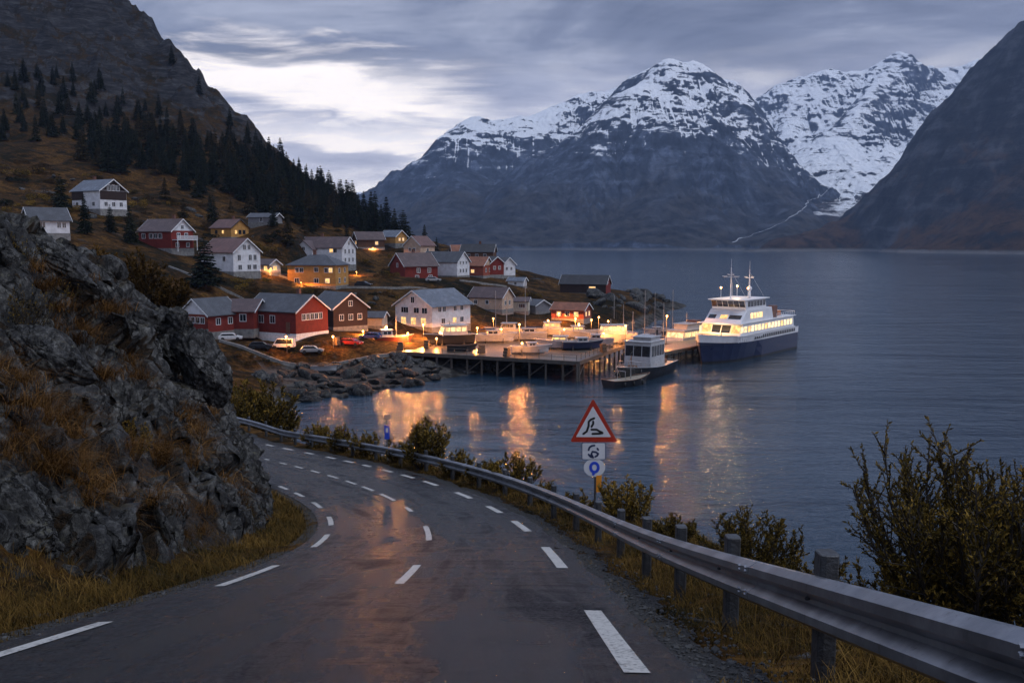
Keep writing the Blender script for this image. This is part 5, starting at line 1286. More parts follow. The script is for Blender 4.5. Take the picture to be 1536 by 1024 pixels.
house('barn', 'long black barn with a red gable end on the low headland', 'barn', 15.5, 7.5, 3.4, 2.6, -18, 'dark', 'black', row('f', [3.2], 1.7, 2.2, 1.6, (0,)) + row('r', [0], 3.0, 1.4, 1.4), gable=('red', (1,)), base=1.4)
MBt = [o for o in bpy.data.objects if o.get('label', '').startswith('long black barn')][0]
MB().prism([(-3.7, 0.0), (3.7, 0.0), (3.7, 3.35), (-3.7, 3.35)], 'x', 7.752, 7.82).build('gable_cladding', W_['red'], MBt)
house('flat_black', 'low black roofed cabin alone on the heath under the spruces', 'cabin', 9, 5.5, 1.9, 1.2, -12, 'grey', 'slate', row('f', [0], 1.1))
house('tiny_white', 'tiny white hut alone on the grass slope above the harbour', 'hut', 5.2, 3.6, 2.0, 0.9, -20, 'white', 'blue', row('f', [0], 1.1, .8, .8), base=1.0)
house('glow_shed', 'small shed glowing with warm light right of the white house with the red brown roof', 'shed', 5, 4, 2.2, 1.2, -30, 'cream', 'brown', row('f', [-1.2, 1.2], 1.2, 1.2, 1.2, (0, 1)) + row('r', [0], 1.2, 1.4, 1.2, (0,)))

# stone wall / lane edge below the ochre house, and a low wall by the red boathouses
def wall_along(pix, h, th, m, name, label, cat):
    pts = [P(*a) for a in pix]; c = pts[0].copy(); mb = MB()
    t = None
    for a, b in zip(pts[:-1], pts[1:]):
        n_ = max(1, int((b - a).length / 3))
        for k in range(n_):
            p = a.lerp(b, k / n_); q_ = a.lerp(b, (k + 1) / n_); d = (q_ - p).normalized(); s = Vector((-d.y, d.x, 0)).normalized() * th / 2
            gz0 = H1(p.x, p.y); gz1 = H1(q_.x, q_.y)
            vs = []
            for e, gz in ((p, gz0), (q_, gz1)):
                for sg_ in (-1, 1):
                    for z in (gz - 1.2, gz + h): vs.append((e.x + s.x * sg_ - c.x, e.y + s.y * sg_ - c.y, z - c.z))
            mb.add(vs, [(0, 1, 3, 2), (4, 6, 7, 5), (0, 4, 5, 1), (2, 3, 7, 6), (1, 5, 7, 3), (0, 2, 6, 4)])
    o = mb.build(name, m); o.location = c
    return tag(o, label, cat)
wall_along([(415, 432, 243), (480, 434, 241), (560, 433, 246), (650, 431, 254)], 0.55, 0.5, MAT_CONC, 'stone_wall', 'long low pale stone wall running along the lane below the ochre yellow house', 'wall')
wall_along([(330, 527, 171), (420, 529, 169), (500, 526, 171), (590, 522, 175)], 0.5, 0.5, MAT_CONC, 'quay_kerb', 'low concrete kerb wall along the quay edge in front of the red boathouses', 'wall')
wall_along([(255, 438, 205), (330, 444, 203), (400, 448, 205)], 0.45, 0.5, MAT_CONC, 'stone_wall', 'short pale wall on the slope below the white house with the red brown roof', 'wall')
wall_along([(690, 424, 272), (760, 426, 282)], 0.5, 0.5, MAT_CONC, 'stone_wall', 'short pale wall below the rust red house at the right end of the village', 'wall')

# parked cars on the quay
CARP = dict(white=M('white_car_paint', (0.62, 0.62, 0.64), 0.25), red=M('red_car_paint', (0.30, 0.02, 0.02), 0.25), dark=M('dark_car_paint', (0.02, 0.022, 0.03), 0.22), blue=M('blue_car_paint', (0.03, 0.07, 0.20), 0.25), silver=M('silver_car_paint', (0.38, 0.39, 0.41), 0.25, 0.4))
MAT_TYRE = M('tyre_rubber', (0.014, 0.014, 0.015), 0.9); MAT_HEAD = M('headlamp_glass', (0.5, 0.5, 0.52), 0.15); MAT_TAIL = M('tail_lamp', (0.25, 0.01, 0.01), 0.3)
def car(label, px, py, z, yaw, paint, van=False):
    p = P(px, py, z); g = H1(p.x, p.y); t = thing('parked_car' if not van else 'parked_van', label, 'car' if not van else 'van', (p.x, p.y, g), R(yaw), 'vehicles parked on the quay')
    H_ = 1.95 if van else 1.42
    side = [(-2.15, .32), (2.15, .32), (2.2, .72), (1.25 if not van else 1.7, .93), (-2.1, .95), (-2.2, .7)]
    MB().prism(side, 'y', -.87, .87).build('body', CARP[paint], t, bevel=0.06)
    cab = [(1.2, .95), (0.5, H_), (-1.6, H_), (-2.05, .95)] if not van else [(1.65, .95), (1.0, H_), (-2.1, H_), (-2.15, .95)]
    cb = MB().prism(cab, 'y', -.78, .78).build('cabin', CARP[paint], t, bevel=0.05)
    for sy in (-1, 1):
        f = [(cab[0][0] - .25, 1.0), (cab[1][0] - .05, H_ - .12), (cab[2][0] + .25, H_ - .12), (cab[3][0] + .25, 1.0)]
        MB().prism(f, 'y', sy * .775, sy * .79).build('side_window', MAT_PANE, cb)
        for wx in (-1.35, 1.35):
            MB().tube((wx, sy * .90, .33), (wx, sy * .68, .33), .33, .33, 14).build('wheel', MAT_TYRE, t)
        MB().box((2.19, sy * .62, .66), (.06, .32, .14)).build('headlight', MAT_HEAD, t); MB().box((-2.19, sy * .66, .72), (.06, .26, .16)).build('tail_light', MAT_TAIL, t)
    wsx = [(cab[0][0], 1.0), (cab[1][0] + .02, H_ - .1)]
    MB().add([(wsx[0][0] + .01, -.68, 1.0), (wsx[0][0] + .01, .68, 1.0), (wsx[1][0] + .03, .62, H_ - .1), (wsx[1][0] + .03, -.62, H_ - .1)], [(0, 1, 2, 3)]).build('windscreen', MAT_PANE, cb, fix=False)
    return t
car('white car parked at the left end of the quay by the boat store', 346, 516, 175, 12, 'white')
car('dark car parked close to the quay kerb, in front of the low red boathouse', 392, 521, 172, 5, 'dark')
car('white van parked in front of the largest red boathouse', 425, 517, 174, 175, 'white', True)
car('silver car parked beside the white van at the corner of the largest red boathouse', 468, 519, 174, 8, 'silver')
car('red car parked in front of the dark brown boathouse', 527, 514, 178, -20, 'red')
car('blue car parked under the lamp left of the large white house behind the quay', 556, 508, 184, 170, 'blue')
car('dark car parked beside the yard of the ochre yellow house', 545, 424, 247, -10, 'dark')
car('pale car parked on the lane below the dark red gabled house', 650, 424, 262, 5, 'silver')

# street lamps: pole, head, bulb and the light it gives
MAT_BULB = bpy.data.materials.new('sodium_bulb'); MAT_BULB.use_nodes = True
_b = MAT_BULB.node_tree.nodes['Principled BSDF']; _b.inputs['Emission Color'].default_value = (1.0, 0.42, 0.09, 1); _b.inputs['Emission Strength'].default_value = 11
MAT_POLE = M('lamp_pole', (0.09, 0.085, 0.08), 0.6, 0.4)
LAMP_C = (1.0, 0.34, 0.07)
def lamp(label, px, py, z, gz=None, power=420, r=0.20, name='street_lamp', group='lamps around the harbour', bare=False):
    p = P(px, py, z); g = gz if gz is not None else H1(p.x, p.y); h = p.z - g
    t = thing(name, label, 'street lamp', (p.x, p.y, g), 0, group)
    MB().tube((0, 0, -0.3), (0, 0, h + 0.45), 0.075, 0.05, 8).build('pole', MAT_POLE, t)
    hd = MB().tube((0, 0, h + 0.40), (0, -0.42, h + 0.46), 0.035, 0.03, 6).box((0, -0.42, h + 0.34), (0.42, 0.5, 0.10)).build('lamp_head', MAT_POLE, t)
    MB().ball((0, -0.42, h + 0.08), r, 8).build('bulb', MAT_BULB, hd, smooth_=True)
    l = bpy.data.lights.new('lamp_light', 'POINT' if bare else 'SPOT'); l.energy = power * (6 if bare else 13); l.color = LAMP_C; l.shadow_soft_size = 0.22
    if not bare: l.spot_size = R(178); l.spot_blend = 0.04          # shielded: the light falls downwards
    lo = bpy.data.objects.new('lamp_light', l); COL.objects.link(lo); lo.parent = hd; lo.location = (0, -0.75, h - 0.12)
    return t

# ================================================================== HARBOUR
MAT_PLANK = bpy.data.materials.new('wet_planks'); MAT_PLANK.use_nodes = True
t = MAT_PLANK.node_tree; b = t.nodes['Principled BSDF']; geo = nd(t, 'ShaderNodeNewGeometry')
s_ = nd(t, 'ShaderNodeSeparateXYZ'); t.links.new(mapping(t, geo.outputs['Position'], (1, 1, 1), (0, 0, 0.45)), s_.inputs[0])
fr = mth(t, 'FRACT', mth(t, 'MULTIPLY', s_.outputs[0], 4.2)); ln = smooth(t, mth(t, 'ABSOLUTE', mth(t, 'SUBTRACT', fr, 0.5)), 0.40, 0.47); nz = noise(t, mapping(t, geo.outputs['Position'], (4, 0.4, 1), (0, 0, 0.45)), 1.2, 5, 0.65)
t.links.new(mixc(t, mth(t, 'MULTIPLY', ln, 0.7), ramp(t, nz, [(0.3, (0.05, 0.042, 0.034)), (0.65, (0.14, 0.12, 0.095))]), (0.02, 0.016, 0.013)), b.inputs['Base Color'])
t.links.new(mth(t, 'ADD', mth(t, 'MULTIPLY', nz, 0.5), 0.12), b.inputs['Roughness'])
MAT_PILE = M('tarred_pile', (0.045, 0.038, 0.033), 0.8, var=(0.10, 0.088, 0.075), vs=1.4, bump=0.6, bs=10, stretch=(4, 4, 0.4)); MAT_BEAM = M('pier_beam', (0.075, 0.065, 0.055), 0.75, var=(0.045, 0.04, 0.035), vs=1.5)
MAT_RAILW = M('pier_rail', (0.12, 0.11, 0.10), 0.6)
DECK = 3.55
def pier(label, poly, top, edges, step, rails, name='pier', th=0.45, skirt=None):
    c = Vector((poly[0][0], poly[0][1], 0)); t = thing(name, label, 'pier', c)
    MB().prism([(x - c.x, y - c.y) for x, y in poly], 'z', top - th, top).build('deck', MAT_PLANK, t)
    for (a, b) in edges:
        A = Vector((*poly[a], 0)) - c; B = Vector((*poly[b], 0)) - c; d = (B - A); n_ = max(2, round(d.length / step)); out_ = Vector((d.y, -d.x, 0)).normalized()
        MB().box(((A.x + B.x) / 2 + out_.x * 0.10, (A.y + B.y) / 2 + out_.y * 0.10, top - 0.35), (d.length, 0.2, 0.62), rz=math.atan2(d.y, d.x)).build('edge_beam', MAT_BEAM, t)
        for k in range(n_ + 1):
            p = A + d * (k / n_) - out_ * 0.22 + d.normalized() * rng.uniform(-.12, .12); tilt = rng.uniform(-.06, .06)
            MB().tube((p.x + tilt, p.y, -1.6), (p.x, p.y, top - th + 0.05), 0.24 + rng.uniform(-.03, .03), 0.20, 9).build('pile', MAT_PILE, t)
        for k in range(n_):
            if k % 2 == 0 and skirt:
                p = A + d * (k / n_) - out_ * 0.05; q_ = A + d * ((k + 1) / n_) - out_ * 0.05
                MB().tube((p.x, p.y, 0.4), (q_.x, q_.y, top - 0.8), 0.09, 0.09, 6).build('brace', MAT_PILE, t)
    for pts, h in rails:
        mb = MB(); q_ = [Vector((x, y, 0)) - c for x, y in pts]
        for A, B in zip(q_[:-1], q_[1:]):
            d = B - A; n_ = max(1, round(d.length / 2.4))
            for k in range(n_ + 1): p = A + d * (k / n_); mb.tube((p.x, p.y, top - 0.05), (p.x, p.y, top + h), 0.05, 0.05, 6)
            for z in (h - 0.03, h * 0.55): mb.tube((A.x, A.y, top + z), (B.x, B.y, top + z), 0.032, 0.032, 6)
        mb.build('railing', MAT_RAILW, t)
    return t
PA, PB, PC = (-25.5, 178.5), (11.6, 161.5), (24.2, 191.5)
pier('long timber pier on tarred piles, wrapping the harbour basin, its corner pointing at the camera', [PA, PB, PC, (20.2, 193.2), (17.6, 214), (-22, 222), (-31, 199)], DECK, [(0, 1), (1, 2)], 3.1,
     [([(0.5, 166.9), (11.3, 162.0), (23.6, 191.0)], 1.05), ([(-13, 173.1), (-6, 169.9)], 1.05)], skirt=True)
J = lambda s, o: (24.0 + 0.60 * s + 0.80 * o, 178 + 0.80 * s - 0.60 * o)
pier('narrow timber jetty running out between the fishing boat and the white ferry', [J(0, -3), J(0, 3), J(52, 3), J(52, -3)], 3.0, [(0, 1), (1, 2), (0, 3)], 3.0, [([J(20, 2.8), J(50, 2.8)], 1.0)], name='jetty', skirt=True)
pier('short timber bridge joining the jetty to the right hand corner of the pier', [(24.9, 192.6), J(21, -3.05), J(27, -3.05), (21.2, 199.5)], 3.0, [(0, 1)], 3.2, [], name='jetty')

# ---- boats
MAT_HULLW = M('white_hull', (0.40, 0.41, 0.44), 0.3, vs=1.2); MAT_HULLN = M('navy_hull', (0.011, 0.020, 0.062), 0.32, var=(0.016, 0.028, 0.075), vs=0.6); MAT_HULLD = M('black_hull', (0.016, 0.017, 0.021), 0.4, vs=1.5); MAT_WOOD = M('varnished_wood', (0.20, 0.085, 0.035), 0.4, var=(0.12, 0.05, 0.02), vs=2, stretch=(0.5, 4, 4)); MAT_DECKW = M('boat_deck', (0.36, 0.31, 0.25), 0.6, vs=3); MAT_HULLR = M('rusty_red_hull', (0.16, 0.03, 0.022), 0.5, vs=1.5); MAT_ALU = M('mast_aluminium', (0.42, 0.42, 0.44), 0.35, 0.8); MAT_ROPE = M('rigging_wire', (0.10, 0.10, 0.10), 0.6); MAT_FEND = M('fender_rubber', (0.02, 0.02, 0.02), 0.8)
def hull_rings(L, B, D, sheer=0.35, draft=0.6, stern=0.85, n=13, flare=0.82, bowpow=2.2):
    """stern at -L/2, bow at +L/2; rings go gunwale-port .. keel .. gunwale-starboard"""
    rings = []
    for k in range(n):
        q = k / (n - 1); x = -L / 2 + L * q
        bm = B / 2 * (stern + (1 - stern) * min(1, q / 0.35)) * max(0.02, 1 - max(0, (q - 0.45) / 0.55) ** bowpow)
        top = D + sheer * max(0, (q - 0.35) / 0.65) ** 2 + sheer * 0.25 * (1 - q) ** 2; kz = -draft + draft * 1.3 * max(0, (q - 0.8) / 0.2) ** 2
        wx = x + (0.10 * L * (q ** 6))
        rings.append([(wx, bm, top), (x, bm * flare, 0.35 * top), (x, bm * flare * 0.82, -draft * 0.3), (x, 0.0, kz), (x, -bm * flare * 0.82, -draft * 0.3), (x, -bm * flare, 0.35 * top), (wx, -bm, top)])
    return rings
def deck_of(rings, drop=0.18):
    mb = MB(); n = len(rings); vs = []
    for r_ in rings: a = r_[0]; vs += [(a[0], a[1] * 0.97, a[2] - drop), (a[0], -a[1] * 0.97, a[2] - drop)]
    return mb.add(vs, [(2 * k, 2 * k + 1, 2 * k + 3, 2 * k + 2) for k in range(n - 1)])
def gunwale(rings, r):
    mb = MB()
    for s in (0, -1): mb.path([rr_[s] for rr_ in rings], r, 6)
    mb.tube(rings[0][0], rings[0][-1], r, r, 6)
    return mb
def boat(name, label, cat, loc, yaw, L, B, D, hullm, cabin=None, mast=None, litm=None, group=None, stripe=None, wood=False, sheer=0.35, cradle=False):
    t = thing(name, label, cat, loc, R(yaw), group); rg = hull_rings(L, B, D, sheer)
    MB().loft(rg, closed=False, caps=False).add(rg[0], [tuple(range(7))]).build('hull', hullm, t, smooth_=False)
    deck_of(rg).build('deck', MAT_DECKW, t, fix=False); gunwale(rg, 0.05).build('gunwale', MAT_WOOD if wood else MAT_HULLW, t)
    if cabin:
        x0, x1, w, h, rake = cabin; z0 = D - 0.15
        prof_ = [(x0, z0), (x1, z0), (x1 - rake, z0 + h), (x0 + 0.15, z0 + h)]
        cb = MB().prism(prof_, 'y', -w / 2, w / 2).build('cabin', MAT_HULLW, t, bevel=0.04)
        MB().prism([(x0 - 0.2, z0 + h), (x1 - rake + 0.35, z0 + h), (x1 - rake + 0.25, z0 + h + 0.12), (x0 - 0.15, z0 + h + 0.12)], 'y', -w / 2 - 0.12, w / 2 + 0.12).build('cabin_roof', MAT_HULLW, t, bevel=0.03)
        zz0, zz1 = z0 + h * 0.45, z0 + h * 0.85; n_ = max(2, int((x1 - x0) / 1.1)); f = lambda z: x1 - rake * (z - z0) / h
        for sy in (-1, 1):
            for k in range(n_):
                a = x0 + 0.35 + (f(zz0) - x0 - 0.6) * k / n_; b_ = x0 + 0.35 + (f(zz0) - x0 - 0.6) * (k + 0.82) / n_
                MB().box(((a + b_) / 2, sy * (w / 2 + 0.006), (zz0 + zz1) / 2), (b_ - a, 0.03, zz1 - zz0)).build('window', litm or MAT_PANE, cb, fix=False)
        for k in (-1, 0, 1):
            wy = w / 3.4; p = [(f(zz0) + 0.012, k * w / 3.15 - wy / 2, zz0), (f(zz0) + 0.012, k * w / 3.15 + wy / 2, zz0), (f(zz1) + 0.012, k * w / 3.15 + wy / 2, zz1), (f(zz1) + 0.012, k * w / 3.15 - wy / 2, zz1)]
            MB().add(p, [(0, 1, 2, 3)]).build('window', litm or MAT_PANE, cb, fix=False)
    if mast:
        mx, mh = mast; MB().tube((mx, 0, D - 0.2), (mx, 0, D + mh), 0.10, 0.065, 8).box((mx, 0, D + mh * 0.62), (0.05, B * 0.5, 0.05)).build('mast', MAT_ALU, t)
        mb = MB(); tp = (mx, 0, D + mh * 0.97)
        for q_ in ((L * 0.48, 0, D + sheer), (-L * 0.48, 0, D), (mx, B * 0.45, D), (mx, -B * 0.45, D)): mb.tube(tp, q_, 0.014, 0.014, 4)
        mb.build('rigging', MAT_ROPE, t)
        if mh > 7: MB().tube((mx, 0, D + 1.1), (-L * 0.42, 0, D + 1.0), 0.06, 0.05, 6).tube((mx - 0.2, 0, D + 1.22), (-L * 0.40, 0, D + 1.12), 0.13, 0.10, 8).build('boom', MAT_HULLN, t)
    if stripe:
        mb = MB()
        for s in (1, 5): mb.path([(r_[s][0], r_[s][1] * 1.015, r_[s][2] + 0.28 * D) for r_ in rg[:-1]], 0.06, 5)
        mb.build('stripe', stripe, t)
    if cradle:
        mb = MB()
        for cx_ in (-L * 0.25, L * 0.22): mb.box((cx_, 0, -0.45), (0.25, B * 0.8, 0.5)).tube((cx_, B * 0.42, -0.7), (cx_, B * 0.36, 0.4), 0.06).tube((cx_, -B * 0.42, -0.7), (cx_, -B * 0.36, 0.4), 0.06)
        mb.build('cradle', MAT_BEAM, t)
    return t
def on_deck(px, py, z): p = P(px, py, z); return (p.x, p.y, DECK + 0.62)
GB = 'small boats laid up on the pier'
boat('motor_yacht', 'cabin cruiser with a lit cabin and dark hull in front of the large white house', 'boat', on_deck(676, 512, 188), 200, 9.6, 3.5, 1.5, MAT_HULLD, (-3.2, 2.2, 2.9, 2.0, 0.7), (0.2, 2.8), MAT_LITB, GB, cradle=True)
boat('small_boat', 'low white open boat lying at the left end of the row on the pier', 'boat', on_deck(795, 524, 172), 8, 7.0, 2.3, 0.9, MAT_HULLW, (-0.5, 1.4, 1.5, 0.8, 0.4), None, None, GB, cradle=True)
boat('small_boat', 'long low white motorboat in the middle of the pier, behind the lamp nearest the corner', 'boat', on_deck(842, 514, 180), 172, 9.0, 2.8, 1.1, MAT_HULLW, (-1.2, 2.0, 1.9, 1.0, 0.6), None, MAT_LIT, GB, stripe=MAT_HULLN, cradle=True)
boat('small_boat', 'dark blue motorboat with a white deck on the pier, nearest its right hand edge', 'boat', on_deck(872, 516, 179), 10, 7.6, 2.5, 1.0, MAT_HULLN, (-1.0, 1.5, 1.6, 0.9, 0.5), None, None, GB, cradle=True)
boat('cabin_boat', 'largest white cabin boat with a lit wheelhouse at the back of the pier', 'boat', on_deck(916, 500, 190), 185, 10.5, 3.4, 1.5, MAT_HULLW, (-3.2, 2.4, 2.7, 1.9, 0.7), (0.0, 3.0), MAT_LITB, GB, cradle=True)
boat('small_boat', 'white motorboat stored behind the tall mast at the back of the pier', 'boat', on_deck(790, 506, 196), 186, 8.4, 2.7, 1.1, MAT_HULLW, (-1.8, 1.2, 1.9, 1.1, 0.5), (0.3, 11.0), None, GB, cradle=True)
boat('small_boat', 'white day boat at the back of the pier left of the largest cabin boat', 'boat', on_deck(868, 500, 200), 5, 8.2, 2.7, 1.1, MAT_HULLW, (-1.5, 1.4, 1.9, 1.2, 0.5), None, MAT_LIT, GB, cradle=True)
for px, py, z, yw, L_, cab, ms, lt, lab in [(742, 508, 192, 4, 7.8, (-1.6, 1.2, 1.8, 1.0, 0.5), (0.2, 9.0), None, 'white boat with a mast on the pier just right of the cabin cruiser'), (825, 497, 206, 178, 9.4, (-2.4, 1.8, 2.2, 1.5, 0.6), None, MAT_LIT, 'white boat with a lit cabin at the back of the pier behind the lamp pair'), (893, 508, 184, 176, 7.2, (-1.2, 1.2, 1.6, 0.9, 0.5), None, None, 'white open boat squeezed between the dark blue motorboat and the crate stack'), (760, 499, 205, 170, 8.6, (-2.0, 1.5, 2.1, 1.4, 0.6), (0.0, 8.0), None, 'white masted boat farthest back at the left end of the pier')]:
    boat('small_boat', lab, 'boat', on_deck(px, py, z), yw, L_, L_ * .32, 1.1, MAT_HULLW, cab, ms, lt, GB, stripe=MAT_HULLN, cradle=True)
boat('fishing_smack', 'rusty red wooden boat hauled out left of the cabin cruiser', 'boat', on_deck(588, 517, 186), 20, 7.5, 2.6, 1.3, MAT_HULLR, (-2.2, 0.2, 1.8, 1.5, 0.3), (0.9, 4.2), None, GB, cradle=True)
boat('rowing_boat', 'small dark rowing boat lying on the pier edge in front of the cabin cruiser', 'boat', on_deck(692, 526, 176), 4, 5.4, 1.7, 0.6, MAT_HULLD, None, None, None, GB, wood=True, cradle=True)
boat('rowing_boat', 'pale dinghy lying on the quay in front of the white van', 'boat', (*P(485, 527, 168)[:2], H1(*P(485, 527, 168)[:2]) + 0.6), 4, 4.6, 1.6, 0.6, MAT_HULLW, None, None, None, GB, wood=True)

# the fishing boat and the open work boat, bows to the camera
fb = P(988, 566, 167)
fz = 0.0
tr = boat('fishing_boat', 'black hulled fishing boat with a white wheelhouse moored at the end of the jetty', 'boat', (23.6, 166.5, fz), -122, 16.5, 6.0, 2.0, MAT_HULLD, (-3.4, 2.4, 4.4, 4.3, 0.25), (-4.8, 7.5), MAT_PANE, None, sheer=0.9)
tr.scale = (1.12, 1.15, 1.08)
MB().box((-1.2, 0, 6.45), (3.6, 3.0, 0.7)).box((-1.0, 0, 6.84), (4.1, 3.5, 0.10)).build('top_deck', MAT_HULLW, tr, bevel=0.03)
mb = MB()
for sy in (-1, 1):
    mb.path([(2.6, sy * 2.3, 2.9), (5.0, sy * 1.9, 3.2), (7.4, sy * 0.5, 3.7)], 0.045, 6)
    for x_, y_, z_ in ((2.6, 2.3, 2.9), (3.8, 2.1, 3.05), (5.0, 1.9, 3.2), (6.2, 1.3, 3.45)): mb.tube((x_, sy * y_, 1.7), (x_, sy * y_, z_), 0.04, 0.04, 6)
mb.build('railing', MAT_ALU, tr)
MB().tube((4.6, 0, 1.8), (4.6, 0, 4.2), 0.10, 0.08).tube((4.6, 0, 4.0), (6.6, 0.4, 3.1), 0.06, 0.05).tube((4.1, -0.7, 2.2), (4.1, 0.7, 2.2), 0.35, 0.35, 12).build('winch', M('rusty_gear', (0.16, 0.085, 0.05), 0.7), tr)
MB().tube((-3.0, 1.0, 6.1), (-3.0, 1.0, 7.8), 0.16, 0.16, 10).build('exhaust_pipe', MAT_HULLD, tr)
for k in range(5): MB().ball((-4.5 + k * 2.1, -2.75 + 0.1 * (k == 4), 0.75), 0.34, 8, sz=1.3).build('fender', MAT_FEND, tr, smooth_=True)
MB().tube((-7.2, 0, 0.8), (-7.2, 0, 3.0), 0.05).box((-5.7, 0.8, 2.2), (1.4, 1.2, 0.8)).box((-5.9, -1.0, 2.1), (1.1, 0.9, 0.6)).build('fish_crates', MAT_WOOD, tr)
wb = boat('work_boat', 'low open black work boat with a wooden transom tied in front of the fishing boat', 'boat', (19.6, 157.0, 0), 40, 9.4, 3.8, 1.15, MAT_HULLD, None, (0.8, 2.6), None, None, wood=True, sheer=0.6)
MB().box((-4.36, 0, 0.62), (0.10, 2.6, 0.75)).build('transom_board', MAT_WOOD, wb)
mb = MB()
for x_ in (-2.4, -0.4, 1.8): mb.box((x_, 0, 1.05), (0.35, 3.1, 0.08))
mb.build('thwart', MAT_DECKW, wb); MB().tube((-1.5, -.9, 1.2), (-1.5, -.9, 2.6), .05).tube((-1.5, .9, 1.2), (-1.5, .9, 2.6), .05).tube((-1.5, -.95, 2.6), (-1.5, .95, 2.6), .05).build('towing_frame', MAT_ALU, wb)
for sy in (-1, 1):
    for k in range(3): MB().tube((-2.5 + 2.2 * k, sy * 1.78, 0.2), (-2.5 + 2.2 * k, sy * 1.78, 0.95), 0.16, 0.16, 8).build('fender', MAT_FEND, wb, smooth_=True)

# ---- the white ferry
FY = math.degrees(math.atan2(-0.80, -0.60))
fbow = Vector((37.0, 183.5, 0)); fdir = Vector((-0.60, -0.80, 0)).normalized(); FL, FB = 37.0, 9.6
ferry = thing('ferry', 'white passenger ferry with a navy blue hull and lit saloon windows moored at the jetty', 'ferry', fbow - fdir * (FL * 1.13 / 2), R(FY))
ferry.scale = (1.13, 1, 1)
MAT_FW = M('ferry_white', (0.70, 0.71, 0.75), 0.35, vs=0.5, var=(0.62, 0.63, 0.67)); MAT_TAN = M('foredeck_tan', (0.45, 0.36, 0.27), 0.6); MAT_FDECK = M('ferry_deck', (0.16, 0.18, 0.21), 0.7); MAT_BOOT = M('boot_topping', (0.015, 0.016, 0.02), 0.5)
def fr_ring(z0, z1, z2, n=17, x_a=-FL / 2, grow=0.0):
    rings = []
    for k in range(n):
        q = k / (n - 1); x = x_a + (FL / 2 - x_a) * q
        qq = (x + FL / 2) / FL; b = FB / 2 * max(0.02, 1 - max(0, (qq - 0.66) / 0.34) ** 2.3); 
        def pt(z): 
            f = z / 4.4; r_ = 0.80 + 0.20 * f if qq > 0.5 else 0.93 + 0.07 * f
            bow = 1.6 * (f - 0.9) * max(0, (qq - 0.7) / 0.3) ** 2
            sh = 0.9 * max(0, (qq - 0.60) / 0.40) ** 1.6 * (z / 4.4)
            return (x + bow, b * (1 - (1 - r_) * (0.4 + 1.2 * qq)), z + sh)
        rings.append((pt(z0), pt(z1), pt(z2)))
    return rings
def band(z0, z1, z2, name, m, x_a=-FL / 2, cap=True, par=None, out_=0.0):
    rs = fr_ring(z0, z1, z2, x_a=x_a); n = len(rs); mb = MB(); vs = []
    for a, b_, c in rs: vs += [(a[0], a[1] + out_, a[2]), (b_[0], b_[1] + out_, b_[2]), (c[0], c[1] + out_, c[2]), (a[0], -a[1] - out_, a[2]), (b_[0], -b_[1] - out_, b_[2]), (c[0], -c[1] - out_, c[2])]
    fs = []
    for k in range(n - 1):
        o = 6 * k; p = o + 6; fs += [(o, p, p + 1, o + 1), (o + 1, p + 1, p + 2, o + 2), (o + 3, o + 4, p + 4, p + 3), (o + 4, o + 5, p + 5, p + 4)]
    o = 6 * (n - 1); fs += [(0, 1, 4, 3), (1, 2, 5, 4), (o, o + 3, o + 4, o + 1), (o + 1, o + 4, o + 5, o + 2)]
    return mb.add(vs, fs).build(name, m, par or ferry, smooth_=False)
band(-1.4, -0.4, 0.45, 'boot_topping', MAT_BOOT)
hull_o = band(0.45, 2.2, 3.75, 'hull', MAT_HULLN)
band(3.76, 4.2, 5.0, 'bulwark', MAT_FW)
rs = fr_ring(4.0, 4.0, 4.05); MB().add([q for r_ in rs for q in ((r_[0][0], r_[0][1] * 0.985, 4.02), (r_[0][0], -r_[0][1] * 0.985, 4.02))], [(2 * k, 2 * k + 1, 2 * k + 3, 2 * k + 2) for k in range(len(rs) - 1)]).build('main_deck', MAT_FDECK, ferry, fix=False)
mb = MB()
for s in (1, -1): mb.path([(r_[2][0], s * (r_[2][1]), r_[2][2] + 0.03) for r_ in fr_ring(3.76, 4.2, 5.0)], 0.07, 6)
mb.build('rubbing_strake', MAT_FW, ferry)
X1 = FL / 2
def fprism(prof_, w, name, m, par=None, bevel=0.0, w2=None): return MB().prism(prof_, 'y', -w / 2, w / 2).build(name, m, par or ferry, bevel=bevel)
saloon = fprism([(-16.8, 4.0), (X1 - 8.0, 4.0), (X1 - 8.6, 5.6), (X1 - 9.6, 7.6), (-16.2, 7.6)], FB - 0.55, 'saloon', MAT_FW, bevel=0.05)
# front of the saloon: tan lower wall and big dark windows with a lamp inside
MB().box((X1 - 8.05 + 0.06, 0, 4.75), (0.10, FB - 1.4, 1.4)).build('front_wall', MAT_TAN, saloon)
def fwin(x0, z0, x1, z1, ya, yb, m, par, name='window'): MB().add([(x0, ya, z0), (x0, yb, z0), (x1, yb, z1), (x1, ya, z1)], [(0, 1, 2, 3)]).build(name, m, par, fix=False)
fx = lambda z: X1 - 8.0 - (0.6 * (z - 4) / 1.6 if z < 5.6 else 0.6 + 1.0 * (z - 5.6) / 2.0)
for k in range(4):
    ya = -4.2 + 2.1 * k + 0.10; fwin(fx(5.75) + 0.035, 5.75, fx(7.25) + 0.035, 7.25, ya, ya + 1.9, MAT_LIT if k in (0, 3) else MAT_PANE, saloon, 'front_window')
MAT_SAL = lit('saloon_light', (1.0, 0.72, 0.36), 1.9)
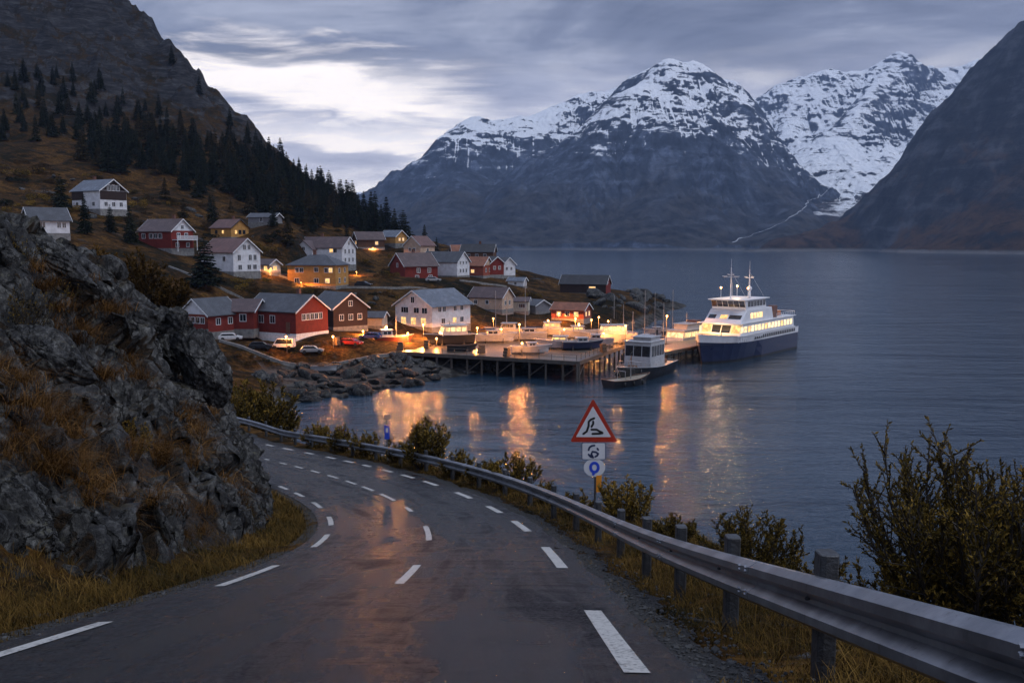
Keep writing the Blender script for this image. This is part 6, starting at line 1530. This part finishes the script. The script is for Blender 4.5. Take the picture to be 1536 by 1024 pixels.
for sy in (-1, 1):
    for k in range(16):
        xa = -15.6 + k * 1.62; MB().box((xa + 0.7, sy * (FB / 2 - 0.275 + 0.004), 6.45), (1.16, 0.03, 1.2)).build('side_window', MAT_SAL if (k * 7 + (sy > 0)) % 5 != 2 else MAT_LIT, saloon, fix=False)
    mb = MB()
    for k in range(30): mb.box((-16.4 + k * 0.95, sy * (FB / 2 - 0.13), 4.62), (0.16, 0.10, 1.25))
    mb.box((-2.6, sy * (FB / 2 - 0.13), 5.28), (28.6, 0.16, 0.12)); mb.build('side_screen', MAT_FW, ferry, fix=False)
    mb = MB()
    for k in range(22): mb.box((-16.2 + k * 0.95, sy * (FB / 2 + 0.0), 4.5), (0.62, 0.10, 0.72))
    mb.build('side_openings', MAT_HULLD, ferry, fix=False)
MB().box((-3.4, 0, 7.68), (28.0, FB - 0.2, 0.16)).build('upper_deck', MAT_FW, ferry, bevel=0.03)
mid = fprism([(-6.5, 7.76), (X1 - 9.3, 7.76), (X1 - 12.2, 10.3), (-5.6, 10.3)], FB - 1.5, 'upper_house', MAT_FW, bevel=0.05)
mx_ = lambda z: X1 - 9.3 - 2.9 * (z - 7.76) / 2.54
for ya, yb in ((-3.6, -2.0), (-1.0, 0.6), (0.9, 3.6)): fwin(mx_(8.5) + 0.03, 8.5, mx_(9.25) + 0.03, 9.25, ya, yb, MAT_PANE if ya != -1.0 else MAT_LIT, mid, 'front_window')
for sy in (-1, 1):
    for k in range(4): MB().box((-0.4 + 1.5 * k, sy * (FB / 2 - 0.75 + 0.004), 9.0), (1.25, 0.03, 1.15)).build('side_window', MAT_LITB, mid, fix=False)
brd = fprism([(-3.4, 10.3), (X1 - 12.1, 10.3), (X1 - 12.2, 10.75), (X1 - 11.6, 12.25), (-2.8, 12.25)], FB - 2.0, 'wheelhouse', MAT_FW, bevel=0.04)
for k in range(6):
    ya = -3.7 + 1.24 * k; fwin(X1 - 12.15 + 0.03, 10.86, X1 - 11.63 + 0.03, 12.12, ya, ya + 1.12, MAT_PANE, brd, 'front_window')
for sy in (-1, 1):
    for k in range(6): MB().box((-2.2 + 1.42 * k, sy * (FB / 2 - 1.0 + 0.004), 11.45), (1.22, 0.03, 1.15)).build('side_window', MAT_PANE, brd, fix=False)
MB().box((1.6, 0, 12.36), (12.0, FB - 1.4, 0.2)).build('wheelhouse_roof', MAT_FW, ferry, bevel=0.06)
MAT_FUN = M('funnel_rust', (0.14, 0.06, 0.045), 0.5)
for sy in (-1, 1): fprism([(-9.8, 7.76), (-7.4, 7.76), (-7.8, 10.4), (-9.6, 10.4)], 1.3, 'funnel', MAT_FUN, bevel=0.08).location = (0, sy * 2.9, 0)
def mast(x, h, sp):
    mb = MB().tube((x, 0, 12.4), (x, 0, 12.4 + h), 0.16, 0.07, 8)
    for z, w in sp: mb.box((x, 0, 12.4 + z), (0.10, w, 0.10)).box((x + 0.15, w * 0.42, 12.4 + z + 0.18), (0.2, w * 0.32, 0.12)).box((x + 0.15, -w * 0.42, 12.4 + z + 0.18), (0.2, w * 0.32, 0.12))
    mb.tube((x, 0, 12.4 + h), (x, 0, 12.4 + h + 1.8), 0.03, 0.02, 5).tube((x, 0, 12.4 + h * .9), (x - 4, 1.5, 12.5), 0.02, 0.02, 4).tube((x, 0, 12.4 + h * .9), (x - 4, -1.5, 12.5), 0.02, 0.02, 4); mb.build('mast', MAT_FW, ferry)
mast(5.6, 6.6, [(4.6, 3.2), (5.0, 1.2)]); mast(-3.0, 6.0, [(4.2, 1.8)])
MB().tube((1.5, 2.2, 12.4), (1.5, 2.2, 14.2), 0.28, 0.22, 10).ball((1.5, 2.2, 14.5), 0.5, 10).build('radar_dome', MAT_FW, ferry, smooth_=True)
for px_, sy in ((5.2, -2.4), (-2.2, -2.4), (4.0, 3.0)):
    f_ = MB().tube((px_, sy, 12.4), (px_, sy, 14.6), 0.05, 0.04, 6).build('light_post', MAT_FW, ferry); MB().ball((px_, sy, 14.7), 0.19, 8).build('deck_light', MAT_BULB, f_, smooth_=True)
mb = MB()
for sy in (-1, 1):
    mb.tube((-16.5, sy * 4.6, 8.75), (-7, sy * 4.6, 8.75), 0.04, 0.04, 5).tube((-16.5, sy * 4.6, 8.3), (-7, sy * 4.6, 8.3), 0.03, 0.03, 5)
    for k in range(9): mb.tube((-16.5 + k * 1.19, sy * 4.6, 7.7), (-16.5 + k * 1.19, sy * 4.6, 8.75), 0.04, 0.04, 5)
mb.tube((-16.5, -4.6, 8.75), (-16.5, 4.6, 8.75), 0.04, 0.04, 5).build('railing', MAT_FW, ferry)
MB().box((-12.5, 1.8, 8.4), (3.0, 1.5, 1.1)).box((-14.6, -1.8, 8.2), (1.6, 1.6, 0.9)).build('life_raft', M('raft_orange', (0.45, 0.15, 0.05), 0.6), ferry, bevel=0.12)
MB().box((X1 - 4.2, 0.6, 4.45), (1.4, 1.2, 0.8)).tube((X1 - 4.2, -1.4, 4.5), (X1 - 4.2, 1.4, 4.5), 0.3, 0.3, 12).tube((X1 - 5.5, 2.0, 4.0), (X1 - 5.0, 2.0, 6.3), 0.10, 0.08).tube((X1 - 5.0, 2.0, 6.3), (X1 - 6.6, 1.4, 5.4), 0.07).tube((X1 - 5.6, -2.4, 4.0), (X1 - 5.6, -2.4, 5.6), 0.14).build('deck_gear', MAT_HULLD, ferry)
for k in range(4): MB().tube((X1 - 9 - 7 * k, -FB / 2 - 0.18, 1.1), (X1 - 9 - 7 * k, -FB / 2 - 0.18, 3.0), 0.28, 0.28, 10).build('fender', MAT_FEND, ferry, smooth_=True)
def ferry_light(x, y, z, e, r_=0.2, c=(1.0, 0.62, 0.28)):
    l = bpy.data.lights.new('ferry_light', 'POINT'); l.energy = e * 3.2; l.color = c; l.shadow_soft_size = r_; lo = bpy.data.objects.new('ferry_light', l); COL.objects.link(lo); lo.parent = ferry; lo.location = (x, y, z)
ferry_light(X1 - 6.4, 0, 6.9, 260); ferry_light(5.2, -2.4, 15.0, 260); ferry_light(-2.2, -2.4, 15.0, 160); ferry_light(-10.5, 0, 9.6, 200)

# second passenger boat behind the ferry and the sailing boats in the basin
b2 = boat('passenger_boat', 'white passenger boat with a brightly lit cabin moored between fishing boat and ferry', 'boat', (*J(33, -7.0), 0), FY - 2, 19, 5.6, 2.2, MAT_HULLW, (-7.5, 4.0, 4.6, 2.7, 1.0), (-2, 6.5), MAT_LITB, None, sheer=0.7)
MB().box((-2.2, 0, 5.4), (6.0, 3.4, 1.3)).box((-2.2, 0, 6.1), (6.6, 4.0, 0.12)).build('upper_cabin', MAT_HULLW, b2, bevel=0.05); MB().box((-5.5, 0, 6.4), (2.6, 2.2, 0.5)).build('roof_box', MAT_FUN, b2)
GS = 'sailing boats moored in the basin'
sails = [(968, 478, 232, 8.2, 'sailing boat with the tallest mast, right in front of the rocks of the headland'), (938, 470, 240, 7.0, 'sailing boat with a short mast left of the tallest masted one'), (996, 486, 215, 7.6, 'sailing boat just left of the lit passenger boat'), (1012, 468, 245, 7.8, 'sailing boat farthest back beside the jetty'), (950, 484, 222, 6.6, 'smallest sailing boat, behind the wheelhouse of the fishing boat'), (985, 468, 252, 7.4, 'sailing boat lying at the cross pier between the tallest mast and the jetty'), (922, 462, 262, 7.2, 'sailing boat close under the headland, leftmost of the moored masts')]
for k, (px, py, z, L_, lab) in enumerate(sails):
    p = P(px, py, z); boat('sailing_boat', lab, 'sailing boat', (p.x, p.y, 0), FY + (-25 if k % 2 else 18), L_, L_ * 0.31, 0.95, MAT_HULLW if k % 3 else MAT_HULLN, (-L_ * .18, L_ * .16, 1.5, 0.6, 0.5), (L_ * .08, [11.5, 7.5, 9.5, 11, 7, 10, 8.5][k]), None, GS, stripe=MAT_HULLN if k % 3 else None)
    if px < 945: bpy.context.view_layer.objects.active = None

# lamps
LM = [(580, 491, 186, None, 1300, 'brightest street lamp, on a tall pole beside the low grey roofed shed'), (635, 487, 197, None, 700, 'street lamp in front of the left corner of the large white house'), (779, 487, 182, DECK, 700, 'street lamp on the pier, left one over the laid up boats'), (822, 481, 200, DECK, 220, 'street lamp on the pier behind the long low motorboat'), (863, 478, 214, None, 500, 'street lamp just left of a second one, in front of the orange lit hut'), (868, 486, 203, DECK, 220, 'lower street lamp just below the lamp in front of the orange lit hut'), (898, 476, 222, None, 450, 'street lamp at the back of the harbour right of the orange lit hut'), (938, 489, 186, DECK, 350, 'street lamp at the right end of the pier above the fishing boat'), (992, 474, 200, 3.0, 450, 'street lamp on the jetty above the wheelhouse of the fishing boat'), (887, 480, 232, None, 200, 'small lamp at the back of the harbour behind the largest cabin boat'), (545, 497, 190, None, 450, 'added street lamp between the dark brown boathouse and the low grey roofed shed'), (612, 500, 186, None, 450, 'added street lamp by the rusty red boat, left of the cabin cruiser'), (716, 492, 196, DECK, 500, 'added street lamp just right of the large white house'), (740, 478, 222, None, 380, 'added lamp on the harbour lane under the peach coloured house'), (838, 470, 240, None, 380, 'added lamp at the left corner of the orange lit hut'), (912, 482, 205, DECK, 120, 'added lamp over the largest cabin boat'),  # those labelled added are extra lamps, spreading light along the quay
      (430, 505, 173, None, 60, 'added lamp on the quay before the largest red boathouse, over the white van'), (500, 505, 176, None, 90, 'added lamp on the quay at the gable of the largest red boathouse'), (655, 508, 184, DECK, 90, 'added lamp beside the bow of the cabin cruiser on the pier'), (752, 494, 198, DECK, 90, 'added lamp at the back of the pier beside the farthest masted white boat'), (846, 494, 196, DECK, 80, 'added lamp at the back of the pier over the white boat with a lit cabin'), (905, 500, 188, DECK, 80, 'added lamp between the two boats at the right hand end of the pier'), (700, 470, 236, None, 260, 'added lamp on the slope lane above the large white house'), (783, 515, 169, DECK, 60, 'added low lamp at deck height on the pier edge beside the low white open boat')]  # this row is all added lamps, for more glow on pier and quay
for px, py, z, gz, pw_, lab in LM:
    if px == 992: q_ = J(17, -2.6); p = Vector((q_[0], q_[1], 0)); z = p.y; px = proj(p.x, p.y, 7.5)[0]
    lamp(lab, px, py, z, gz, pw_, bare=lab.startswith('brightest'))
for px, py, z, lab in [(407, 403, 239, 'small lamp glowing beside the shed right of the white gabled house'), (345, 505, 181, 'low yard lamp at the corner of the low red boathouse'), (700, 381, 346, 'distant lamp at the crest left of the wide black roof'), (560, 372, 342, 'distant lamp among the highest roofs of the village'), (452, 424, 238, 'yard lamp at the left wall of the ochre yellow house'), (535, 408, 262, 'yard lamp right of the ochre yellow house')]:
    lamp(lab, px, py, z, None, 170, 0.11, group='yard lamps in the village')
# mooring posts, crates and poles
MAT_CRATE = M('fish_crate', (0.13, 0.085, 0.05), 0.8, var=(0.07, 0.045, 0.03), vs=4)
for k, (px, py, z, lab) in enumerate([(600, 524, 178, 'wooden crate stack by the rusty red boat on the pier edge'), (722, 524, 173, 'wooden crate stack right of the dark rowing boat'), (760, 530, 168, 'wooden crate stack on the pier edge left of the low deck lamp'), (640, 519, 181, 'wooden crate stack behind the pier edge, left of the cabin cruiser'), (905, 524, 175, 'wooden crate stack on the right hand side of the pier'), (505, 517, 177, 'wooden crate stack by the corner of the largest red boathouse')]):
    p = P(px, py, z); gz = DECK if px > 590 else H1(p.x, p.y)
    c = thing('crate_stack', lab, 'crates', (p.x, p.y, gz), k * 0.5, 'crate stacks on the quay')
    for j in range(3): MB().box((0.05 * j, 0, 0.32 + 0.55 * j), (1.3 - 0.15 * j, 0.9, 0.5)).build('crate', MAT_CRATE, c, bevel=0.03)

# ================================================================== TREES, HEATH BUSHES, SHORE ROCKS
MAT_SPRUCE = leaf_mat('spruce_needles', [(0.0, (0.004, 0.006, 0.004)), (0.45, (0.010, 0.015, 0.009)), (0.8, (0.021, 0.026, 0.013)), (1.0, (0.040, 0.040, 0.018))], 0.35)
MAT_LARCH = leaf_mat('autumn_larch_needles', [(0.0, (0.010, 0.008, 0.004)), (0.45, (0.026, 0.021, 0.008)), (0.8, (0.052, 0.036, 0.012)), (1.0, (0.090, 0.056, 0.018))], 0.35)
MAT_BARK = M('tree_bark', (0.040, 0.030, 0.024), 0.9, vs=3)
def spruce_mesh(name, seed, wid=0.20, droop=0.35, whorls=24, sparse=0.0):
    """a spruce of height 1: whorls of drooping, ragged boughs made of many small blades"""
    r = np.random.RandomState(seed); C_ = []; D_ = []; LN = []; WD = []; TN = []
    for k in range(whorls):
        f = (k + r.uniform(-.35, .35)) / whorls; f = min(max(f, 0.0), 0.985); z = 0.09 + 0.90 * f
        if r.uniform() < sparse: continue
        rad = wid * (1 - f) ** 0.80 * r.uniform(0.72, 1.12) + 0.008; nb = int(6 + 4 * (1 - f)); a0 = r.uniform(0, 6.28)
        for j in range(nb):
            a = a0 + 6.283 * j / nb + r.uniform(-.25, .25); L_ = rad * r.uniform(0.6, 1.2); h = np.array([math.cos(a), math.sin(a), 0]); t0 = r.uniform(.1, .55)
            nseg = 5 if f < 0.6 else 3
            for q_ in range(nseg):
                g = (q_ + 0.5) / nseg; c = h * L_ * g + np.array([0, 0, z - droop * L_ * g ** 1.4 + 0.10 * L_ * g ** 4])
                for sgn in (-1, 0, 1):
                    sd = np.array([-h[1], h[0], 0]) * sgn; d = h * 0.8 + sd * 0.85 + np.array([0, 0, -0.22 - 0.30 * r.uniform()])
                    C_.append(c + r.normal(0, .004, 3)); D_.append(d); LN.append(L_ * (0.42 if sgn == 0 else 0.34) * r.uniform(.7, 1.25) + .008); WD.append(0.010 + 0.05 * L_ * r.uniform(.7, 1.2)); TN.append(np.clip(t0 + 0.25 * g + r.normal(0, .12), 0, 1))
    return leaves_mesh(name, np.array(C_), np.array(D_), np.array(LN), np.array(WD), np.array(TN), seed)
def tree_proto(seed, m, **kw):
    t = thing('spruce_tree', 'spruce', 'tree', (0, 0, -900))
    MB().tube((0, 0, -0.03), (0, 0, 0.97), 0.016, 0.003, 7).build('trunk', MAT_BARK, t); link('crown', spruce_mesh('crown', seed, **kw), m, t)
    return t
PROT = [tree_proto(301, MAT_SPRUCE), tree_proto(302, MAT_SPRUCE, wid=0.17, droop=0.5), tree_proto(303, MAT_SPRUCE, wid=0.23, whorls=20), tree_proto(304, MAT_SPRUCE, wid=0.18, sparse=0.2), tree_proto(305, MAT_LARCH, wid=0.24, droop=0.2, sparse=0.12), tree_proto(306, MAT_LARCH, wid=0.21, droop=0.3, sparse=0.2)]
_used = set(); rt = random.Random(99); _occ = []
def put_tree(px, py, h, label, group=None, kind=None, gap=0.0, wide=1.0, p=None):
    p = p or hit(px, py, 60, 760, 420)
    if p is None or p.z < 1.5: return None
    if gap and any((p.x - a) ** 2 + (p.y - b_) ** 2 < gap * gap for a, b_ in _occ): return None
    if gap and any((p.x - g.x) ** 2 + (p.y - g.y) ** 2 < 81 for g in GRID.values()): return None
    _occ.append((p.x, p.y))
    k = kind if kind is not None else rt.choices(range(6), [5, 4, 4, 3, 1.6, 1.4])[0]
    if k in _used: o = dup(PROT[k], p, rt.uniform(0, 6.28))
    else: o = PROT[k]; _used.add(k); o.location = p; o.rotation_euler = (0, 0, rt.uniform(0, 6.28))
    o.name = 'spruce_tree' if k < 4 else 'larch_tree'
    o.scale = (h * wide, h * wide, h); o['label'] = label
    if group: o['group'] = group
    elif 'group' in o: del o['group']
    return o
def inside(poly, x, y):
    c = False; j = len(poly) - 1
    for i in range(len(poly)):
        if (poly[i][1] > y) != (poly[j][1] > y) and x < (poly[j][0] - poly[i][0]) * (y - poly[i][1]) / (poly[j][1] - poly[i][1]) + poly[i][0]: c = not c
        j = i
    return c
def forest(poly, n, hlo, hhi, gap, label, larch, group, weights=None, tries=7):
    xs = [a for a, _ in poly]; ys = [b_ for _, b_ in poly]; done = 0; k = 0
    while done < n and k < n * tries:
        k += 1; x = rt.uniform(min(xs), max(xs)); y = rt.uniform(min(ys), max(ys))
        if not inside(poly, x, y): continue
        kd = rt.choices(range(6), weights or [5, 4, 4, 3, 1.2, 1.0])[0]
        if put_tree(x, y, rt.uniform(hlo, hhi), label if kd < 4 else larch, group if kd < 4 else group + ', autumn larches', kd, gap, rt.uniform(.85, 1.2)): done += 1
# lone trees that can be pointed at
for px, py, h, k, lab in [(258, 99, 11, 1, 'lone spruce on the skyline of the crag, highest of all the trees'), (299, 146, 10, 3, 'thin spruce on the skyline crag beside the bright gap in the clouds'), (345, 192, 10, 0, 'lone spruce on the skyline just above where the forest begins'),
                          (320, 340, 10, 2, 'broad dark spruce standing between the two houses with reddish roofs'), (196, 366, 9, 0, 'dark spruce directly left of the dark red house with a balcony'), (92, 318, 10, 2, 'dark spruce left of the highest white house'), (276, 335, 8, 5, 'olive larch behind the dark red house with a balcony'), (128, 352, 9, 1, 'dark spruce in front of the highest white house'), (166, 350, 7, 2, 'squat dark spruce under the highest white house'),
                          (308, 432, 11, 2, 'wide dark pine like spruce in front of the white house with the red brown roof'), (432, 372, 9, 4, 'rusty larch left of the half timbered house'), (605, 362, 13, 2, 'large bushy dark tree at the foot of the forest above the far roofs'), (637, 372, 10, 0, 'last spruce at the right end of the forest against the fjord wall'), (592, 355, 12, 0, 'second tree from the right end of the forest'), (655, 378, 6, 3, 'small spruce on the crest right of the last tall spruce')]:
    put_tree(px, py, h, lab, None, k, 0, 1.5 if 'bushy' in lab or 'wide' in lab else 1.0)
for k, px in enumerate([372, 384, 392, 404, 411, 421, 430, 441, 449, 458, 468, 477, 486, 494, 503, 512, 520, 529, 538, 546, 555, 563, 572, 580]):
    yy = float(np.interp(px, [340, 410, 500, 550, 600], [196, 246, 303, 334, 358])) + rt.uniform(-3, 3)
    put_tree(px, yy, rt.uniform(9, 15.5), 'dark spruce in the row along the descending skyline, right of the cloud gap', 'spruces along the skyline', None if False else rt.choice([0, 1, 2, 0, 3]), 0, rt.uniform(.85, 1.15))
forest([(330, 215), (400, 245), (470, 290), (560, 335), (585, 352), (500, 352), (430, 335), (390, 320), (340, 290)], 118, 8, 15, 3.4, 'dark spruce in the dense belt of forest under the skyline', 'olive brown larch among the spruces of the dense belt', 'trees of the dense forest belt')
forest([(110, 215), (210, 205), (330, 225), (345, 290), (300, 300), (230, 262), (130, 258)], 74, 8, 14, 4.4, 'dark spruce in the forest on the slope above the highest house', 'olive brown larch in the forest above the highest house', 'trees of the forest above the highest house')
forest([(0, 120), (120, 110), (230, 170), (330, 222), (110, 216), (0, 214)], 52, 6, 11, 5, 'dark spruce scattered under the grey crags at upper left', 'olive brown larch scattered under the grey crags at upper left', 'trees under the crags', [5, 4, 4, 4, .6, .6])
forest([(240, 290), (420, 330), (560, 356), (560, 372), (430, 350), (380, 330), (250, 310)], 22, 5, 9, 6, 'small spruce on the open heath at the lower edge of the forest', 'small rusty larch on the open heath at the lower edge of the forest', 'young trees on the heath', [2, 2, 2, 2, 3, 3])
for k in range(6):
    if k not in _used:
        o = PROT[k]
        for c in list(o.children): bpy.data.objects.remove(c)
        bpy.data.objects.remove(o)

# heath bushes: loose lumps of leaves
def bush_mesh(seed, n=900):
    r = np.random.RandomState(seed); lumps = r.normal(0, 1, (9, 3)) * np.array([.42, .42, .16]) + np.array([0, 0, .34]); rad = r.uniform(.20, .40, 9)
    k = r.randint(0, 9, n); d = r.normal(size=(n, 3)); d /= np.linalg.norm(d, axis=1)[:, None]; q = r.uniform(.35, 1.0, n) ** .5
    c = lumps[k] + d * (rad[k] * q)[:, None]; c[:, 2] = np.maximum(c[:, 2], 0.01)
    ln = r.uniform(.07, .13, n)
    return leaves_mesh('foliage', c, d + r.normal(0, .5, (n, 3)) + np.array([0, 0, .4]), ln, ln * .33, np.clip(0.42 + 0.25 * r.uniform(-1, 1, 9)[k] + r.normal(0, .15, n), 0, 1), seed)
BM = [bush_mesh(401 + k) for k in range(5)]
for k, m_ in enumerate(BM): m_.materials.append([MAT_RUST, MAT_LEAF, MAT_RUST, MAT_LEAF, MAT_SPRUCE][k])
def put_bush(px, py, size, label, group, k):
    p = hit(px, py, 60, 760, 420)
    if p is None or p.z < 2.5 or any((p.x - g.x) ** 2 + (p.y - g.y) ** 2 < 50 for g in GRID.values()): return
    o = bpy.data.objects.new('heath_bush', BM[k]); COL.objects.link(o); o.location = p; o.rotation_euler = (0, 0, rt.uniform(0, 6.28)); o.scale = (size * rt.uniform(.9, 1.5), size * rt.uniform(.9, 1.5), size * rt.uniform(.7, 1.0))
    tag(o, label, 'bush', group)
for poly, n, lo, hi, lab, grp in [
    ([(0, 225), (200, 285), (330, 320), (420, 345), (420, 400), (250, 350), (0, 330)], 78, 1.2, 3.0, 'low autumn bush on the heath around the upper houses', 'bushes around the upper houses'),
    ([(420, 440), (640, 442), (760, 436), (830, 450), (700, 460), (560, 470), (420, 460)], 44, 0.8, 2.1, 'low autumn bush on the slope below the lane wall', 'bushes below the lane wall'),
    ([(540, 395), (600, 385), (600, 415), (545, 422)], 12, 1.2, 2.4, 'dark garden bush between the half timbered house and the dark red gabled house', 'garden bushes in the village'),
    ([(620, 372), (760, 392), (820, 420), (760, 415), (640, 385)], 16, 1.0, 2.2, 'bush along the crest at the right end of the village', 'bushes along the crest'),
    ([(280, 410), (430, 415), (400, 440), (300, 440)], 14, 1.0, 2.2, 'bush below the white house with the red brown roof', 'bushes below the white gabled house'),
    ([(345, 532), (450, 535), (520, 540), (430, 552), (350, 560)], 12, 0.5, 1.1, 'low rusty bush on the grass strip above the shore rocks', 'bushes above the shore rocks')]:
    xs = [a for a, _ in poly]; ys = [b_ for _, b_ in poly]; d_ = 0
    for _ in range(n * 6):
        if d_ >= n: break
        x, y = rt.uniform(min(xs), max(xs)), rt.uniform(min(ys), max(ys))
        if inside(poly, x, y): put_bush(x, y, rt.uniform(lo, hi), lab, grp, rt.choice([0, 1, 2, 3, 4])); d_ += 1

# shore boulders
RM = [rock_mesh('shore_boulder', 500 + k, 12, 3, 0.10) for k in range(8)]
for m_ in RM: m_.materials.append(MAT_SHORE)
MAT_SHORED = rock_mat('dark_wet_shore_rock', 0.45, 0.45); RD = [rock_mesh('wet_boulder', 520 + k, 12, 3, 0.10) for k in range(4)]
for m_ in RD: m_.materials.append(MAT_SHORED)
def boulders(poly, n, lo, hi, label, group, wet_below=1.0, z1=420, wet_label=None):
    xs = [a for a, _ in poly]; ys = [b_ for _, b_ in poly]; d_ = 0
    for _ in range(n * 6):
        if d_ >= n: break
        x, y = rt.uniform(min(xs), max(xs)), rt.uniform(min(ys), max(ys))
        if not inside(poly, x, y): continue
        p = hit(x, y, 90, z1, 420)
        if p is None: continue
        p.z = max(p.z, -0.3); s = lo * (hi / lo) ** rt.random(); wet = p.z < wet_below
        o = bpy.data.objects.new('boulder', rt.choice(RD if wet else RM)); COL.objects.link(o); o.location = (p.x, p.y, p.z + s * 0.12); o.rotation_euler = (rt.uniform(-.5, .5), rt.uniform(-.5, .5), rt.uniform(0, 6.28)); o.scale = (s * rt.uniform(.9, 1.4), s * rt.uniform(.8, 1.1), s * rt.uniform(.55, .85))
        tag(o, wet_label if wet and wet_label else label, 'boulder', group if not (wet and wet_label) else group + ', wet ones'); d_ += 1
boulders([(388, 566), (440, 548), (520, 548), (590, 528), (650, 552), (676, 568), (600, 588), (520, 602), (450, 606), (425, 592)], 125, 0.55, 1.9, 'grey boulder in the rocky shore between the quay and the cove', 'boulders of the rocky shore', 1.0, 230, 'dark wet boulder at the water line of the rocky shore')
boulders([(880, 446), (930, 438), (990, 442), (1006, 456), (960, 470), (890, 462)], 34, 0.9, 3.0, 'rounded boulder on the bare tip of the headland', 'boulders of the headland', -9, 460)
boulders([(600, 536), (850, 556), (868, 566), (700, 562), (620, 556)], 26, 0.6, 1.5, 'boulder in the shade under the pier', 'boulders under the pier', -9, 230)
boulders([(0, 230), (200, 290), (400, 340), (420, 400), (240, 350), (0, 320)], 22, 0.5, 1.6, 'pale stone scattered on the heath around the upper houses', 'stones on the heath', -9, 460)
boulders([(420, 440), (700, 440), (820, 450), (600, 470), (420, 470)], 18, 0.4, 1.1, 'pale stone scattered on the slope above the boathouses', 'stones on the lower slope', -9, 360)
